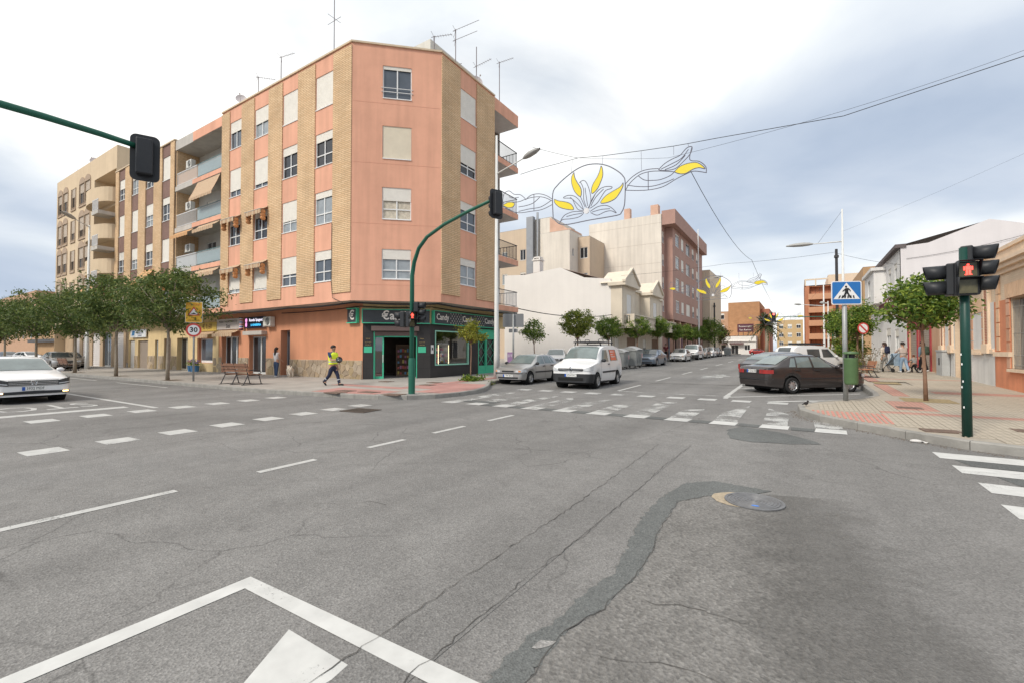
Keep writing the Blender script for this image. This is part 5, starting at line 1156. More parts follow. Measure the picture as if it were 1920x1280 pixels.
# ------------------------------------------------------------------ ochre single-storey houses
OY = brick_mat('cream_brick', (.80, .64, .47), (.76, .59, .43), (.70, .56, .42), .24, .07, .9, .008, bump=.25); TRIM = M('ochre_trim', (.78, .61, .45), .85, .08, 2, streak=.04)
RBR = brick_mat('red_brick', (.42, .13, .085), (.36, .105, .07), (.55, .40, .28), .2, .06, .9, .012, bump=.5)
QUO = [M('quoin_%d' % i, c, .88, .12, 5, bump=.2) for i, c in enumerate([(.60, .36, .25), (.55, .31, .20), (.68, .46, .30)])]
def ochre_house(label, y0, y1, dado, dz, wins, dcol, quoins, pil):
    t = thing('terraced_house', label, 'house', (7, (y0 + y1) / 2, .3)); F = ((6.0, y0), (0, 1), (-1, 0)); L_ = y1 - y0
    walls(F, L_, -.2, 4.3, [(a, b, z0, z1, .3) for a, b, z0, z1 in wins]).build('wall', OY, t, world=True)
    walls(((5.97, y0), (0, 1), (-1, 0)), L_, -.2, dz, [(a - .005, b + .005, z0 - .005, z1 + .01, .02) for a, b, z0, z1 in wins if z0 < dz]).build('dado', dado, t, world=True)
    m = MB(); segs = [0.0] + sorted(q for a, b, z0, z1 in wins if z0 < dz for q in (a, b)) + [L_]
    for a, b in zip(segs[::2], segs[1::2]): m = MB(); m.frame_box(F, a, b, dz, dz + .16, .0, .09); m.build('dado_moulding', TRIM, t, world=True)
    m = MB(); m.frame_box(F, 0, L_, 4.3, 4.45, -.1, .08).frame_box(F, 0, L_, 4.45, 4.6, -.1, .2).frame_box(F, 0, L_, 4.6, 4.72, -.1, .3).frame_box(F, 0, L_, 4.72, 5.1, -.25, .04).frame_box(F, 0, L_, 5.1, 5.22, -.3, .1); m.build('cornice', TRIM, t, world=True)
    for a, b, z0, z1 in wins:
        if z1 - z0 > 2.6: shop_door(t, F, a, b, z0, z1, .25, 1, M('door_brown', (.24, .15, .10), .6), M('door_panel', (.28, .24, .21), .6)); continue
        window(t, F, a, b, z0, z1, .0, GLASS_D, transom=0, depth=.3, frame=M('window_brown', (.22, .15, .10), .6))
        g = MB(); n = int((b - a) / .11)
        for i in range(n + 1): p = fp(F, a + (b - a) * (i + .5) / (n + 1), 0, -.04); g.tube([(p[0], p[1], z0), (p[0], p[1], z1 - .08)], .008, 5)
        for z in (z0 + .12, z0 + .45, (z0 + z1) / 2, z1 - .3): g.tube([fp(F, a, z, -.04), fp(F, b, z, -.04)], .009, 5)
        g.build('window_grille', M('grille_grey', (.32, .31, .29), .5), t, world=True)
        k = 7; vq = MB()
        for i in range(k):                 # voussoirs, each its own block
            s0 = a - .35 + (b - a + .7) * i / k; s1 = a - .35 + (b - a + .7) * (i + 1) / k; v_ = MB(); tz = (i - 3) * .02
            v_.add([fp(F, s0 + .012, z1 + .03, 0), fp(F, s1 - .012, z1 + .03, 0), fp(F, s1 - .012 + .04 * (i - 2.5) / 3, z1 + .52, 0), fp(F, s0 + .012 + .04 * (i - 3.5) / 3, z1 + .52, 0)] + [fp(F, s0 + .012, z1 + .03, .06), fp(F, s1 - .012, z1 + .03, .06), fp(F, s1 - .012 + .04 * (i - 2.5) / 3, z1 + .52, .06), fp(F, s0 + .012 + .04 * (i - 3.5) / 3, z1 + .52, .06)], [(4, 5, 6, 7), (0, 1, 5, 4), (1, 2, 6, 5), (2, 3, 7, 6), (3, 0, 4, 7)]); v_.build('voussoir', QUO[2], t, world=True)
        for s_, e in ((a - .32, a - .04), (b + .04, b + .32)):
            z = z0 + .02
            while z < z1 - .1: v_ = MB(); v_.frame_box(F, s_, e, z, min(z + .40, z1), 0, .05); v_.build('quoin', QUO[int(z * 10) % 2], t, world=True); z += .44
        m = MB(); m.frame_box(F, a - .1, b + .1, z0 - .1, z0 - .002, -.2, .12); m.build('window_sill', TRIM, t, world=True)
    for q in quoins:
        z = dz + .2
        while z < 4.2: v_ = MB(); v_.frame_box(F, q, q + .28, z, min(z + .46, 4.25), 0, .055); v_.build('quoin', QUO[2], t, world=True); z += .5
    for q in pil:
        m = MB(); m.frame_box(F, q, q + .62, dz, dz + .35, 0, .16).frame_box(F, q + .04, q + .14, dz + .35, 4.3, 0, .1).frame_box(F, q + .48, q + .58, dz + .35, 4.3, 0, .1); m.build('pilaster', TRIM, t, world=True)
        m = MB(); m.frame_box(F, q + .141, q + .479, dz + .35, 4.29, 0, .085); m.build('pilaster_brick', RBR, t, world=True)
    m = MB(); m.box(6.3, 18, y0, y1, 4.9, 5.0).box(6, 18, y0 - .01, y0 + .01, -.2, 5.0); m.build('roof', CONC, t, world=True)
    return t
ochre_house('ochre brick house with terracotta base and tall barred window', 14.8, 23.28, M('dado_terracotta', (.66, .26, .14), .9, .16, 1.2, streak=.15), 1.45, [(5.3, 7.0, 1.05, 3.38), (1.2, 2.9, 1.05, 3.38)], None, [7.95], [])
ochre_house('ochre brick house with pale grey base and red brick pilasters', 23.3, 30.65, M('dado_grey', (.66, .65, .63), .9, .1, 1.2, streak=.12), 1.55, [(1.35, 2.35, 1.6, 3.1), (4.0, 5.1, .25, 3.4), (5.8, 6.6, 1.6, 3.1)], None, [], [.35, 5.15, 6.7])
m = MB(); m.box(0, .12, 0, .9, 0, .5); 
def meter_box():
    t = thing('utility_cabinet', 'grey metal utility cabinet against the pale grey house base', 'cabinet', (5.85, 29.6, zr(29.6)))
    m = MB(); m.box(-.18, .1, -.55, .55, 0, 1.15); m.build('body', M('cabinet_grey', (.42, .43, .43), .6, .1, 4), t, bevel=.015)
    m = MB(); m.box(-.2, .12, -.6, .6, 1.15, 1.22); m.build('lid', MATS['cabinet_grey'], t)
    m = MB(); m.box(-.19, -.18, -.12, .1, .5, .85); m.build('vent', IRON, t)
meter_box()
m = MB(); m.box(-.05, .0, -.45, .45, -1.0, 1.0); o = m.build('shop_blade_sign', M('sign_wood', (.20, .09, .05), .6)); o.location = (5.1, 23.9, 2.6); o.rotation_euler = (0, 0, R(90)); bpy.data.objects.remove(o)

# ------------------------------------------------------------------ masts, signals, signs, lamps
MGREEN = M('mast_green', (.015, .115, .075), .45, .12, 3); SIGBLK = M('signal_black', (.022, .024, .028), .5, .1, 4); LENS = M('lens_dark', (.03, .03, .03), .12, .2, 9, spec=.7)
GALV = M('galvanised', (.33, .34, .34), .5, .15, 9, metal=.3); LAMPW = M('lamp_pole_white', (.66, .66, .64), .5, .08, 2); LAMPG = M('lamp_head_grey', (.36, .36, .35), .5)
RT = Vector((.844, .536, 0)); FW = Vector((-.536, .844, 0))
def signal_head(root, c, face, n=3, s=.27, lit=None, square=False, board_=None, visor=.24):
    """housing with n lenses and visors; c = bottom centre of the housing in root space, face = outward direction"""
    f = Vector(face).normalized(); r = Vector((-f.y, f.x, 0)); c = Vector(c)
    def P(a, d, z): return tuple(c + r * a + f * d + Vector((0, 0, z)))
    F = ((c.x, c.y), (r.x, r.y), (f.x, f.y))
    m = MB(); m.frame_box(F, -s * .56, s * .56, c.z, c.z + n * s, -.16, 0); o = m.build('signal_head', SIGBLK, root, bevel=.02)
    for k in range(n):
        zc = (k + .5) * s; R_ = s * .40
        m = MB()
        if square: m.add([P(a, .012, zc + z) for a, z in ((-R_, -R_), (R_, -R_), (R_, R_), (-R_, R_))], [(0, 1, 2, 3)])
        else: m.add([P(R_ * math.cos(q), .012, zc + R_ * math.sin(q)) for q in [2 * math.pi * i / 20 for i in range(20)]], [tuple(range(20))])
        m.build('lens', LENS if not square else M('lens_olive', (.10, .09, .05), .2, .3, 12), o)
        v = MB()
        if square:
            v.add([P(-R_ - .03, 0, zc - R_), P(-R_ - .03, 0, zc + R_ + .03), P(R_ + .03, 0, zc + R_ + .03), P(R_ + .03, 0, zc - R_), P(-R_ - .03, .03, zc - R_), P(-R_ - .03, .16, zc + R_ + .03), P(R_ + .03, .16, zc + R_ + .03), P(R_ + .03, .03, zc - R_)], [(0, 1, 5, 4), (1, 2, 6, 5), (2, 3, 7, 6)])
        else:
            A = [R(q) for q in range(-65, 246, 10)]
            v.grid([[P((R_ + .015) * math.cos(q), d * (.9 + .1 * math.sin(q)), zc + (R_ + .015) * math.sin(q)) for q in A] for d in (0, visor * .5, visor)])
        sv = v.build('visor', SIGBLK, o, True); so = sv.modifiers.new('s', 'SOLIDIFY'); so.thickness = .008
        if lit == k:
            g_ = MB(); RM = M('signal_red_lit', (.9, .05, .04), .4, 0, emit=(1, .07, .05), estr=2.6); h = s * .34
            def bx(a0, a1, z0, z1): g_.add([P(a, .02, zc + z) for a, z in ((a0 * h, z0 * h), (a1 * h, z0 * h), (a1 * h, z1 * h), (a0 * h, z1 * h))], [(0, 1, 2, 3)])
            bx(-.16, .16, .66, .98); bx(-.34, .34, -.05, .62); bx(-.62, -.38, -.1, .55); bx(.38, .62, -.1, .55); bx(-.3, -.04, -.95, -.08); bx(.04, .34, -.95, -.08); bx(-.45, -.3, -.95, -.8); bx(.34, .5, -.95, -.8)
            g_.build('red_figure', RM, o)
    if board_:
        w, h0, h1 = board_; m = MB(); rr = .09; pts = []
        for cx, cz, q0 in ((w - rr, h1 - rr, 0), (-w + rr, h1 - rr, 90), (-w + rr, h0 + rr, 180), (w - rr, h0 + rr, 270)):
            for q in range(0, 91, 18): pts.append(P(cx + rr * math.cos(R(q0 + q)), -.02, cz + rr * math.sin(R(q0 + q))))
        m.poly(pts, .012, tuple(-f)); m.build('backing_board', SIGBLK, o)
    return o
def mast(name, label, base, top_z, arm, sig, heads):
    t = thing(name, label, 'traffic light', base); m = MB(); pts = [(0, 0, 0), (0, 0, top_z)] + [(arm[0] * s, arm[1] * s, z) for s, z in sig]
    n = len(pts); rad = [.085, .075] + [.07 - .028 * i / (n - 3) for i in range(n - 2)]
    m.tube(pts, rad, 14); m.build('pole', MGREEN, t, True)
    m = MB(); m.lathe([(.115, 0), (.115, 1.15), (.1, 1.25)], 16); auto_smooth(m.build('sleeve', MGREEN, t)); m = MB(); m.box(-.2, .2, -.2, .2, -.02, .012); m.build('base_plate', GALV, t)
    e = pts[-1]; signal_head(t, (e[0], e[1], e[2] - .47), heads['end'], 3, .20, None, False, (.20, -.09, .69)); return t
arc = [(.03, 4.7), (.10, 5.15), (.22, 5.45), (.45, 5.68), (.72, 5.82), (1.0, 5.92)]
t = mast('traffic_light_mast', 'green traffic light mast with curved arm standing before the sweet shop', (-11.4, 11.45, .15), 4.1, (4.6, -1.55), [(s, z - .15 - .22 * s) for s, z in arc], {'end': (-.93, .37, 0)})
signal_head(t, (-.33, -.16, 2.3), (-.95, -.3, 0), 2, .27); signal_head(t, (.22, .12, 2.45), (.9, .45, 0), 3, .24); signal_head(t, (.16, -.16, 2.30), (.97, -.20, 0), 2, .26, 1, True)
t = mast('traffic_light_mast', 'green curved traffic light arm reaching in from the picture edge over the main street', (-9.35, -1.75, .0), 4.2, (0.02, 4.85), [(.03, 4.5), (.1, 4.72), (.22, 4.9), (.45, 5.02), (.6, 5.06), (.75, 5.08), (.88, 5.08), (1.0, 5.06)], {'end': (-.75, .35, 0)})
def post_signal():
    t = thing('traffic_light_post', 'green traffic light post with lit red pedestrian figure at the raised pavement', 'traffic light', (2.45, 10.97, zr(10.97)))
    m = MB(); m.tube([(0, 0, 0), (0, 0, 3.3)], [.07, .064], 14); m.build('pole', M('mast_green_shaded', (.006, .05, .038), .45, .15, 3), t, True)  # same green as the masts, with this post's shading put into the colour
    m = MB()
    for z, q in ((.85, 3.6), (.95, 3.9), (1.42, 3.5), (1.25, 3.7), (.5, 4.0)): m.box(.068 * math.cos(q) - .012, .068 * math.cos(q) + .004, .068 * math.sin(q) - .012, .068 * math.sin(q), z, z + .035)
    m.build('sticker_remnant', WHITE, t)
    tc_ = Vector((-.218, -.976, 0)); rt_ = Vector((.976, -.218, 0))       # towards the road we stand on, and along the kerb
    signal_head(t, tuple(rt_ * .045 + tc_ * .20 + Vector((0, 0, 2.45))), tuple(tc_ + rt_ * .30), 2, .29, 1, True)
    signal_head(t, tuple(rt_ * .13 - tc_ * .10 + Vector((0, 0, 2.52))), tuple(rt_ + tc_ * .12), 3, .27, visor=.30)
    signal_head(t, tuple(rt_ * -.24 + tc_ * .02 + Vector((0, 0, 2.47))), tuple(-rt_ + tc_ * .12), 2, .28, visor=.30)
    for z in (2.5, 2.95): m = MB(); m.tube([tuple(rt_ * -.2 + Vector((0, 0, z))), tuple(rt_ * .1 + Vector((0, 0, z)))], .028, 8); m.build('bracket', SIGBLK, t)
post_signal()
# crossing sign on a post that also carries the litter bin
BLUE = M('sign_road_blue', (.02, .16, .46), .45, .06, 5); SWHITE = M('sign_road_white', (.78, .78, .78), .45, .03); SBLK = M('sign_road_black', (.015, .015, .017), .5)
def flat(name, root, pts, d, mat, c, f, th=.003):
    """polygon on a sign face: pts (right, up) about c, at distance d along the facing f"""
    f = Vector(f).normalized(); r = Vector((-f.y, f.x, 0)); m = MB(); P = [tuple(Vector(c) + r * a + Vector((0, 0, z)) + f * d) for a, z in pts]
    m.poly(P, th, tuple(f)); return m.build(name, mat, root)
def rrect(w, h, r=.05, n=5):
    out = []
    for cx, cz, q0 in ((w - r, h - r, 0), (-w + r, h - r, 90), (-w + r, -h + r, 180), (w - r, -h + r, 270)):
        for i in range(n + 1): q = R(q0 + 90 * i / n); out.append((cx + r * math.cos(q), cz + r * math.sin(q)))
    return out
def crossing_sign():
    t = thing('road_sign', 'blue square pedestrian crossing sign on a grey post above the litter bin', 'sign', (1.09, 16.09, zr(16.09))); f = -FW - RT * .12
    m = MB(); m.tube([(0, 0, 0), (0, 0, 3.4)], .062, 10); m.build('post', GALV, t, True)
    c = tuple(-FW * .075 + Vector((0, 0, 3.06)))
    flat('panel', t, rrect(.40, .335), 0, SWHITE, c, f, .012); flat('blue_field', t, rrect(.375, .31, .04), .013, BLUE, c, f)
    flat('triangle', t, [(-.35, -.18), (.35, -.18), (0, .29)], .0175, SWHITE, c, f)
    for i, a in enumerate((-.2, -.12, -.04, .04, .12, .2)): flat('stripe', t, [(a - .025 - .02 * (a > 0) * 0, -.155), (a + .012, -.155), (a * .86 + .022, -.075), (a * .86 - .012, -.075)], .022, SBLK, c, f)
    flat('walker_head', t, [(.03 * math.cos(q) - .012, .175 + .03 * math.sin(q)) for q in [2 * math.pi * i / 12 for i in range(12)]], .022, SBLK, c, f)
    flat('walker_body', t, [(-.035, .13), (.045, .135), (.105, .07), (.095, .03), (.082, .03), (.08, .065), (.045, .09), (.04, .02), (.085, -.07), (.11, -.14), (.075, -.145), (.05, -.075), (.0, -.02), (-.035, -.075), (-.09, -.145), (-.125, -.14), (-.07, -.05), (-.045, .02), (-.045, .075), (-.1, .03), (-.115, .045)], .0265, SBLK, c, f)
    b = thing('litter_bin', 'green round litter bin clamped to the crossing sign post', 'litter bin', tuple(Vector((1.09, 16.09, 0)) - FW * .22 + Vector((0, 0, zr(16) + .48)))); GB = M('bin_green', (.085, .155, .065), .55, .12, 5)
    m = MB(); m.lathe([(.135, 0), (.155, .02), (.166, .06), (.17, .7), (.175, .72), (.166, .74)], 24); auto_smooth(m.build('body', GB, b))
    m = MB(); m.lathe([(.09, .74), (.09, .86)], 16, caps=False); m.build('neck', SIGBLK, b, True)
    m = MB(); m.lathe([(.18, .85), (.19, .87), (.175, .91), (.0005, .93)], 24); auto_smooth(m.build('lid', GB, b))
    for q in (0, 2.1, 4.2): m = MB(); m.box(.15 * math.cos(q) - .01, .15 * math.cos(q) + .01, .15 * math.sin(q) - .01, .15 * math.sin(q) + .01, .73, .86); m.build('strut', GB, b)
crossing_sign()
def speed_sign():
    t = thing('road_sign', 'yellow hump warning and round thirty limit signs on one post', 'sign', (-25.32, 10.5, .15)); f = (.80, -.60, 0); YEL = M('sign_amber', (.72, .42, .04), .5, .05); RED_ = M('sign_red', (.55, .06, .05), .5, .05)
    m = MB(); m.tube([(0, 0, 0), (0, 0, 3.9)], .045, 10); m.build('post', GALV, t, True); ff = Vector(f).normalized(); c = tuple(ff * .06 + Vector((0, 0, 3.38)))
    flat('panel', t, rrect(.36, .51, .03), 0, SWHITE, c, f, .012); flat('amber_field', t, rrect(.345, .495, .02), .013, YEL, c, f)
    flat('triangle', t, [(-.27, -.17), (.27, -.17), (0, .28)], .0175, RED_, c, f); flat('triangle_inner', t, [(-.19, -.125), (.19, -.125), (0, .18)], .022, SWHITE, c, f)
    flat('hump', t, [(-.13, -.1), (.13, -.1), (.09, -.07), (.05, -.06), (.03, -.03), (-.03, -.03), (-.05, -.06), (-.09, -.07)], .0265, SBLK, c, f)
    right = Vector((0, 0, 1)).cross(ff)
    for tx, z, s in (('ATENCION', .37, .12), ('Paso', -.27, .11), ('sobreelevado', -.4, .095)): text_obj(tx, s, RED_ if z > 0 else SBLK, t, TM(Vector(c) + ff * .018 + Vector((0, 0, z)), right, ff), ext=.002)
    c2 = tuple(ff * .06 + Vector((0, 0, 2.5))); ring = lambda r_: [(r_ * math.cos(q), r_ * math.sin(q)) for q in [2 * math.pi * i / 32 for i in range(32)]]
    flat('round_panel', t, ring(.33), 0, RED_, c2, f, .012); flat('round_field', t, ring(.245), .013, SWHITE, c2, f); text_obj('30', .34, SBLK, t, TM(Vector(c2) + ff * .018, right, ff), ext=.002, offset=.008)
speed_sign()
def no_stopping():
    t = thing('road_sign', 'round red and white no-parking sign hidden among the orange trees', 'sign', (2.82, 30.4, zr(30))); f = -FW; c = tuple(Vector(f) * .05 + Vector((0, 0, 2.35)))
    m = MB(); m.tube([(0, 0, 0), (0, 0, 2.6)], .03, 8); m.build('post', GALV, t, True); ring = lambda r_: [(r_ * math.cos(q), r_ * math.sin(q)) for q in [2 * math.pi * i / 24 for i in range(24)]]
    flat('panel', t, ring(.3), 0, M('sign_red', (.55, .06, .05)), c, f, .012); flat('field', t, ring(.23), .013, SWHITE, c, f); flat('bar', t, [(-.19, .13), (-.13, .19), (.19, -.13), (.13, -.19)], .018, MATS['sign_red'], c, f)
no_stopping()
def sign_backs():
    t = thing('road_sign', 'backs of two grey road signs on a post beside the pink block', 'sign', (-13.0, 20.6, zl(20.6))); m = MB(); m.tube([(0, 0, 0), (0, 0, 3.35)], .05, 8); m.build('post', GALV, t, True)
    for a in (-.29, .29): flat('panel', t, rrect(.27, .36, .05), 0, M('sign_back', (.21, .215, .22), .5, .08), tuple(RT * a + Vector((0, 0, 3.0)) + FW * .07), -FW, .012)
    flat('small_plate', t, rrect(.24, .1, .02), 0, MATS['sign_back'], (FW * .07 + Vector((0, 0, 2.45))), -FW, .01)
    m = MB(); m.box(-.18, .18, -.14, .14, 0, 1.3); o = m.build('kiosk_post', M('lilac_kiosk', (.36, .22, .40), .6, .08)); o.location = (-13.75, 21.5, zl(21.5)); o.rotation_euler = (0, 0, .6); o['label'] = 'lilac street kiosk post beyond the sweet shop side door'; o['category'] = 'kiosk'
    f = Vector((math.sin(.6), -math.cos(.6), 0)); text_obj('DTI', .2, WHITE, o, TM((0, -.142, 1.1), (1, 0, 0), (0, -1, 0)), ext=.002)
sign_backs()
def lamp(label, base, h, arm_z, arm, r0=.11, head=.8, stay=False, tilt=.12):
    t = thing('street_lamp', label, 'street lamp', base); m = MB(); m.tube([(0, 0, 0), (0, 0, 1.2), (0, 0, h)], [r0 * 1.15, r0, r0 * .45], 12); m.build('pole', LAMPW, t, True)
    a = Vector((arm[0], arm[1], 0)); l = a.length; u = a.normalized(); m = MB(); m.tube([(0, 0, arm_z), tuple(a * .5 + Vector((0, 0, arm_z + tilt * l * .5))), tuple(a + Vector((0, 0, arm_z + tilt * l)))], [.045, .035, .03], 8); m.build('arm', LAMPW, t, True)
    w = Vector((-u.y, u.x, 0)); c = a + Vector((0, 0, arm_z + tilt * l)); m = MB(); rows = []
    for s, hw, ht in ((-.05, .05, .06), (.1, .13, .13), (.35, .18, .17), (.7, .17, .14), (1.0, .07, .05)):
        p = c + u * (s * head) + Vector((0, 0, tilt * s * head)); rows.append([tuple(p + w * (hw * math.cos(q)) + Vector((0, 0, ht * (math.sin(q) if math.sin(q) > 0 else math.sin(q) * .7)))) for q in [2 * math.pi * i / 12 for i in range(13)]])
    m.grid(rows); m.build('lamp_head', LAMPG, t, True)
    if stay: m = MB(); m.tube([(0, 0, h - .1), tuple(a * .8 + Vector((0, 0, arm_z + tilt * l * .8)))], .008, 5); m.build('stay_wire', IRON, t)
    return t
lamp('tall white street lamp at the kerb before the shop green side door', (-13.5, 19.73, zl(19.7)), 12.8, 10.75, (1.75, -.1), .13, .95, tilt=.24)
lamp('white street lamp with a stay wire rising behind the crossing sign', (2.45, 36.9, zr(36.9)), 10.4, 8.25, (-1.7, .0), .10, 1.5, True, .02)
lamp('grey street lamp before the beige block over the tree crowns', (-48.9, 12.6, zl(12)), 11.7, 11.55, (1.3, -1.2), .14, 1.6, tilt=.1)
lamp('white lamp pole at the kerb before the far cream block', (-12.8, 72.5, zl(72)), 19, 11.2, (2.2, 0), .14, 1.2)
lamp('white lamp pole before the terracotta block, taller of two', (2.45, 65.5, zr(65)), 8.6, 6.0, (-2.3, 0), .12, .7, True)
lamp('white lamp pole before the terracotta block, shorter of two', (2.45, 56.0, zr(56)), 5.8, 5.6, (-.3, 0), .1, .4)
def plain_pole(label, base, h, r): m = MB(); m.lathe([(r * 1.2, 0), (r * 1.15, h * .3), (r, h), (r * .9, h + .05)], 8); m.box(-r * 1.6, r * 1.6, -r * 1.6, r * 1.6, h * .93, h * .95); o = m.build('pole', IRON); o.location = base; tag(o, label, 'pole')
plain_pole('dark wire pole rising behind the crossing sign', (2.4, 42.0, zr(42)), 8.6, .09); plain_pole('dark tall pole before the orange brick block', (-12.6, 86, .9), 9.0, .13)
def far_signal():
    t = thing('traffic_light_mast', 'distant traffic light on a long thin arm showing red', 'traffic light', (4.2, 84, .9)); m = MB(); m.tube([(0, 0, 0), (0, 0, 5.2), (-1.2, 0, 5.9), (-7.6, 0, 6.1)], [.1, .09, .07, .05], 8); m.build('pole', MGREEN, t, True)
    o = signal_head(t, (-7.7, 0, 5.3), (0, -1, 0), 3, .5); m = MB(); m.add([(-7.7 + .16 * math.cos(q), -.03, 5.3 + 1.25 + .16 * math.sin(q)) for q in [2 * math.pi * i / 12 for i in range(12)]], [tuple(range(12))]); m.build('red_light', M('signal_red_far', (.9, .1, .08), .4, 0, emit=(1, .12, .1), estr=3.0), t)
far_signal()
# benches
WOODB = M('bench_wood', (.20, .10, .06), .6, .25, 7); WOODO = M('bench_wood_orange', (.42, .20, .11), .65, .2, 7)
def bench(label, loc, rz, wood, L_=1.9):
    t = thing('park_bench', label, 'bench', loc, rz)
    for i, (y, z) in enumerate([(.02, .44), (.16, .44), (.30, .44), (.43, .43)]): m = MB(); m.box(-L_ / 2, L_ / 2, y, y + .12, z, z + .035); m.build('seat_slat', wood, t)
    for z in (.56, .70, .82): m = MB(); dy = -.02 - (z - .5) * .28; m.box(-L_ / 2, L_ / 2, dy - .035, dy, z, z + .12); m.build('back_slat', wood, t)
    for x in (-L_ / 2 + .14, L_ / 2 - .14, 0) if L_ > 1.5 else (-.5, .5):
        m = MB(); m.tube([(x, -.22, 0), (x, -.02, .42), (x, -.03, .5), (x, -.15, .96)], .022, 7).tube([(x, .62, 0), (x, .5, .42), (x, .02, .42)], .022, 7)
        if x: m.tube([(x, -.08, .62), (x, .3, .66), (x, .52, .62), (x, .60, .54), (x, .54, .47), (x, .48, .5)], .02, 7)
        m.tube([(x, -.3, .012), (x, .68, .012)], .02, 6); m.build('leg', IRON, t)
    return t
bench('brown slatted park bench on the grey pavement by the thirty sign', (-21.3, 10.55, .15), R(6), WOODB)
bench('weathered orange wooden bench on the raised pavement', (2.75, 26.9, zr(26.9) + .01), R(100), WOODO, 1.4).scale = (.8, .8, .8)
bench('brown bench half hidden behind the white saloon car', (-46.8, 10.75, .15), R(2), WOODB)
# refuse containers
def container(label, loc, rz, s=1.0):
    t = thing('refuse_container', label, 'refuse container', loc, rz); t.scale = (s,) * 3; CG = M('container_grey', (.33, .34, .33), .6, .15, 4, streak=.1)
    m = MB(); b = [(-.62, -.45, .18), (.62, -.45, .18), (.62, .45, .18), (-.62, .45, .18)]; u = [(-.72, -.55, 1.2), (.72, -.55, 1.2), (.72, .55, 1.2), (-.72, .55, 1.2)]
    m.add(b + u, [(3, 2, 1, 0), (4, 5, 6, 7), (0, 1, 5, 4), (1, 2, 6, 5), (2, 3, 7, 6), (3, 0, 4, 7)]); m.build('body', CG, t, bevel=.04)
    m = MB(); m.box(-.76, .76, -.59, .59, 1.2, 1.27); m.build('rim', CG, t, bevel=.02)
    m = MB(); rows = [[(-.74 + .0, y, 1.27 + .33 * math.cos(y / .6 * 1.25) - .1), (-.3, y, 1.3 + .36 * math.cos(y / .6 * 1.25) - .1), (.3, y, 1.3 + .36 * math.cos(y / .6 * 1.25) - .1), (.74, y, 1.27 + .33 * math.cos(y / .6 * 1.25) - .1)] for y in [-.58 + 1.16 * i / 10 for i in range(11)]]; m.grid(rows)
    for x in (-.74, .74): m.add([(x, r_[0][1], r_[0][2]) for r_ in rows] + [(x, .58, 1.27), (x, -.58, 1.27)], [tuple(range(13))])
    m.build('lid', M('container_lid', (.42, .42, .41), .55, .12, 4), t)
    for x in (-.5, .5):
        for y in (-.38, .38): m = MB(); m.lathe([(.09, -.03), (.09, .03)], 12, (x, y, .09), 'y'); m.build('castor', TAR, t)
    for x in (-.3, 0, .3): m = MB(); m.box(x - .03, x + .03, -.56, -.5, .35, 1.1); m.build('rib', CG, t)
    m = MB(); m.box(.35, .55, -.565, -.535, .75, 1.05); m.build('hazard_label', stripe_mat('hazard', (.6, .1, .08), (.75, .75, .75), .08), t)
container('grey refuse container nearer the delivery van', (-11.5, 33.3, gz(33)), R(92)); container('grey refuse container beside the blue grey saloon', (-11.2, 35.4, gz(35)), R(88), 1.1); container('grey refuse container at the far end of the parked row', (-10.8, 88, .75), R(90))
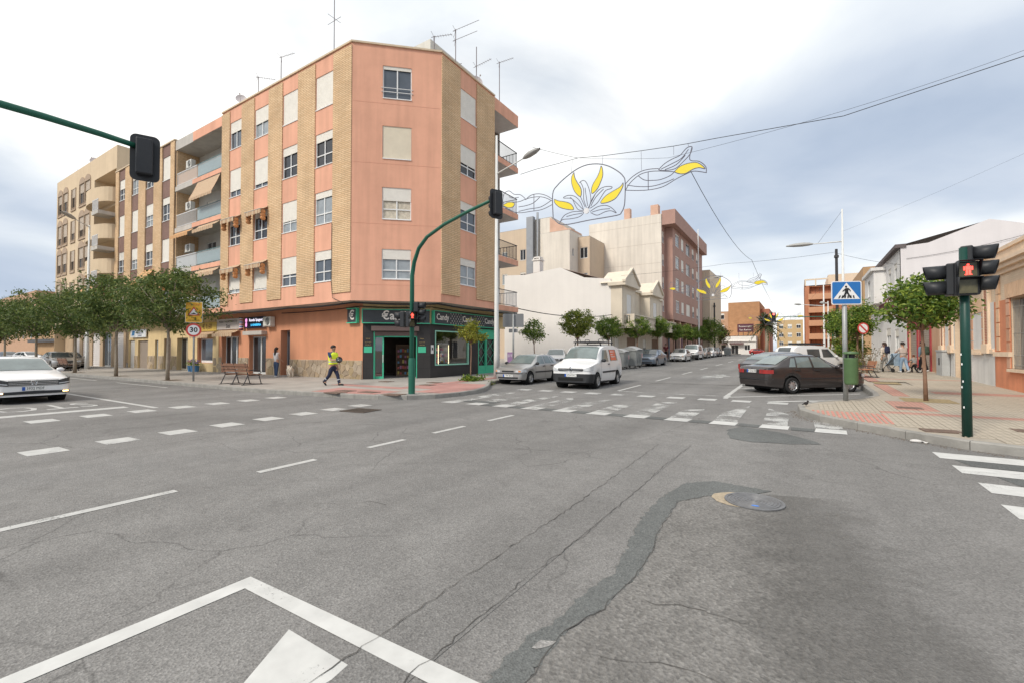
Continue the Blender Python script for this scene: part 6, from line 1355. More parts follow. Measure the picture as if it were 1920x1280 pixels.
# cables and the hanging festive ornaments
ORN = {
    'panel': [[(-1.74, -0.76), (-1.76, 0.25), (-1.53, 0.58), (-1.12, 0.85), (-0.65, 1.07), (-0.20, 1.15), (0.29, 1.08), (0.71, 0.90), (1.08, 0.62), (1.28, 0.40), (1.37, 0.16), (1.36, -0.53), (1.32, -0.82), (1.22, -1.01), (1.04, -1.10), (-0.10, -1.11), (-1.30, -1.12)]],
    'leafC': [[(-0.78, 0.96), (-0.88, 0.77), (-0.87, 0.50), (-0.74, 0.16), (-0.50, -0.09), (-0.45, 0.11), (-0.50, 0.30), (-0.63, 0.51), (-0.74, 0.74)], [(0.40, 0.97), (0.33, 0.73), (0.23, 0.54), (0.07, 0.32), (0.00, 0.13), (0.02, -0.06), (0.23, 0.08), (0.39, 0.36), (0.47, 0.60), (0.45, 0.86)], [(1.29, 0.12), (1.17, -0.02), (0.81, -0.16), (0.55, -0.29), (0.38, -0.50), (0.65, -0.53), (0.97, -0.44), (1.17, -0.22), (1.28, -0.02)], [(-1.68, 0.01), (-1.65, -0.15), (-1.41, -0.38), (-1.06, -0.52), (-0.80, -0.57), (-0.86, -0.40), (-1.00, -0.27), (-1.24, -0.17), (-1.47, -0.10)]],
    'leafR': [[(3.21, 0.14), (3.41, 0.29), (3.72, 0.34), (4.02, 0.28), (4.25, 0.03), (4.06, 0.11), (3.85, 0.10), (3.59, 0.00), (3.37, 0.04)]],
    'leafL': [[(-4.30, 0.22), (-4.03, 0.06), (-3.76, 0.04), (-3.67, 0.19), (-3.96, 0.28), (-4.20, 0.23)]],
    'petals': [[(-0.21, -0.64), (-0.35, -0.23), (-0.35, 0.14), (-0.46, 0.45), (-0.53, 0.49), (-0.37, 0.55), (-0.23, 0.43), (-0.10, 0.09), (-0.04, -0.28), (-0.10, -0.53), (-0.21, -0.64)], [(-0.35, -0.70), (-0.60, -0.60), (-0.74, -0.37), (-0.89, -0.10), (-1.26, -0.01), (-1.06, 0.06), (-0.77, -0.02), (-0.54, -0.24), (-0.40, -0.53), (-0.35, -0.70)], [(-0.35, -0.75), (-0.60, -0.68), (-0.89, -0.66), (-1.24, -0.76), (-1.44, -1.05), (-1.30, -0.91), (-0.95, -0.93), (-0.60, -0.92), (-0.41, -0.84), (-0.35, -0.75)], [(-0.13, -0.65), (0.01, -0.29), (0.28, 0.02), (0.55, 0.11), (0.83, 0.06), (0.81, -0.01), (0.60, -0.04), (0.44, -0.21), (0.23, -0.48), (-0.07, -0.64)], [(-0.07, -0.77), (0.23, -0.64), (0.55, -0.63), (0.81, -0.76), (1.02, -1.01), (0.81, -0.89), (0.55, -0.89), (0.23, -0.97), (-0.05, -0.82)], [(-0.18, -0.52), (-0.24, -0.14), (-0.29, 0.23)], [(-0.38, -0.64), (-0.66, -0.33), (-0.94, -0.04)], [(-0.43, -0.79), (-0.77, -0.78), (-1.12, -0.81)], [(-0.04, -0.56), (0.17, -0.24), (0.50, 0.03)], [(0.01, -0.81), (0.39, -0.77), (0.76, -0.80)], [(-0.29, -0.55), (-0.49, -0.10)], [(-0.10, -0.53), (0.15, -0.11)]],
    'right': [[(1.39, 0.06), (1.63, 0.26), (1.97, 0.41), (2.31, 0.43), (2.64, 0.38)], [(1.40, -0.17), (1.58, 0.07), (1.92, 0.29), (2.26, 0.34), (2.64, 0.29), (3.21, 0.14)], [(1.40, -0.19), (1.87, -0.29), (2.35, -0.35), (2.82, -0.32), (3.28, -0.13), (3.63, -0.02), (3.89, 0.02), (4.29, -0.12)], [(1.45, 0.00), (1.87, -0.14), (2.40, -0.23), (2.87, -0.19), (3.19, -0.11)], [(1.90, 0.25), (2.12, 0.06), (2.45, -0.02), (2.73, -0.04), (3.05, 0.03), (3.21, 0.14)], [(2.64, 0.34), (2.87, 0.52), (3.15, 0.63), (3.41, 0.70), (3.64, 0.91), (3.82, 0.91), (3.77, 0.69), (3.55, 0.47), (3.23, 0.25), (2.82, 0.27), (2.64, 0.34)], [(3.82, 0.91), (3.74, 0.56), (3.79, 0.42), (4.06, 0.33), (4.27, 0.10), (4.29, -0.13)], [(2.73, 0.34), (3.10, 0.45), (3.46, 0.58), (3.70, 0.85)], [(2.87, 0.29), (3.28, 0.39), (3.59, 0.66)], [(1.39, 0.06), (1.39, -0.19)], [(2.26, 0.34), (2.26, -0.33)]],
    'left': [[(-1.77, 0.03), (-2.08, 0.25), (-2.45, 0.39), (-2.83, 0.39), (-3.09, 0.24)], [(-1.77, -0.05), (-2.08, 0.14), (-2.39, 0.25), (-2.77, 0.29), (-3.09, 0.27), (-3.45, 0.22), (-3.96, 0.28)], [(-1.77, -0.19), (-2.26, -0.32), (-2.83, -0.31), (-3.45, -0.27), (-4.03, -0.03), (-4.30, 0.22)], [(-1.83, -0.01), (-2.33, -0.20), (-2.90, -0.19), (-3.45, -0.21)], [(-3.45, -0.01), (-3.09, -0.02), (-2.71, 0.03), (-2.39, 0.22)], [(-3.09, 0.27), (-3.35, 0.51), (-3.69, 0.60), (-3.96, 0.80), (-4.23, 0.70), (-4.29, 0.25)], [(-3.45, 0.42), (-3.76, 0.44), (-3.96, 0.54)], [(-2.67, 0.41), (-2.67, -0.31)]],
    'cable': [[(-3.35, 1.42), (-2.58, 1.48), (-1.47, 1.49), (-0.60, 1.52), (0.48, 1.36), (2.00, 1.20), (3.19, 1.09), (3.68, 1.06), (4.57, 1.02)]],
    'drops': [[(0.48, 1.36), (0.45, 1.04)], [(2.00, 1.20), (2.01, 0.45)], [(-0.85, 1.48), (-0.88, 0.99)], [(3.19, 1.09), (3.19, 0.76)], [(3.68, 1.06), (3.72, 0.92)]],
    'hub': [[(-0.23, -0.72)]],
}
WIRE = M('ornament_wire', (.17, .17, .21), .5, .1); YPAN = M('ornament_yellow', (.80, .64, .03), .5, .06); NET = M('ornament_pale', (.66, .66, .68), .6)
def smooth_curve(p, k=4):
    out = []; n = len(p)
    for i in range(n - 1):
        a, b, c, d = p[max(i - 1, 0)], p[i], p[i + 1], p[min(i + 2, n - 1)]
        for j in range(k):
            t = j / k; out.append(tuple(.5 * (2 * b[q] + (c[q] - a[q]) * t + (2 * a[q] - 5 * b[q] + 4 * c[q] - d[q]) * t * t + (3 * b[q] - a[q] - 3 * c[q] + d[q]) * t ** 3) for q in (0, 1)))
    return out + [p[-1]]
def ornament(label, loc):
    t = thing('street_ornament', label, 'festive ornament', loc, 0, 'festive ornaments over the side street')
    def wires(key, name, closed=False, r=.016):
        for c in ORN[key]:
            q = smooth_curve(c + [c[0]] if closed else c); m = MB(); m.tube([(x, 0, z) for x, z in q], r, 5); m.build(name, WIRE, t)
    wires('panel', 'panel_frame', True, .022); wires('petals', 'petal_wire'); wires('right', 'wing_wire'); wires('left', 'wing_wire'); wires('drops', 'hanger', False, .007)
    for key in ('leafC', 'leafR', 'leafL'):
        for c in ORN[key]:
            q = smooth_curve(c + [c[0]], 4)[:-1]; m = MB(); m.poly([(x, -.012, z) for x, z in q], .024, (0, 1, 0)); o = m.build('yellow_leaf', YPAN, t)
            e = MB(); e.tube([(x, 0, z) for x, z in q + [q[0]]], .02, 5); e.build('leaf_edge', WIRE, o)
    h = ORN['hub'][0][0]; m = MB(); m.lathe([(.12, -.02), (.12, .02)], 16, (h[0], 0, h[1]), 'y'); m.build('hub', NET, t); return t
og = ornament('nearest hanging wire lily ornament with yellow leaves beside the pink block', (-7.0, 17.0, 8.0))
copy_tree(og, None, (-5.9, 41, 6.9), None, 'middle hanging wire lily ornament before the brown apartment block', .88); copy_tree(og, None, (-3.6, 92, 7.3), None, 'farthest hanging lily ornament near the palm tree')
oc = [(x - 7.0, 17.0, z + 8.0) for x, z in ORN['cable'][0]]
cable('cable', 'long black cable carrying the nearest lily ornament across the street', oc + [(1.2, 17.05, 8.82), (5.0, 17.1, 9.35), (9.5, 17.2, 10.2)], .011, .0, 'overhead wires')
cable('cable', 'thin upper cable running beside the ornament cable towards the ochre house', [oc[3], (-4.0, 17, 8.7), (1.2, 17.1, 9.0), (5.0, 17.1, 9.5), (9.5, 17.2, 10.35)], .005, .04, 'overhead wires')
cable('cable', 'short stay wire ending in mid-air above the nearest lily ornament', [(-10.2, 17.8, 10.9), oc[3]], .008, .02, 'overhead wires')
cable('cable', 'wire running along the side street from the nearest to the middle ornament', [(-3.3, 17, 8.2), (-3.2, 41, 8.9)], .012, .55, 'overhead wires')
cable('cable', 'wire running along the side street beyond the middle ornament', [(-3.2, 41, 8.9), (-3.0, 92, 8.6)], .014, .7, 'overhead wires')
cable('cable', 'cable from which the middle ornament hangs', [(-14, 41, 8.6), (-5, 41, 8.8), (2.45, 41.5, 9.0)], .01, .1, 'overhead wires')
cable('cable', 'thin wire from the dark pole to the white gable', [(2.4, 42.0, 9.0), (6.1, 41.3, 7.6)], .01, .1, 'overhead wires')
cable('cable', 'loose wire strung along the grey gable wall', [(6.3, 41.15, 8.0), (12.0, 41.1, 8.9), (20, 41.1, 9.4)], .012, .15, 'overhead wires')
cable('cable', 'faint wire high over the raised pavement', [(2.45, 36.9, 9.5), (14, 30, 13)], .004, .2, 'overhead wires')
# aerials and dishes on the pink roof
def aerial(label, loc, h, kind, rz=0.0):
    t = thing('roof_aerial', label, 'aerial', loc, rz, 'roof aerials on the pink block'); A = M('aerial_metal', (.20, .17, .18), .5, .1); m = MB(); m.tube([(0, 0, 0), (0, 0, h)], .025, 6); m.build('mast', A, t)
    def yagi(z, L_, n, tilt=0.0, w=.28):
        b = MB(); b.tube([(-.15, 0, z), (L_, 0, z + tilt)], .012, 5)
        for i in range(n): x = L_ * (i + .5) / n; b.tube([(x, -w / 2, z + tilt * x / L_ - .03), (x, w / 2, z + tilt * x / L_ + .03)], .008, 4)
        b.tube([(-.12, -.2, z - .16), (-.02, 0, z), (-.12, .2, z + .18)], .008, 4).tube([(-.12, .2, z - .16), (-.02, 0, z), (-.12, -.2, z + .18)], .008, 4); b.build('antenna', A, t)
    if kind == 'cross': b = MB(); b.tube([(-.55, 0, h * .72), (.55, 0, h * .72)], .012, 5).tube([(0, -.4, h * .75), (0, .4, h * .75)], .012, 5); b.build('antenna', A, t)
    if kind == 'yagi': yagi(h - .05, .95, 7, .1)
    if kind == 'long': yagi(h - .1, 1.3, 9, .55, .1); yagi(h - .65, 1.2, 5, .5, .1); b = MB(); b.tube([(-.35, 0, h * .3), (.35, 0, h * .36)], .014, 5); b.build('antenna', A, t)
    if kind in ('dish', 'yagidish'):
        if kind == 'yagidish': yagi(h * .62, .95, 7, .25)
        d = MB(); D = .34 if kind == 'yagidish' else .32; rows = []; nrm = Vector((.75, -.6, .3)).normalized(); u = nrm.cross(Vector((0, 0, 1))).normalized(); v = u.cross(nrm); c = Vector((0, 0, h * (.32 if kind == 'yagidish' else 1))) + nrm * .06
        for k in range(5): rr_ = D * k / 4 + .001; rows.append([tuple(c + (u * math.cos(q) + v * math.sin(q)) * rr_ + nrm * (rr_ * rr_ * .7)) for q in [2 * math.pi * i / 16 for i in range(17)]])
        d.grid(rows); d.tube([tuple(c - v * D * .9), tuple(c + nrm * .45)], .012, 5).ball(tuple(c + nrm * .47), .05, 8, 5); d.build('dish', M('dish_pale', (.55, .50, .50), .5), t, True)
    return t
aerial('tallest bare aerial mast on the pink roof', (-21.0, 15.2, ROOF), 4.3, 'cross'); aerial('aerial with short yagi on the pink roof next to the tallest mast', (-26.0, 15.2, ROOF), 2.9, 'yagi', .3); aerial('leftmost slim aerial on the pink roof', (-28.5, 15.2, ROOF), 2.5, 'yagi', 1.0); aerial('small satellite dish at the far end of the pink roof', (-30.3, 15.1, ROOF), 1.5, 'dish')
aerial('yagi aerial just behind the chamfered parapet', (-16.0, 17.6, ROOF), 1.8, 'yagi', .5); aerial('aerial with two long crossed booms over the brick bands', (-15.8, 19.1, ROOF), 3.0, 'long', .5); aerial('aerial carrying a round dish on the side street parapet', (-15.8, 21.0, ROOF), 3.1, 'yagidish', .2); aerial('aerial at the balcony end of the pink roof', (-15.8, 23.4, ROOF), 3.5, 'yagi', .2)
aerial('dish on the beige block roof', (-58, 15.2, 19.2), .9, 'dish'); aerial('short aerial on the beige block roof edge', (-61.5, 15.2, 19.2), .9, 'cross')

# ------------------------------------------------------------------ vehicles
TYRE = M('tyre', (.018, .018, .019), .85, .1, 20); RIMS = M('rim_silver', (.48, .49, .50), .35, .08, 8, metal=.7); RIMD = M('rim_gap', (.03, .03, .032), .7)
CGL = M('car_glass', (.06, .072, .078), .04, .3, 1.5, spec=.9); CGL_L = M('car_glass_pale', (.16, .20, .20), .05, .3, 1.2, spec=.9); PLAST = M('black_plastic', (.028, .029, .032), .6, .12, 6); UNDER = M('underbody', (.012, .012, .012), .9)
HEADL = M('headlamp', (.58, .60, .62), .12, .25, 14, spec=.8, coat=.6); TAIL = M('tail_lamp', (.34, .03, .028), .2, .15, 10, coat=.5); CHROME = M('chrome', (.65, .66, .67), .18, .05, metal=1.0)
PLATE = M('plate_white', (.78, .78, .76), .5); PLB = M('plate_blue', (.02, .10, .42), .5); AMBER = M('amber_lamp', (.65, .24, .06), .25)
def paint(name, col, metal=.0, rough=.32): return M(name, col, rough, .05, 1.5, metal=metal, coat=.5)
def interp(tab, x):
    if x <= tab[0][0]: return tab[0][1]
    for (a, p), (b, q) in zip(tab[:-1], tab[1:]):
        if x <= b: return p + (q - p) * (x - a) / (b - a)
    return tab[-1][1]
class Car:
    def __init__(s, L, Wd, prof, belt, r, fx, rx, tumble=.74, sill=.2, shoulder=.955, plan=None):
        s.L, s.hw, s.prof, s.beltt, s.r, s.fx, s.rx, s.tum, s.sill, s.sh = L, Wd / 2, prof, belt, r, fx, rx, tumble, sill, shoulder
        s.plan = plan or [(0, .74), (.03, .84), (.09, .90), (.22, .955), (.5, .99), (.9, 1), (L - .9, 1), (L - .4, .985), (L - .15, .95), (L - .05, .90), (L, .80)]
    def zt(s, x):
        return sum(interp(s.prof, x + d) for d in (-.05, -.025, 0, .025, .05)) / 5
    def sect(s, x):
        """list of (y, z) from sill to roof centre"""
        w = s.hw * interp(s.plan, x); zt = s.zt(x); zb = s.sill
        zb += .10 * max(0, 1 - x / .5) * .4 + .12 * max(0, 1 - (s.L - x) / .6) * .6
        for c in (s.fx, s.rx):
            d = abs(x - c); ra = s.r + .055
            if d < ra: zb = max(zb, s.r + math.sqrt(ra * ra - d * d) * .98)
        bl = min(interp(s.beltt, x), zt - .03); zb = min(zb, bl - .08); h = zt - bl; g = min(1, max(0, (h - .08) / .35)); H_ = bl - zb
        pts = [(w * .93, zb), (w * .985, zb + H_ * .22), (w * 1.0, zb + H_ * .5), (w * .99, zb + H_ * .78), (w * s.sh, bl)]
        ry = s.hw * s.tum
        pts.append((w * (.92 * (1 - g)) + g * (ry + (w * s.sh - ry) * .55), bl + h * (.35 * (1 - g) + .45 * g)))
        pts.append((w * .80 * (1 - g) + g * ry * 1.0, bl + h * (.72 * (1 - g) + .90 * g)))
        pts.append((w * .5 * (1 - g) + g * ry * .80, zt - h * (.08 * (1 - g) + .025 * g)))
        pts.append((0.0, zt)); return pts
    def ys(s, x, z):
        p = s.sect(x)
        for (y0, z0), (y1, z1) in zip(p[:-1], p[1:]):
            if z0 <= z <= z1 and z1 > z0: return y0 + (y1 - y0) * (z - z0) / (z1 - z0)
        return p[0][0] if z < p[0][1] else 0
    def zs(s, x, y):
        p = s.sect(x)[4:]; y = abs(y)
        for (y0, z0), (y1, z1) in zip(p[:-1], p[1:]):
            if y1 <= y <= y0: return z0 + (z1 - z0) * (y0 - y) / max(y0 - y1, 1e-6)
        return p[0][1]
    def T(s, x, y, z): return (s.L / 2 - x, y, z)          # nose towards +X
    def xf(s, y, front=True):
        """x on the plan outline for half width y"""
        k = abs(y) / s.hw; tab = [(p, x) for x, p in s.plan if (x < 1 if front else x > s.L - 1)]
        if not front: tab = [(p, x) for p, x in reversed(tab)]
        return interp(sorted(tab), k)
    def build(s, name, label, body, loc, rz, side, ws, rw, glass=None, group=None, pillar=None, lines=(), handles=(), mirror=None, lower=None, wheel='alloy', lowz=.0):
        t = thing(name, label, 'car' if 'van' not in name else 'van', loc, rz, group); glass = glass or CGL
        xs = []; x = 0.0
        while x < s.L - 1e-6: xs.append(x); x += .03 if (x < .3 or x > s.L - .33 or abs(x - s.fx) < .42 or abs(x - s.rx) < .42) else .05
        xs.append(s.L); rows = []
        for x in xs:
            p = s.sect(x); rows.append([s.T(x, y, z) for y, z in p] + [s.T(x, -y, z) for y, z in reversed(p[:-1])])
        m = MB(); m.grid(rows); n = len(rows[0])
        m.add(rows[0], [tuple(range(n))]); m.add(rows[-1], [tuple(reversed(range(n)))])
        b = m.build('body', body, t, True); auto_smooth(b, 38)
        if lower:                                           # cladding on the bumper and sills
            m = MB()
            for sg in (1, -1):
                rr = []
                for x in xs:
                    zb = s.sect(x)[0][1]; z1 = interp(lower, x); z1 = max(z1, zb + .001); rr.append([s.T(x, sg * (s.ys(x, zb + (z1 - zb) * q) + .008), zb + (z1 - zb) * q) for q in (0, .25, .5, .75, 1)])
                m.grid(rr)
            f = []; z1 = lower[0][1]; zb = s.sect(0)[0][1]
            m.grid([[s.T(-.008, y * s.ys(0, zb + (z1 - zb) * q), zb + (z1 - zb) * q) for y in (-1.02, -.5, 0, .5, 1.02)] for q in (0, .33, .66, 1)]); m.build('cladding', PLAST, t, True)
        m = MB(); m.box(*sorted((s.L / 2 - .25, -s.L / 2 + .25)), -s.hw * .82, s.hw * .82, .17, .55); m.build('underbody', UNDER, t)  # plain near-black box for the floor, added to give shadow beneath the car
        # glass
        def screen(nm, x0, x1, wy0, wy1, mat, up=.014):
            rr = []
            for i in range(9):
                q = i / 8; x = x0 + (x1 - x0) * q; wy = wy0 + (wy1 - wy0) * q
                rr.append([s.T(x - (.006 if x0 < x1 else -.006), y, s.zs(x, y) + up) for y in [wy * .97 * (k / 6 - 1) for k in range(13)]])
            g = MB(); g.grid(rr); return g.build(nm, mat, t, True)
        screen('windscreen', *ws, glass); screen('rear_window', *rw, glass)
        for sg in (1, -1):
            for (xb0, xb1, xt0, xt1, z0, z1) in side:
                rr = []
                for i in range(6):
                    q = i / 5; z = z0 + (z1 - z0) * q; rr.append([s.T(x, sg * (s.ys(x, min(z, s.zt(x) - .02)) + .007), z) for x in [xb0 + (xt0 - xb0) * q + ((xb1 - xb0) + ((xt1 - xt0) - (xb1 - xb0)) * q) * k / 6 for k in range(7)]])
                g = MB(); g.grid(rr); g.build('side_window', glass, t, True)
            for (x, z0, z1) in lines:
                g = MB(); g.grid([[s.T(x + d, sg * (s.ys(x, z) + .004), z) for d in (-.006, .006)] for z in [z0 + (z1 - z0) * k / 6 for k in range(7)]]); g.build('door_seam', UNDER, t)
            for (x, z) in handles:
                g = MB(); y = sg * s.ys(x, z); g.box(s.L / 2 - x - .09, s.L / 2 - x + .09, min(y - sg * .01, y + sg * .03), max(y - sg * .01, y + sg * .03), z - .018, z + .018); g.build('door_handle', PLAST, t)
            if mirror:
                x, z = mirror; y = s.ys(x, z); g = MB(); g.ball(s.T(x, sg * (y + .11), z + .03), (.07, .11, .075), 10, 6); g.tube([s.T(x, sg * (y - .02), z - .02), s.T(x, sg * (y + .08), z)], .025, 6); g.build('mirror', pillar or body, t, True)
        # wheels
        for x in (s.fx, s.rx):
            for sg in (1, -1):
                r = s.r; yo = s.hw * .995; w_ = .2; c = s.T(x, 0, r); g = MB()
                g.lathe([(r * .62, sg * (yo - .005)), (r * .66, sg * yo), (r * .93, sg * (yo - .004)), (r, sg * (yo - .035)), (r, sg * (yo - w_)), (r * .6, sg * (yo - w_))], 28, (c[0], 0, c[2]), 'y', False); wh = g.build('wheel', TYRE, t); auto_smooth(wh, 30)
                g = MB(); g.lathe([(r * .66, sg * (yo - .002)), (r * .64, sg * (yo - .02)), (r * .55, sg * (yo - .035)), (r * .25, sg * (yo - .03)), (r * .12, sg * (yo - .012)), (.0005, sg * (yo - .01))], 28, (c[0], 0, c[2]), 'y', False); g.build('rim', RIMS, wh, True)
                k = {'alloy': 10, 'steel': 8, 'cap': 7}[wheel]
                for i in range(k):
                    a = 2 * math.pi * i / k; g = MB(); r0, r1, ha = (r * .26, r * .56, .20) if wheel == 'alloy' else ((r * .42, r * .56, .16) if wheel == 'steel' else (r * .34, r * .58, .12))
                    P = [(rr_ * math.cos(a + d), rr_ * math.sin(a + d)) for rr_, d in ((r0, -ha * .8), (r1, -ha), (r1, ha), (r0, ha * .8))]
                    g.add([(c[0] + p, sg * (yo - .022), c[2] + q) for p, q in P], [(0, 1, 2, 3)]); g.build('rim_opening', RIMD, wh)
                # dark wheel house
                g = MB(); g.lathe([(r + .05, sg * (yo - .03)), (r + .05, sg * (yo - .34)), (.02, sg * (yo - .34))], 24, (c[0], 0, c[2]), 'y', False); g.build('wheel_house', UNDER, t)
        return t
    def patch(s, t, name, mat, y0, y1, z0, z1, front=True, out=.012, skew=0.0, slant=0.0, both=True, n=8, zc=0.0):
        """piece lying on the nose or tail between half widths y0..y1"""
        for sg in ((1, -1) if both else (1,)):
            rr = []
            for j in range(5):
                q = j / 4; row = []
                for i in range(n + 1):
                    k = i / n; y = y0 + (y1 - y0) * k; za = z0 + skew * k; zb = z1 + slant * k - zc * (1 - k) ** 2; z = za + (zb - za) * q
                    x = s.xf(y, front); lim = s.hw * interp(s.plan, x)
                    if front: row.append(s.T(x - out - .0, sg * (y + (.01 if y > .8 * s.hw else 0)), z))
                    else: row.append(s.T(x + out, sg * (y + (.01 if y > .8 * s.hw else 0)), z))
                rr.append(row)
            m = MB(); m.grid(rr); m.build(name, mat, t, True)
    def plate(s, t, text, z, front=True, w=.26, h=.056):
        x = -.02 if front else s.L + .02; d = -.006 if front else .006; nx = 1 if front else -1
        m = MB(); a, b = sorted((s.L / 2 - x, s.L / 2 - x - nx * .012)); m.box(a, b, -w, w, z - h, z + h); o = m.build('number_plate', PLATE, t)
        F = s.T(x + d, 0, z); m = MB(); yb = -w * nx; e = s.L / 2 - x; m.box(*sorted((e, e + nx * .002)), *sorted((yb, yb + nx * .07)), z - h, z + h); m.build('country_strip', PLB, o)
        text_obj(text, .115, SBLK, o, TM((e + nx * .003, .035 * nx, z), (0, nx, 0), (nx, 0, 0)), ext=.001, sx=.82)
def badge_ring(t, c, r, mat=None, diamond=False, vw=False):
    m = MB()
    if diamond: m.tube([(c[0], c[1] + a * r, c[2] + b * r * 1.35) for a, b in ((0, 1), (.72, 0), (0, -1), (-.72, 0), (0, 1))], .016, 6)
    else: m.tube([(c[0], c[1] + r * math.cos(q), c[2] + r * math.sin(q)) for q in [2 * math.pi * i / 20 for i in range(21)]], .010, 6)
    if vw:
        m.tube([(c[0], c[1] - r * .45, c[2] + r * .85), (c[0], c[1], c[2] + r * .08), (c[0], c[1] + r * .45, c[2] + r * .85)], .009, 5); m.tube([(c[0], c[1] - r * .85, c[2] + r * .35), (c[0], c[1] - r * .42, c[2] - r * .8), (c[0], c[1], c[2] + .0), (c[0], c[1] + r * .42, c[2] - r * .8), (c[0], c[1] + r * .85, c[2] + r * .35)], .009, 5)
    m.build('badge', mat or CHROME, t)
# --- white saloon turning in from the main street (nose +X)
PW = paint('paint_white', (.76, .76, .76)); PS = paint('paint_silver', (.42, .42, .415), .55, .32); PDK = paint('paint_anthracite', (.055, .048, .047), .35, .25); PBG = paint('paint_bluegrey', (.17, .21, .27), .5, .3); PGR = paint('paint_graphite', (.15, .15, .16), .5, .3); PSG = paint('paint_silvergrey', (.30, .285, .27), .5, .35)
sal = Car(4.77, 1.83, [(0, .60), (.05, .70), (.25, .80), (.7, .91), (1.25, .985), (1.95, 1.36), (2.25, 1.435), (2.7, 1.462), (3.3, 1.44), (3.75, 1.33), (4.25, 1.10), (4.6, 1.06), (4.77, .98)], [(0, .70), (1.2, .93), (3.6, .98), (4.77, .98)], .325, .93, 3.72, .70)
def saloon():
    t = sal.build('car', 'white saloon car with low fog lamps lit, turning in at the stop line', PW, (-22.75, 4.0, 0), 0, [(1.72, 2.65, 2.12, 2.68, .985, 1.36), (2.72, 3.5, 2.74, 3.42, .99, 1.37), (3.56, 3.86, 3.48, 3.56, 1.0, 1.33)], (1.3, 2.05, .74, .60), (4.15, 3.52, .62, .56), lines=[(1.55, .28, .94), (2.69, .28, .97), (3.62, .5, .97)], handles=[(2.5, .87), (3.45, .88)], mirror=(1.6, .97), glass=CGL_L)
    HDK = M('headlamp_dark', (.05, .053, .057), .22, .35, 25, spec=.5, coat=.2); sal.patch(t, 'grille', PLAST, 0, .56, .555, .735, n=4)
    for z in (.575, .622, .669, .716): sal.patch(t, 'grille_bar', CHROME, 0, .60, z - .008, z + .008, out=.018, n=4)
    sal.patch(t, 'headlamp', HDK, .55, .905, .56, .72, skew=.05, slant=.09, out=.02); sal.patch(t, 'headlamp_strip', HEADL, .57, .88, .60, .625, skew=.04, slant=.05, out=.025); sal.patch(t, 'bonnet_seam', UNDER, 0, .88, .745, .752, out=.016, slant=.02, skew=.02)
    sal.patch(t, 'lower_intake', PLAST, 0, .84, .30, .40, out=.015, slant=-.02); sal.patch(t, 'chrome_strip', CHROME, 0, .86, .285, .300, out=.02)
    FOG = M('fog_lit', (1, .8, .5), .3, 0, emit=(1, .62, .25), estr=4.0); sal.patch(t, 'fog_lamp', FOG, .66, .80, .335, .375, out=.022, n=4)
    sal.plate(t, '3932 MDF', .475); badge_ring(t, (sal.L / 2 + .03, 0, .655), .075, vw=True)
saloon()
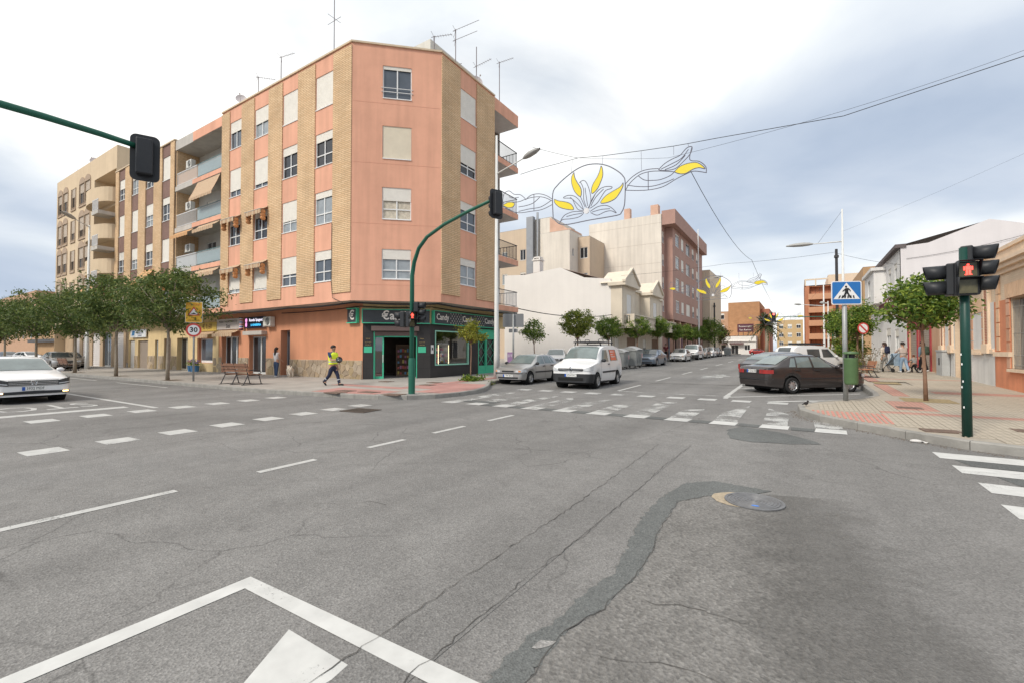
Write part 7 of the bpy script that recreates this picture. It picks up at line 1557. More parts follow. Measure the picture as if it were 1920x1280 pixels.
# --- delivery van (nose towards -Y)
vn = Car(4.28, 1.83, [(0, .78), (.05, .88), (.2, .98), (.55, 1.07), (.85, 1.14), (1.6, 1.70), (1.95, 1.81), (2.6, 1.845), (3.6, 1.83), (4.0, 1.78), (4.2, 1.60), (4.28, 1.1)], [(0, .9), (.8, 1.06), (2.0, 1.08), (4.28, 1.06)], .315, .82, 3.52, .80, .22, .965, [(0, .76), (.03, .86), (.1, .92), (.25, .97), (.6, 1), (3.9, 1), (4.15, .985), (4.22, .96), (4.28, .90)])
def van(label, loc, rz, kind=0):
    t = vn.build('delivery_van', label, PW, loc, rz, [(1.32, 2.2, 1.72, 2.22, 1.09, 1.60)] + ([(2.5, 3.55, 2.5, 3.45, 1.12, 1.62)] if kind == 0 else [(2.4, 3.2, 2.4, 3.2, 1.1, 1.6)]), (.98, 1.72, .78, .66), (4.275, 4.10, .5, .5), lines=[(1.2, .35, 1.04), (2.32, .3, 1.6)], handles=[(2.2, .98)], mirror=(1.32, 1.12), pillar=PLAST, wheel='steel', lower=[(0, .62), (.5, .60), (.62, .30), (3.0, .24), (4.28, .45)], glass=CGL_L)
    vn.patch(t, 'headlamp', HEADL, .58, .89, .72, .82, skew=.03, slant=.12, out=.022); vn.patch(t, 'grille', PLAST, 0, .56, .74, .84, out=.014, n=4); vn.patch(t, 'grille_bar', CHROME, .08, .56, .76, .785, out=.02, skew=.04, slant=.04, n=4); vn.patch(t, 'grille_bar', CHROME, .1, .52, .69, .705, out=.02, skew=.03, slant=.03, n=4)
    vn.patch(t, 'lower_intake', UNDER, 0, .55, .34, .46, out=.025, n=4); vn.plate(t, '2024 MXC' if kind == 0 else '8126 KDH', .555); badge_ring(t, (vn.L / 2 + .035, 0, .79), .085, diamond=True)
    for sg in (1, -1):
        m = MB(); m.box(vn.L / 2 - 3.1, vn.L / 2 - 1.35, *sorted((sg * (vn.hw - .0), sg * (vn.hw + .018))), .62, .69); m.build('side_moulding', PLAST, t)
        if kind == 0:
            o = MB(); rr = []
            for i in range(5):
                z = 1.14 + .46 * i / 4; rr.append([vn.T(x, sg * (vn.ys(x, z) + .014), z) for x in [2.56 + .78 * k / 6 for k in range(7)]])
            o.grid(rr); o.build('advert_panel', M('advert_orange', (.75, .16, .07), .5, .08), t)
            for z, w_ in ((1.5, .5), (1.38, .3), (1.28, .55)):
                o = MB(); o.grid([[vn.T(x, sg * (vn.ys(x, zz) + .019), zz) for x in (2.65, 2.65 + w_)] for zz in (z, z + .035)]); o.build('advert_line', M('advert_white', (.78, .7, .66), .5), t)
    if kind == 0:
        m = MB(); zr_ = 1.93
        for sg in (1, -1): m.tube([vn.T(1.75, sg * .58, zr_), vn.T(3.7, sg * .58, zr_)], .025, 6)
        for x in (1.75, 2.25, 2.75, 3.25, 3.7): m.tube([vn.T(x, -.6, zr_), vn.T(x, .6, zr_)], .022, 6)
        for x in (1.95, 3.5):
            for sg in (1, -1): m.tube([vn.T(x, sg * .58, zr_), vn.T(x, sg * .62, 1.76)], .025, 6)
        m.box(vn.L / 2 - 3.5, vn.L / 2 - 1.8, -.5, .5, zr_ + .01, zr_ + .04)
        for x0 in (1.8, 3.0): m.tube([vn.T(x0, -.55, zr_), vn.T(x0 + .1, -.55, zr_ + .14), vn.T(x0 + .6, -.55, zr_ + .14), vn.T(x0 + .7, -.55, zr_)], .014, 5).tube([vn.T(x0, .55, zr_), vn.T(x0 + .1, .55, zr_ + .14), vn.T(x0 + .6, .55, zr_ + .14), vn.T(x0 + .7, .55, zr_)], .014, 5)
        m.build('roof_rack', PLAST, t)
    return t
van('white delivery van with black roof rack and orange side panel driving towards the crossing', (-8.1, 19.3, gz(19)), R(-90 + 2))
van('white van parked in the row behind the white hatchback', (-11.0, 58.2, gz(58)), R(-90), 1)
# --- hatchbacks
ht = Car(3.85, 1.64, [(0, .60), (.05, .69), (.25, .78), (.6, .86), (.98, .93), (1.65, 1.32), (1.95, 1.395), (2.5, 1.415), (3.1, 1.38), (3.5, 1.22), (3.72, 1.0), (3.85, .92)], [(0, .7), (1.0, .88), (3.4, .94), (3.85, .93)], .285, .74, 3.2, .70)
def hatch(label, paint_, loc, rz, plate='', group=None, wheel='cap', glass=None, sx=1.0):
    t = ht.build('car', label, paint_, loc, rz, [(1.36, 2.12, 1.76, 2.14, .93, 1.30), (2.2, 2.86, 2.2, 2.76, .94, 1.30), (2.92, 3.2, 2.84, 2.96, .96, 1.26)], (1.02, 1.76, .66, .55), (3.62, 3.18, .56, .52), lines=[(1.2, .26, .9), (2.16, .26, .92)], handles=[(2.02, .82), (2.85, .83)], mirror=(1.24, .92), pillar=PLAST, wheel=wheel, glass=glass)
    ht.patch(t, 'headlamp', HEADL, .42, .80, .56, .65, skew=.02, slant=.06, out=.02); ht.patch(t, 'indicator', AMBER, .58, .68, .585, .65, out=.025, n=4); ht.patch(t, 'grille', PLAST, 0, .32, .57, .645, out=.015, n=4); ht.patch(t, 'bumper_strip', PLAST, 0, .80, .50, .535, out=.025); ht.patch(t, 'lower_intake', PLAST, 0, .55, .27, .35, out=.015, n=4)
    ht.patch(t, 'tail_lamp', TAIL, .55, .78, .68, .9, False, .015)
    for sg in (1, -1): m = MB(); m.box(ht.L / 2 - 2.9, ht.L / 2 - 1.15, *sorted((sg * (ht.hw - .0), sg * (ht.hw + .015))), .52, .585); m.build('side_moulding', PLAST, t)
    if plate: ht.plate(t, plate, .41)
    t.scale = (sx, 1, 1); return t
hatch('silver hatchback parked at the kerb beside the lamp, facing the crossing', PS, (-11.45, 19.6, gz(19.6)), R(-90), '7784 BRZ', glass=CGL_L)
hatch('white hatchback parked behind the silver one against the white wall', PW, (-16.2, 32.0, zl(32)), R(-68), glass=CGL_L)
hatch('white parked hatchback with dark grille, facing down the side street', PW, (-11.0, 51.6, gz(51)), R(-90), '3325 FGR')
hatch('silver people carrier parked behind the parked van', PSG, (-11.0, 64.6, gz(64)), R(-90)); hatch('white small car in the far part of the parked row', PW, (-11.0, 70.0, gz(70)), R(-90)); hatch('grey car last but one in the parked row', PGR, (-11.0, 75.4, .75), R(-90)); hatch('red car parked crosswise before the white restaurant', paint('paint_red', (.4, .03, .03)), (-8.0, 118, .75), 0)
# --- blue-grey saloon after the containers
def saloon2(label, paint_, loc, rz, glass=None, plate=''):
    t = sal.build('car', label, paint_, loc, rz, [(1.72, 2.65, 2.12, 2.68, .985, 1.36), (2.72, 3.5, 2.74, 3.42, .99, 1.37)], (1.3, 2.05, .74, .60), (4.15, 3.52, .62, .56), lines=[(1.55, .28, .94), (2.69, .28, .97)], handles=[(2.5, .87), (3.45, .88)], mirror=(1.6, .97), glass=glass, wheel='cap')
    sal.patch(t, 'grille', PLAST, 0, .4, .60, .70, n=4); sal.patch(t, 'headlamp', HEADL, .5, .90, .60, .71, skew=.02, slant=.06, out=.02); sal.patch(t, 'lower_intake', PLAST, 0, .7, .28, .38, out=.015); sal.patch(t, 'tail_lamp', TAIL, .5, .88, .78, .94, False, .015)
    if plate: sal.plate(t, plate, .475)
    t.scale = (.93, .95, .99); return t
saloon2('blue grey saloon parked behind the refuse containers', PBG, (-11.05, 40.3, gz(40)), R(-90))
saloon2('grey silver saloon parked across the pavement by the beige block', PSG, (-51.6, 11.6, .15), 0, CGL)
# --- notchback parked at an angle on the near side
nb_ = Car(4.32, 1.66, [(0, .60), (.05, .70), (.3, .80), (.8, .89), (1.15, .94), (1.85, 1.32), (2.15, 1.40), (2.6, 1.42), (3.1, 1.385), (3.45, 1.25), (3.85, 1.03), (4.15, .99), (4.27, .95), (4.32, .80)], [(0, .7), (1.1, .89), (3.6, .94), (4.32, .93)], .29, .80, 3.30, .70)
def notchback(label, paint_, loc, rz, detail=True, glass=None):
    t = nb_.build('car', label, paint_, loc, rz, [(1.55, 2.35, 1.95, 2.36, .935, 1.305), (2.44, 3.08, 2.44, 3.0, .94, 1.305), (3.14, 3.42, 3.06, 3.2, .955, 1.27)], (1.2, 1.95, .68, .56), (3.82, 3.2, .60, .54), lines=[(1.38, .26, .9), (2.4, .26, .92), (3.3, .62, .93)], handles=[(2.24, .83), (3.12, .84)], mirror=(1.42, .92), wheel='steel', glass=glass or CGL_L)
    nb_.patch(t, 'headlamp', HEADL, .4, .80, .58, .68, out=.02); nb_.patch(t, 'tail_lamp', TAIL, .40, .80, .72, .865, False, .016, slant=-.01); nb_.patch(t, 'lamp_divider', PLAST, .52, .535, .72, .865, False, .02, n=2); nb_.patch(t, 'bumper_strip', PLAST, 0, .80, .50, .535, False, .02); nb_.patch(t, 'boot_seam', UNDER, 0, .76, .70, .706, False, .018); nb_.plate(t, 'A 5216 DK', .80, False, .24)
    m = MB(); m.tube([nb_.T(4.3, .45, .24), nb_.T(4.38, .45, .23)], .025, 8); m.build('exhaust', RIMS, t); m = MB(); m.tube([(nb_.L / 2 - 4.33, .03 * math.cos(q), .885 + .03 * math.sin(q)) for q in [2 * math.pi * i / 10 for i in range(11)]], .008, 4); m.build('badge', PLAST, t)
    for sg in (1, -1): m = MB(); m.box(nb_.L / 2 - 3.0, nb_.L / 2 - 1.1, *sorted((sg * (nb_.hw), sg * (nb_.hw + .012))), .52, .56); m.build('side_moulding', PLAST, t)
    return t
notchback('dark anthracite saloon parked nose to the raised kerb, nearest of the angled cars', PDK, (.02, 20.7, gz(20.7)), R(44))
hatch('silver and dark hatchback parked just behind the dark saloon', PGR, (-.45, 24.3, gz(24.3)), R(44), sx=1.08, glass=CGL_L)
hatch('pale silver hatchback parked second behind the dark saloon', PSG, (-.5, 28.0, gz(28)), R(44), glass=CGL_L)
t = vn.build('delivery_van', 'white van with roof bars parked among the angled cars', PW, (.6, 32.6, gz(32.6)), R(44), [(1.32, 2.2, 1.72, 2.22, 1.09, 1.60), (2.4, 3.3, 2.4, 3.3, 1.1, 1.6)], (.98, 1.72, .78, .66), (4.275, 4.10, .5, .5), mirror=(1.32, 1.12), wheel='steel', glass=CGL)
t.scale = (.94, .94, .93)
m = MB(); m.tube([vn.T(1.8, -.6, 1.9), vn.T(3.8, -.6, 1.9)], .03, 6).tube([vn.T(1.8, .6, 1.9), vn.T(3.8, .6, 1.9)], .03, 6).box(-1.3, .2, -.45, .45, 1.86, 1.98); m.build('roof_rack', PLAST, t)
hatch('white hatchback nearly hidden at the end of the angled row', PW, (.4, 37.0, gz(37)), R(44))
for i, (x, y, rz, p, lab) in enumerate([(-55, 13.0, 0, PSG, 'grey estate car partly hidden behind the white saloon roof'), (-84, 16, .3, PW, 'white car at the far end of the main street, nearest the beige block'), (-92, 12, .2, PW, 'white car farther along the main street'), (-100, 17, .2, PGR, 'dark car parked by the low brown block'), (-108, 9, 0, PW, 'farthest white car on the main street')]):
    hatch(lab, p, (x, y, .15 if y > 9.7 else 0), rz)

# ------------------------------------------------------------------ trees and plants
BARK = M('bark_grey', (.32, .27, .21), .9, .25, 9, bump=.6, bs=30); BARK_B = M('bark_brown', (.25, .15, .10), .9, .25, 9, bump=.5, bs=35)
L_FEATH = leaf_mat('leaf_feathery', (.06, .11, .03), (.24, .29, .08), .5); L_ORANGE = leaf_mat('leaf_orange_tree', (.05, .125, .02), (.32, .39, .06), .38); L_YOUNG = leaf_mat('leaf_young', (.14, .17, .02), (.42, .40, .06), .45)
L_MIX = leaf_mat('leaf_yellow_tops', (.06, .12, .02), (.36, .36, .05), .4); L_PALM = leaf_mat('leaf_palm', (.03, .05, .02), (.12, .13, .05), .5); L_OLIVE = leaf_mat('leaf_olive', (.07, .065, .02), (.20, .16, .05), .6)
def leaves(m, pts, size, rr, droop=.3, asp=2.2, axis=None):
    for p in pts:
        p = Vector(p); d = Vector((rr.gauss(0, 1), rr.gauss(0, 1), rr.gauss(0, .7) - droop)).normalized()
        s = size * rr.uniform(.6, 1.3); n = d.cross(Vector((rr.gauss(0, 1), rr.gauss(0, 1), rr.gauss(0, 1)))).normalized(); w = n.cross(d)
        a = p; b = p + d * s; c = p + d * s * .5 + n * (s * .12)
        m.add([tuple(a), tuple(c + w * (s / asp * .5)), tuple(b), tuple(c - w * (s / asp * .5))], [(0, 1, 2, 3)])
def crown_pts(rr, n, rx, rz_up, rz_dn, clumps, spread, shell=.55, flat=0.0, lump=.22):
    """leaf positions in lumpy clumps through an uneven crown; origin at the crown's middle"""
    C = []
    for _ in range(clumps):
        u = rr.uniform(0, 2 * math.pi); v = rr.uniform(-1, 1); r = (shell + (1 - shell) * rr.random()) * rr.uniform(1 - lump, 1 + lump * .5); h = math.sqrt(1 - v * v)
        C.append((rx * r * h * math.cos(u), rx * r * h * math.sin(u), (rz_up if v > 0 else rz_dn) * r * v, rr.uniform(.6, 1.35)))
    out = []
    for i in range(n):
        c = C[i % clumps]; s = spread * c[3]; out.append((c[0] + rr.gauss(0, s), c[1] + rr.gauss(0, s), c[2] + rr.gauss(0, s * .7)))
    return out
def tree(label, loc, rz, trunk_h, crown_z, rx, up, dn, n, leaf, mat, bark, seed, group, r0=.09, clumps=70, spread=.2, limbs=7, name='street_tree', lean=0.0, asp=2.2, droop=.3, shell=.55):
    rr = random.Random(seed); t = thing(name, label, 'tree', loc, rz, group); m = MB()
    path = [(0, 0, -.05), (lean * .2, 0, trunk_h * .35), (lean * .7, .02, trunk_h * .75), (lean, 0, trunk_h)]; m.tube(path, [r0 * 1.25, r0, r0 * .85, r0 * .8], 9); m.build('trunk', bark, t, True)
    m = MB()
    for k in range(limbs):
        a = 2 * math.pi * k / limbs + rr.uniform(-.3, .3); l = rx * rr.uniform(.55, .85); z1 = crown_z + up * rr.uniform(-.2, .6)
        m.tube([(lean, 0, trunk_h - .05), (lean + l * .35 * math.cos(a), l * .35 * math.sin(a), trunk_h + (z1 - trunk_h) * .45), (lean + l * math.cos(a), l * math.sin(a), z1)], [r0 * .55, r0 * .35, r0 * .12], 6)
    m.build('limbs', bark, t, True)
    m = MB(); leaves(m, [(p[0] + lean, p[1], p[2] + crown_z) for p in crown_pts(rr, n, rx, up, dn, clumps, spread, shell)], leaf, rr, droop, asp); m.build('crown', mat, t); return t
G1 = 'street trees along the main street'; G2_ = 'orange trees along the side street'; G3 = 'orange trees on the raised pavement'
f1 = tree('feathery street tree nearest the thirty sign', (-27.3, 10.15, .15), 0, 2.6, 4.05, 2.3, 1.75, 1.55, 6500, .20, L_FEATH, BARK, 1, G1, .078, 90, .27, 8, asp=2.6, droop=.5)
copy_tree(f1, None, (-34.3, 10.15, .15), 2.1, 'feathery street tree second from the thirty sign', (1.05, 1.05, 1.05)); f3 = tree('feathery street tree third from the thirty sign, beside the grey lamp', (-42.0, 10.2, .15), 1, 2.6, 4.15, 2.5, 1.7, 1.75, 6500, .22, L_FEATH, BARK, 2, G1, .085, 85, .28, 8, asp=2.6, droop=.5)
copy_tree(f3, None, (-52.5, 10.4, .15), 4.0, 'feathery street tree rising behind the white saloon', 1.08); copy_tree(f1, None, (-63, 10.4, .15), 5.0, 'farthest feathery street tree at the picture edge', 1.1)
tree('olive brown tree far down the main street', (-88, 13.5, .15), 0, 2.0, 4.0, 2.6, 1.8, 1.6, 3000, .35, L_OLIVE, BARK, 5, None, .12, 50, .4)
n1 = tree('near orange tree with spreading crown in the tiled pavement', (2.98, 17.05, zr(17)), 0, 2.0, 2.64, .95, .92, .55, 4300, .135, L_ORANGE, BARK_B, 8, G3, .045, 85, .13, 8, 'orange_tree', -.06, 1.9, .35, .5)
n2 = tree('orange tree behind the crossing sign', (2.8, 32.6, zr(32)), 1, 1.95, 2.8, 1.2, 1.2, .7, 4600, .15, L_ORANGE, BARK_B, 9, G3, .06, 80, .16, 8, 'orange_tree', 0, 1.9, .35, .5)
copy_tree(n2, None, (2.7, 39.5, zr(39)), 2.6, 'orange tree with lower branches behind the litter bin', .95); copy_tree(n1, None, (2.5, 42, zr(42)), 1.6, 'pale green orange tree above the parked van', 1.15)
y1 = tree('young yellowish orange tree before the sweet shop window', (-13.37, 17.35, zl(17.3)), 0, 1.8, 2.22, .66, .55, .35, 1500, .13, L_YOUNG, BARK_B, 11, G2_, .028, 34, .11, 5, 'orange_tree', .02, 2.0, .2)
tree('thin leaning orange tree between the pink block and the white wall', (-14.2, 25.2, zl(25)), 2.6, 1.75, 2.6, .85, .75, .6, 1800, .14, L_ORANGE, BARK_B, 12, G2_, .035, 40, .13, 5, 'orange_tree', .25)
b1 = tree('yellow-topped orange tree above the delivery van', (-13.0, 28.95, zl(29)), 0, 2.0, 3.05, 1.2, 1.1, .8, 6500, .13, L_MIX, BARK_B, 13, G2_, .06, 110, .12, 7, 'orange_tree', 0, 1.9, .35, .72)
b2 = tree('round clipped orange tree next after the yellow-topped one', (-13.0, 35.0, zl(35)), 0, 2.0, 2.95, 1.08, .95, .75, 6000, .13, L_ORANGE, BARK_B, 14, G2_, .06, 100, .12, 7, 'orange_tree', 0, 1.9, .35, .72)
for (y, r_, s, lab) in ((42.6, 1.0, 1.1, 'third round orange tree, before the white house balcony'), (49.9, 2.2, 1.18, 'fourth round orange tree, before the second pediment house'), (57.2, 3.1, 1.05, 'fifth round orange tree, before the brown block entrance'), (63.0, 4.2, 1.1, 'sixth round orange tree under the brown block'), (69.0, .5, 1.05, 'seventh round orange tree under the brown block'), (75.0, 5.2, 1.15, 'last round orange tree before the far lamp pole')): copy_tree(b2, None, (-13.0, y, zl(y)), r_, lab, s)
tree('large dark broadleaf tree at the far cream block', (-13.2, 84, .9), 0, 2.2, 4.3, 2.3, 2.2, 2.2, 4500, .28, L_ORANGE, BARK, 16, None, .14, 70, .4); tree('dark broadleaf tree farthest along the parked row', (-13.2, 94, .9), 0, 2.2, 3.8, 2.0, 1.8, 1.8, 3000, .32, L_OLIVE, BARK, 17, None, .14, 60, .4)
def shrub(label, loc, rx, h, n, leaf, mat, seed, spread=.12, clumps=30):
    rr = random.Random(seed); t = thing('shrub', label, 'shrub', loc); m = MB(); leaves(m, [(p[0], p[1], max(.03, p[2] + h / 2)) for p in crown_pts(rr, n, rx, h / 2, h / 2, clumps, spread, .3)], leaf, rr, -.2); m.build('foliage', mat, t)
    m = MB()
    for k in range(6): a = k * 1.05; m.tube([(0, 0, -.02), (rx * .3 * math.cos(a), rx * .3 * math.sin(a), h * .4), (rx * .7 * math.cos(a), rx * .7 * math.sin(a), h * .85)], [.02, .014, .006], 5)
    m.build('stems', BARK_B, t)
shrub('dense dark shrub behind the litter bin', (2.55, 33.2, zr(33)), .8, 2.1, 2600, .13, L_ORANGE, 21); shrub('loose bushy shrub beside the closed parasol', (2.6, 38.5, zr(38)), 1.0, 2.4, 2200, .16, L_MIX, 22); shrub('scrawny twiggy plant next to the orange bench', (2.95, 30.0, zr(30)), .75, 1.5, 420, .10, L_OLIVE, 23, .2)
shrub('tuft of grass and weeds at the foot of the young tree', (-13.37, 17.4, zl(17.4)), .55, .16, 500, .16, L_ORANGE, 24, .09); shrub('small weed growing at the corner kerb', (-12.05, 17.2, zl(17.2) - .14), .16, .12, 60, .08, L_ORANGE, 25, .05)
def palm(loc):
    rr = random.Random(4); t = thing('palm_tree', 'date palm before the orange block at the end of the street', 'tree', loc); m = MB(); m.tube([(0, 0, 0), (.1, 0, 2.5), (0, 0, 6.0)], [.42, .34, .36], 10); m.build('trunk', BARK, t, True)
    m = MB(); m.ball((0, 0, 6.2), (.62, .62, .6), 10, 6); m.build('crown_base', BARK_B, t); g = MB()
    for k in range(80):
        a = rr.uniform(0, 6.283); el = rr.uniform(-.5, 1.35); L_ = rr.uniform(3.6, 4.6); pts = []
        for i in range(9):
            s = i / 8; r = L_ * s * math.cos(el) * (1 - .12 * s); z = L_ * s * math.sin(el) - 1.7 * s * s * (1.2 - .4 * el) + 6.3; pts.append(Vector((r * math.cos(a), r * math.sin(a), z)))
        side = Vector((-math.sin(a), math.cos(a), 0))
        for i in range(1, 8):
            for sg in (1, -1):
                p = pts[i]; d = (pts[i + 1] - pts[i - 1]).normalized(); q = p + side * sg * .62 * (1.1 - i / 10) + d * .36 - Vector((0, 0, .18)); g.add([tuple(p - d * .2), tuple(p + d * .2), tuple(q)], [(0, 1, 2)])
        g.tube([tuple(p) for p in pts], [.045 - .004 * i for i in range(9)], 4)
    g.build('fronds', L_PALM, t)
palm((-6.2, 114, .75))
# ------------------------------------------------------------------ people
SKIN = M('skin', (.45, .26, .18), .6, .06, 6); HAIR = M('hair_dark', (.018, .012, .010), .6, .2, 30); HAIRB = M('hair_brown', (.05, .03, .022), .6, .2, 30)
def cloth(name, c): return M('cloth_' + name, c, .9, .14, 9, bump=.15, bs=40)
def skin_obj(name, verts, edges, radii, mat, parent, sub=2, root=0):
    me = bpy.data.meshes.new(name); me.from_pydata(verts, edges, []); me.materials.append(mat); o = link_mesh(name, me, parent)
    o.modifiers.new('skin', 'SKIN'); o.modifiers['skin'].use_smooth_shade = True
    sv = me.skin_vertices[0].data
    for i, r in enumerate(radii):
        sv[i].radius = r if hasattr(r, '__len__') else (r, r); sv[i].use_root = (i == root)
    sb = o.modifiers.new('sub', 'SUBSURF'); sb.levels = sub; sb.render_levels = sub; return o
def person(label, loc, rz, H, legs, arms, top, bottom, hair, hairlen=.0, shoe=None, sleeve=.5, bulk=1.0, lean=0.0, headturn=0.0, name='person', bend=None):
    """facing +X.  legs/arms: ((hip, knee), (hip, knee)) forward angles in degrees for left, right"""
    t = thing(name, label, 'person', loc, rz); k = H; b = bulk; V = []; E = []; Rr = []
    def add(p, r, par=None):
        V.append(p); Rr.append(tuple(q * k for q in r) if hasattr(r, '__len__') else r * k)
        if par is not None: E.append((par, len(V) - 1))
        return len(V) - 1
    hz = .0
    def leg_pts(hip, knee, sd):
        h = Vector((0, sd * .05 * k, .50 * k)); a = R(hip); kn = h + Vector((math.sin(a), 0, -math.cos(a))) * .235 * k; a2 = R(hip - knee); an = kn + Vector((math.sin(a2), 0, -math.cos(a2))) * .225 * k; return h, kn, an
    LG = [leg_pts(*legs[0], 1), leg_pts(*legs[1], -1)]
    low = min(g[2].z for g in LG); dz = .042 * k - low
    def U(v): return tuple(Vector(v) + Vector((0, 0, dz)))
    def L_(z): return lean * (z - .5 * k)
    pel = add(U((0, 0, .53 * k)), (.075 * b, .062 * b)); sp = add(U((L_(.63 * k), 0, .63 * k)), (.07 * b, .056 * b), pel); ch = add(U((L_(.74 * k), 0, .74 * k)), (.082 * b, .06 * b), sp); nb0 = add(U((L_(.81 * k), 0, .815 * k)), (.05, .045), ch); nk = add(U((L_(.85 * k) + .004, 0, .853 * k)), .031, nb0)
    hc = (L_(.9 * k) + .012 * k, 0, .905 * k); h0 = add(U((hc[0], 0, .888 * k)), (.041, .047), nk); h1 = add(U((hc[0], 0, .93 * k)), (.048, .054), h0); h2 = add(U((hc[0] - .006 * k, 0, .968 * k)), (.040, .044), h1)
    sh_pts = []; AR = []
    for i, sd in enumerate((1, -1)):
        s0 = Vector((L_(.80 * k), sd * .098 * k * b, .795 * k)); a = R(arms[i][0]); out = R(arms[i][2] if len(arms[i]) > 2 else 8); d = Vector((math.sin(a) * math.cos(out), sd * math.sin(out), -math.cos(a) * math.cos(out))); el = s0 + d * .165 * k; a2 = a + R(arms[i][1]); d2 = Vector((math.sin(a2), sd * (-.12 if arms[i][1] > 40 else .04), -math.cos(a2))).normalized(); wr = el + d2 * .145 * k
        AR.append((s0, el, wr, d2))
        si = add(U(s0), .036 * b, nb0 if False else ch); ei = add(U(el), .026, si); wi = add(U(wr), .018, ei); pa = add(U(wr + d2 * .045 * k), (.024, .013), wi); wv = Vector((-d2.z, 0, d2.x)).normalized() if abs(d2.y) < .9 else Vector((0, 0, 1))
        for q, (off, ln) in enumerate(((-.017, .036), (-.006, .043), (.006, .041), (.017, .033))):
            b0 = wr + d2 * .058 * k + wv * off * k; f1 = add(U(b0 + d2 * ln * .5 * k), .0062, pa); add(U(b0 + d2 * ln * k * .95 + Vector((0, -sd * .008 * k, 0))), .0052, f1)
        th = add(U(wr + d2 * .03 * k + wv * -.026 * k), .007, pa); add(U(wr + d2 * .055 * k + wv * -.034 * k), .006, th)
    for i, sd in enumerate((1, -1)):
        h, kn, an = LG[i]; hi = add(U(h), .052 * b, pel); ki = add(U(kn), .036, hi); ai = add(U(an), .024, ki); add(U(an + Vector((.07 * k, 0, -.02 * k))), .022, ai)
    skin_obj('body', V, E, Rr, SKIN, t)
    # clothing
    V2 = []; E2 = []; R2 = []
    def a2_(p, r, par=None):
        V2.append(p); R2.append(tuple(q * k for q in r) if hasattr(r, '__len__') else r * k)
        if par is not None: E2.append((par, len(V2) - 1))
        return len(V2) - 1
    p0 = a2_(U((0, 0, .50 * k)), (.088 * b, .072 * b)); p1 = a2_(U((L_(.6 * k), 0, .6 * k)), (.083 * b, .066 * b), p0); p2 = a2_(U((L_(.73 * k), 0, .73 * k)), (.094 * b, .07 * b), p1); p3 = a2_(U((L_(.81 * k), 0, .815 * k)), (.056, .05), p2)
    for s0, el, wr, d2 in AR:
        q0 = a2_(U(s0), .044 * b, p2); end = s0 + (el - s0) * min(1, sleeve * 2); q1 = a2_(U(end), .036, q0)
        if sleeve > .5: a2_(U(el + (wr - el) * (sleeve - .5) * 1.9), .027, q1)
    skin_obj('top', V2, E2, R2, top, t); V2, E2, R2 = [], [], []
    p0 = a2_(U((0, 0, .535 * k)), (.084 * b, .070 * b)); pm = a2_(U((0, 0, .49 * k)), (.080 * b, .072 * b), p0)
    for (h, kn, an) in LG:
        hh = a2_(U(h + Vector((0, 0, -.05 * k))), .058 * b, pm); kk = a2_(U(kn), .043, hh); a2_(U(an + Vector((0, 0, -.008 * k))), .036, kk)
    skin_obj('trousers', V2, E2, R2, bottom, t)
    for i, (h, kn, an) in enumerate(LG):
        a2x = R(legs[i][0] - legs[i][1]); m = MB(); c = Vector(U(an)); fwd = Vector((math.cos(a2x) if a2x < 0 else 1, 0, math.sin(a2x) if a2x < -.15 else 0)).normalized(); rows = []
        for s, w, z in ((-.035, .6, .9), (-.02, 1, 1), (.03, 1, .95), (.075, 1.1, .75), (.105, .9, .5), (.118, .3, .3)):
            p = c + fwd * s * k; rows.append([tuple(p + Vector((0, math.cos(q) * .026 * k * w, -.016 * k + math.sin(q) * .026 * k * (z if math.sin(q) > 0 else 1)))) for q in [2 * math.pi * j / 10 for j in range(11)]])
        m.grid(rows); m.add(rows[0][:-1], [tuple(range(10))]); m.build('shoe', shoe or cloth('shoe', (.05, .05, .055)), t, True)
    # head details: hair, nose, ears, eyes
    hcv = Vector(U((hc[0], 0, .932 * k))); m = MB(); rows = []
    for i in range(8):
        th = math.pi * .62 * i / 7
        rows.append([tuple(hcv + Vector((-.010 * k + .066 * k * math.sin(th) * math.cos(q) * (.93 if math.cos(q) > 0 else 1.06), .060 * k * math.sin(th) * math.sin(q), .012 * k + .062 * k * math.cos(th) + (.028 * k * max(0, math.cos(q)) if i > 4 else 0)))) for q in [2 * math.pi * j / 16 for j in range(17)]])
    m.grid(rows)
    if hairlen > 0:
        rr = []
        for i in range(6):
            s = i / 5; rr.append([tuple(hcv + Vector((-.056 * k - .02 * k * s + .03 * k * math.cos(q), (.052 - .022 * s) * k * math.sin(q), .01 * k - hairlen * k * s))) for q in [2 * math.pi * j / 12 for j in range(13)]])
        m.grid(rr)
    m.build('hair', hair, t, True)
    m = MB(); m.ball(tuple(hcv + Vector((.056 * k, 0, -.022 * k))), (.012 * k, .008 * k, .012 * k), 8, 5)
    for sd in (1, -1): m.ball(tuple(hcv + Vector((-.002 * k, sd * .053 * k, -.018 * k))), (.010 * k, .005 * k, .016 * k), 8, 5)
    m.build('nose_and_ears', SKIN, t, True); m = MB()
    for sd in (1, -1): m.ball(tuple(hcv + Vector((.048 * k, sd * .018 * k, -.008 * k))), (.005 * k, .008 * k, .004 * k), 8, 5)
    m.ball(tuple(hcv + Vector((.045 * k, 0, -.046 * k))), (.005 * k, .014 * k, .003 * k), 8, 5); m.build('eyes_and_mouth', M('face_dark', (.08, .04, .035), .5), t, True)
    return t, U, AR, k
AW = math.atan2(.844, -.536); RA = math.atan2(.536, .844)
NAVY = cloth('navy', (.022, .028, .06)); HIV = M('hi_vis', (.78, .92, .05), .7, .06, 8, emit=(.6, .8, .02), estr=.0); REFL = M('reflective', (.55, .57, .58), .4)
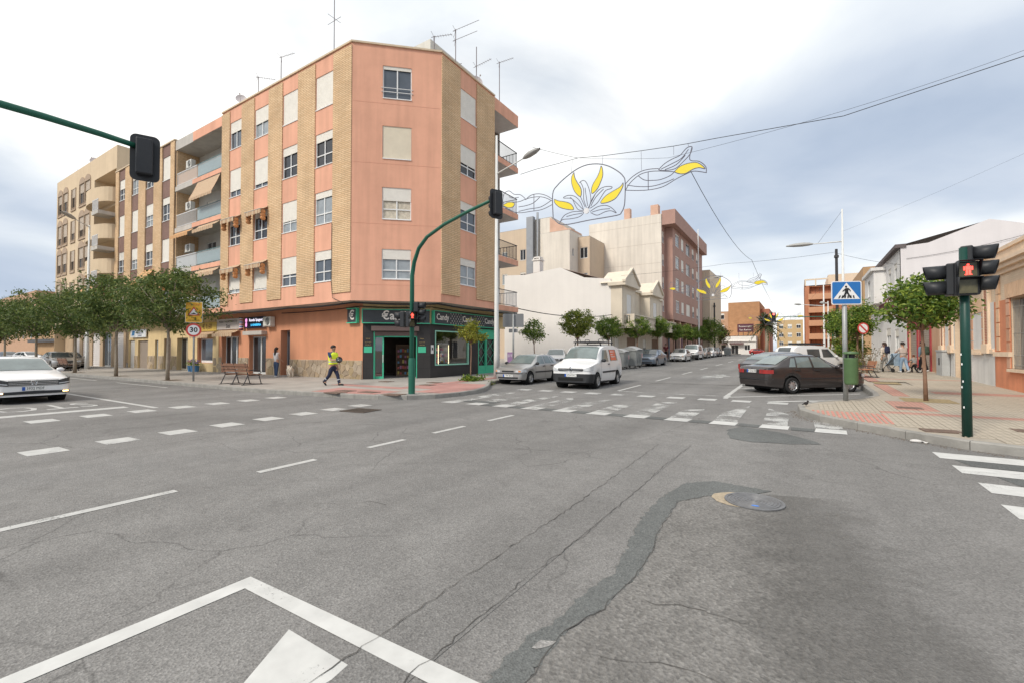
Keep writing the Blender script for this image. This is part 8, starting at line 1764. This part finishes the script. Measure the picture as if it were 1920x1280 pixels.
t, U, AR, k = person('man in yellow high-visibility vest walking past the stone plinth with a black helmet', (-17.1, 12.45, zl(12.4)), RA - .35, 1.78, ((24, 8), (-16, 30)), ((-12, 30), (18, 75)), cloth('blue_shirt', (.02, .05, .12)), NAVY, HAIR, sleeve=.35, bulk=1.12, shoe=cloth('boot', (.02, .02, .022)))
def vest(t, U, k, b=1.12):
    m = MB(); rows = []
    for z, rx_, ry in ((.545, .097, .118), (.60, .094, .112), (.68, .104, .128), (.755, .108, .142), (.80, .100, .138), (.83, .068, .07)):
        rows.append([U((math.cos(q) * rx_ * k * .92, math.sin(q) * ry * k, z * k)) for q in [2 * math.pi * j / 20 for j in range(21)]])
    m.grid(rows); m.build('vest', HIV, t, True); m = MB()
    for z in (.60, .68): m.grid([[U((math.cos(q) * .100 * k * .94, math.sin(q) * .1205 * k, (z + d) * k)) for q in [2 * math.pi * j / 20 for j in range(21)]] for d in (-.012, .012)])
    m.build('reflective_band', REFL, t, True); m = MB()
vest(t, U, k)
for i, (z0, z1) in enumerate(((.12, .15), (.17, .19))): pass
m = MB()
for hip, kn, sd in ((24, 8, 1), (-16, 30, -1)):
    a = R(hip); h = Vector((0, sd * .05 * k, .50 * k)); kp = h + Vector((math.sin(a), 0, -math.cos(a))) * .235 * k; a2 = R(hip - kn); d = Vector((math.sin(a2), 0, -math.cos(a2)))
    for s in (.55, .75):
        p = Vector(U(kp + d * .225 * k * s)); m.tube([tuple(p - d * .018), tuple(p + d * .018)], .071 - .012 * (s > .6), 12)
m.build('reflective_cuff', REFL, t, True)
hp = Vector(U(AR[1][2] + AR[1][3] * .08 * k)); o = thing('motorcycle_helmet', 'black helmet tucked under the arm of the high-visibility man', 'helmet', tuple(Vector((-17.1, 12.45, zl(12.4))) + Matrix.Rotation(RA - .35, 3, 'Z') @ hp)); m = MB(); m.ball((0, 0, 0), (.15, .13, .14), 14, 9); m.build('shell', M('helmet_black', (.015, .015, .017), .25, .1), o, True); m = MB(); m.ball((.05, -.02, -.02), (.12, .125, .07), 12, 7); m.build('visor', CGL, o, True)
t, U, AR, k = person('woman in white top and jeans facing the doorway with a dark jacket over her arm', (-24.9, 14.45, zl(14.4)), AW - .3, 1.66, ((4, 2), (-5, 2)), ((10, 30), (5, 55)), cloth('white', (.66, .64, .64)), cloth('denim_dark', (.045, .075, .14)), HAIR, .20, cloth('white_shoe', (.62, .62, .62)), .15)
o = MB(); p = Matrix.Rotation(AW - .3, 3, 'Z') @ Vector(U(AR[0][2])); rows = [[(.16 * math.cos(q) * s, .09 * math.sin(q) * s, -z) for q in [2 * math.pi * j / 10 for j in range(11)]] for s, z in ((.5, -.08), (1, .05), (1.1, .25), (.9, .45), (.5, .6))]; o.grid(rows); ob = o.build('jacket', cloth('charcoal', (.03, .03, .035)), None, True); ob.location = tuple(Vector((-24.9, 14.45, zl(14.4))) + p); tag(ob, 'dark jacket hanging from the arm of the woman in white', 'jacket')
CREAMC = cloth('cream', (.62, .54, .46))
def backpack(label, loc, rz, z, mat, s=1.0):
    t = thing('backpack', label, 'backpack', (loc[0], loc[1], loc[2] + z), rz); m = MB(); rows = []
    for zz, w, d in ((-.2, .9, .8), (-.18, 1, 1), (0, 1, 1.05), (.14, .95, .9), (.2, .7, .5)): rows.append([(-.09 * s + .085 * s * d * math.cos(q), .15 * s * w * math.sin(q), zz * s) for q in [2 * math.pi * j / 14 for j in range(15)]])
    m.grid(rows); m.add(rows[0][:-1], [tuple(range(14))]); m.add(rows[-1][:-1], [tuple(range(14))]); m.build('bag', mat, t, True); m = MB(); m.ball((-.17 * s, 0, -.07 * s), (.03, .1 * s, .07 * s), 10, 6); m.build('pocket', mat, t, True)
    m = MB()
    for sd in (1, -1): m.tube([(-.02, sd * .09, .18 * s), (.1, sd * .1, .24 * s), (.2, sd * .1, .1 * s), (.14, sd * .12, -.12 * s), (-.02, sd * .12, -.18 * s)], .014, 5)
    m.build('strap', mat, t)
def R3(loc): return loc
P1 = (3.9, 31.9, zr(31.9) + .012); person('woman in cream top and grey trousers walking away past the orange bench', P1, AW + .1, 1.60, ((14, 6), (-12, 14)), ((-8, 10), (8, 12)), CREAMC, cloth('grey', (.26, .25, .23)), HAIRB, .08, cloth('shoe_grey', (.35, .34, .33)), 1.0, 1.0); backpack('small navy backpack on the woman in cream', (P1[0] + .05, P1[1] - .07, P1[2]), AW + .1, 1.18, NAVY)
P2 = (4.62, 31.4, zr(31.4) + .012); person('woman in pale top and blue jeans pushing a pushchair', P2, AW - .1, 1.60, ((10, 4), (-14, 12)), ((38, 30), (38, 30)), cloth('beige', (.50, .42, .38)), cloth('denim', (.24, .34, .46)), HAIR, .04, cloth('white_shoe', (.62, .62, .62)), .4, 1.08, .08)
P4 = (5.55, 32.4, zr(32.4) + .012); person('woman in black trousers with long dark hair near the shuttered shop', P4, AW + .15, 1.62, ((8, 4), (-10, 10)), ((-6, 12), (6, 15)), cloth('denim_shirt', (.16, .22, .27)), cloth('black', (.012, .012, .014)), HAIR, .17, cloth('white_shoe', (.62, .62, .62)), 1.0, 1.1); backpack('dark green and grey backpack on the woman in black trousers', (P4[0] + .06, P4[1] - .09, P4[2]), AW + .15, 1.14, cloth('dark_green', (.05, .08, .06)), 1.15)
P3 = (5.1, 31.6, zr(31.6) + .012); person('small child in grey top and black trousers riding a balance bike', P3, AW, .96, ((35, 45), (10, 50)), ((45, 20), (45, 20)), cloth('grey_top', (.28, .29, .29)), cloth('black', (.012, .012, .014)), cloth('auburn', (.14, .05, .03)), 0, None, 1.0, 1.15, .15)
def balance_bike():
    t = thing('balance_bike', 'small dark balance bike under the child', 'bicycle', P3, AW)
    for x in (-.3, .34): m = MB(); m.tube([(x + .15 * math.cos(q), 0, .15 + .15 * math.sin(q)) for q in [2 * math.pi * i / 20 for i in range(21)]], .022, 6); m.build('wheel', TYRE, t)
    m = MB(); m.tube([(-.3, 0, .15), (-.05, 0, .3), (.25, 0, .36), (.34, 0, .15)], .016, 6).tube([(.25, 0, .36), (.22, 0, .52)], .014, 6).tube([(.22, -.17, .53), (.22, .17, .53)], .014, 6); m.build('frame', IRON, t); m = MB(); m.ball((-.1, 0, .36), (.1, .06, .03), 10, 5); m.build('saddle', PLAST, t)
balance_bike()
def pushchair():
    t = thing('pushchair', 'pale blue pushchair pushed by the woman in jeans', 'pushchair', (4.2, 31.75, zr(31.7) + .012), AW); DB = cloth('pale_blue', (.30, .40, .50)); m = MB(); m.grid([[(-.25 + .5 * s, y, .35 + .55 * (1 - s) ** 2) for y in (-.22, .22)] for s in (0, .25, .5, .75, 1)]); rows = [[(-.28 + .12 * math.cos(q), y, .85 + .16 * math.sin(q)) for y in (-.24, .24)] for q in [math.pi * j / 8 for j in range(9)]]; m.grid(rows); m.grid([[(-.4, y, .95 - .6 * s) for y in (-.22, .22)] for s in (0, .5, 1)]); o = m.build('seat', DB, t); sm = o.modifiers.new('s', 'SOLIDIFY'); sm.thickness = .03
    m = MB()
    for y in (-.25, .25): m.tube([(-.7, y, 1.0), (-.3, y, .65), (.35, y, .12)], .014, 6).tube([(-.35, y, .12), (.1, y, .5)], .014, 6)
    m.tube([(-.7, -.25, 1.0), (-.7, .25, 1.0)], .014, 6); m.build('frame', IRON, t)
    for x in (-.35, .35):
        for y in (-.25, .25): m = MB(); m.lathe([(.1, -.02), (.1, .02)], 14, (x, y, .1), 'y'); m.build('wheel', TYRE, t)
pushchair()
person('man in dark red shirt standing by the blue shop front', (-12.9, 53.0, zl(53)), -1.2, 1.76, ((3, 2), (-4, 3)), ((15, 60), (10, 50)), cloth('maroon', (.16, .03, .035)), cloth('black', (.012, .012, .014)), HAIR, 0, None, .4, 1.15)
person('person in dark clothes with a blue bag beside the parked van', (2.65, 40.5, zr(40.5)), AW, 1.55, ((6, 4), (-5, 6)), ((5, 10), (8, 20)), cloth('slate', (.05, .07, .11)), cloth('black', (.012, .012, .014)), HAIR, .05, None, 1.0, 1.1)
def dog(loc, rz):
    t = thing('dog', 'shaggy cream dog standing beside the woman in white', 'dog', loc, rz); FUR = M('dog_fur', (.68, .60, .50), .9, .25, 14, bump=.8, bs=40)
    V = [(-.22, 0, .40), (0, 0, .40), (.22, 0, .42), (.34, 0, .52), (.42, 0, .60), (.54, 0, .57), (-.34, 0, .46), (-.40, 0, .56), (-.36, 0, .64)]; E = [(0, 1), (1, 2), (2, 3), (3, 4), (4, 5), (0, 6), (6, 7), (7, 8)]; Rr = [.12, .125, .135, .085, .085, .04, .05, .035, .03]
    for x, par, hind in ((.22, 2, 0), (-.22, 0, 1)):
        for sd in (1, -1):
            n = len(V)
            V += [(x + (.02 if not hind else .03), sd * .085, .30), (x + (-.01 if not hind else -.06), sd * .085, .16), (x + (.0 if not hind else -.02), sd * .085, .035), (x + .04, sd * .085, .025)]; E += [(par, n), (n, n + 1), (n + 1, n + 2), (n + 2, n + 3)]; Rr += [.065, .038, .034, .032]
    skin_obj('body', V, E, Rr, FUR, t, 2, 1); m = MB()
    for sd in (1, -1): m.ball((.39, sd * .075, .60), (.03, .02, .065), 8, 5)
    m.build('ear', FUR, t, True); m = MB(); m.ball((.59, 0, .585), (.018, .016, .014), 8, 5).ball((.49, .04, .63), .01, 6, 4).ball((.49, -.04, .63), .01, 6, 4); m.build('nose_and_eyes', SBLK, t, True)
    rr = random.Random(3); m = MB()
    for _ in range(900):
        x = rr.uniform(-.34, .36); q = rr.uniform(0, 6.283); r = .125; p = Vector((x, math.cos(q) * r, .405 + math.sin(q) * r)); d = Vector((-.4, math.cos(q) * .5, math.sin(q) * .3 - .6)).normalized(); w = d.cross(Vector((rr.gauss(0, 1), rr.gauss(0, 1), rr.gauss(0, 1)))).normalized() * .008; e = p + d * rr.uniform(.04, .08); m.add([tuple(p + w), tuple(p - w), tuple(e)], [(0, 1, 2)])
    m.build('fur', FUR, t)
dog((-24.05, 14.75, zl(14.7)), R(160))
def parasol():
    t = thing('closed_parasol', 'closed cream parasol standing beyond the parked van', 'parasol', (2.5, 45.0, zr(45))); m = MB(); m.tube([(0, 0, 0), (0, 0, 2.7)], .025, 6); m.build('pole', WHITE, t); m = MB(); m.grid([[(r * (1 + .15 * math.cos(6 * q)) * math.cos(q), r * (1 + .15 * math.cos(6 * q)) * math.sin(q), z) for q in [2 * math.pi * j / 24 for j in range(25)]] for z, r in ((2.75, .02), (2.4, .14), (1.9, .2), (1.4, .3), (.95, .33))]); m.build('canopy', cloth('parasol', (.62, .57, .52)), t, True)
parasol()
def flowers(loc):
    t = thing('flower_display', 'blue buckets of flowers outside the yellow sign shop', 'flower display', loc); rr = random.Random(9)
    for x in (-.45, 0, .45):
        m = MB(); m.lathe([(.14, 0), (.2, .4), (.21, .42)], 14, (x, 0, 0)); b_ = m.build('bucket', M('bucket_blue', (.05, .16, .32), .5), t); m = MB(); leaves(m, [(x + rr.gauss(0, .16), rr.gauss(0, .14), .45 + abs(rr.gauss(0, .16))) for _ in range(160)], .1, rr, -.2); m.build('foliage', L_ORANGE, b_)
        m = MB()
        for _ in range(14): m.ball((x + rr.gauss(0, .16), rr.gauss(0, .14), .6 + abs(rr.gauss(0, .13))), .04, 6, 4)
        m.build('blossom', [M('bloom_pink', (.55, .16, .26), .7), M('bloom_lilac', (.32, .2, .45), .7), M('bloom_white', (.6, .55, .55), .7)][int((x + .5) * 2)], b_)
flowers((-36.2, 15.0, zl(15)))
def bird(loc):
    t = thing('small_bird', 'tiny dark bird perched on the kerb corner of the raised pavement', 'bird', loc, 1.0); m = MB(); m.ball((0, 0, .07), (.075, .035, .04), 10, 6).ball((.07, 0, .115), (.03, .026, .028), 8, 5).tube([(-.06, 0, .07), (-.17, 0, .05)], [.022, .008], 6).tube([(.095, 0, .115), (.12, 0, .11)], [.008, .002], 5).tube([(0, .012, .04), (.005, .012, 0)], .004, 4).tube([(0, -.012, .04), (.005, -.012, 0)], .004, 4); m.build('body', M('bird_dark', (.03, .026, .025), .7), t, True)
bird((.12, 14.2, zr(14.2) + .012))
rl = random.Random(12)                                  # grit gathered along the raised kerb
m = MB()
for _ in range(500):
    q = rl.random(); i = rl.choice([6, 7, 8, 9, 10, 11, 12]); a, b = right_path[i], right_path[i + 1]; x = a[0] + (b[0] - a[0]) * q - abs(rl.gauss(0, .1)) - .02; y = a[1] + (b[1] - a[1]) * q - abs(rl.gauss(0, .08)); s = rl.uniform(.005, .016)
    m.add([(x - s, y - s, gz(y) + .003), (x + s, y - s * .6, gz(y) + .003), (x + s * .3, y + s, gz(y) + .003), (x, y, gz(y) + .003 + s)], [(0, 1, 3), (1, 2, 3), (2, 0, 3)])
o = m.build('gutter_grit', M('grit', (.16, .14, .12), .95, .3, 20)); tag(o, 'loose dark grit gathered along the foot of the raised kerb', 'grit', kind='stuff')
m = MB(); m.ball((0, 0, .02), (.09, .05, .03), 10, 5); m.grid([[(.05 + .12 * a, -.05 + .1 * b_, .012 + .02 * math.sin(a * 7 + b_ * 5)) for a in (0, .3, .6, 1)] for b_ in (0, .5, 1)]); o = m.build('litter', M('litter_white', (.62, .6, .58), .7)); o.location = (1.75, 10.85, .006); tag(o, 'scrap of white litter lying in the gutter', 'litter')
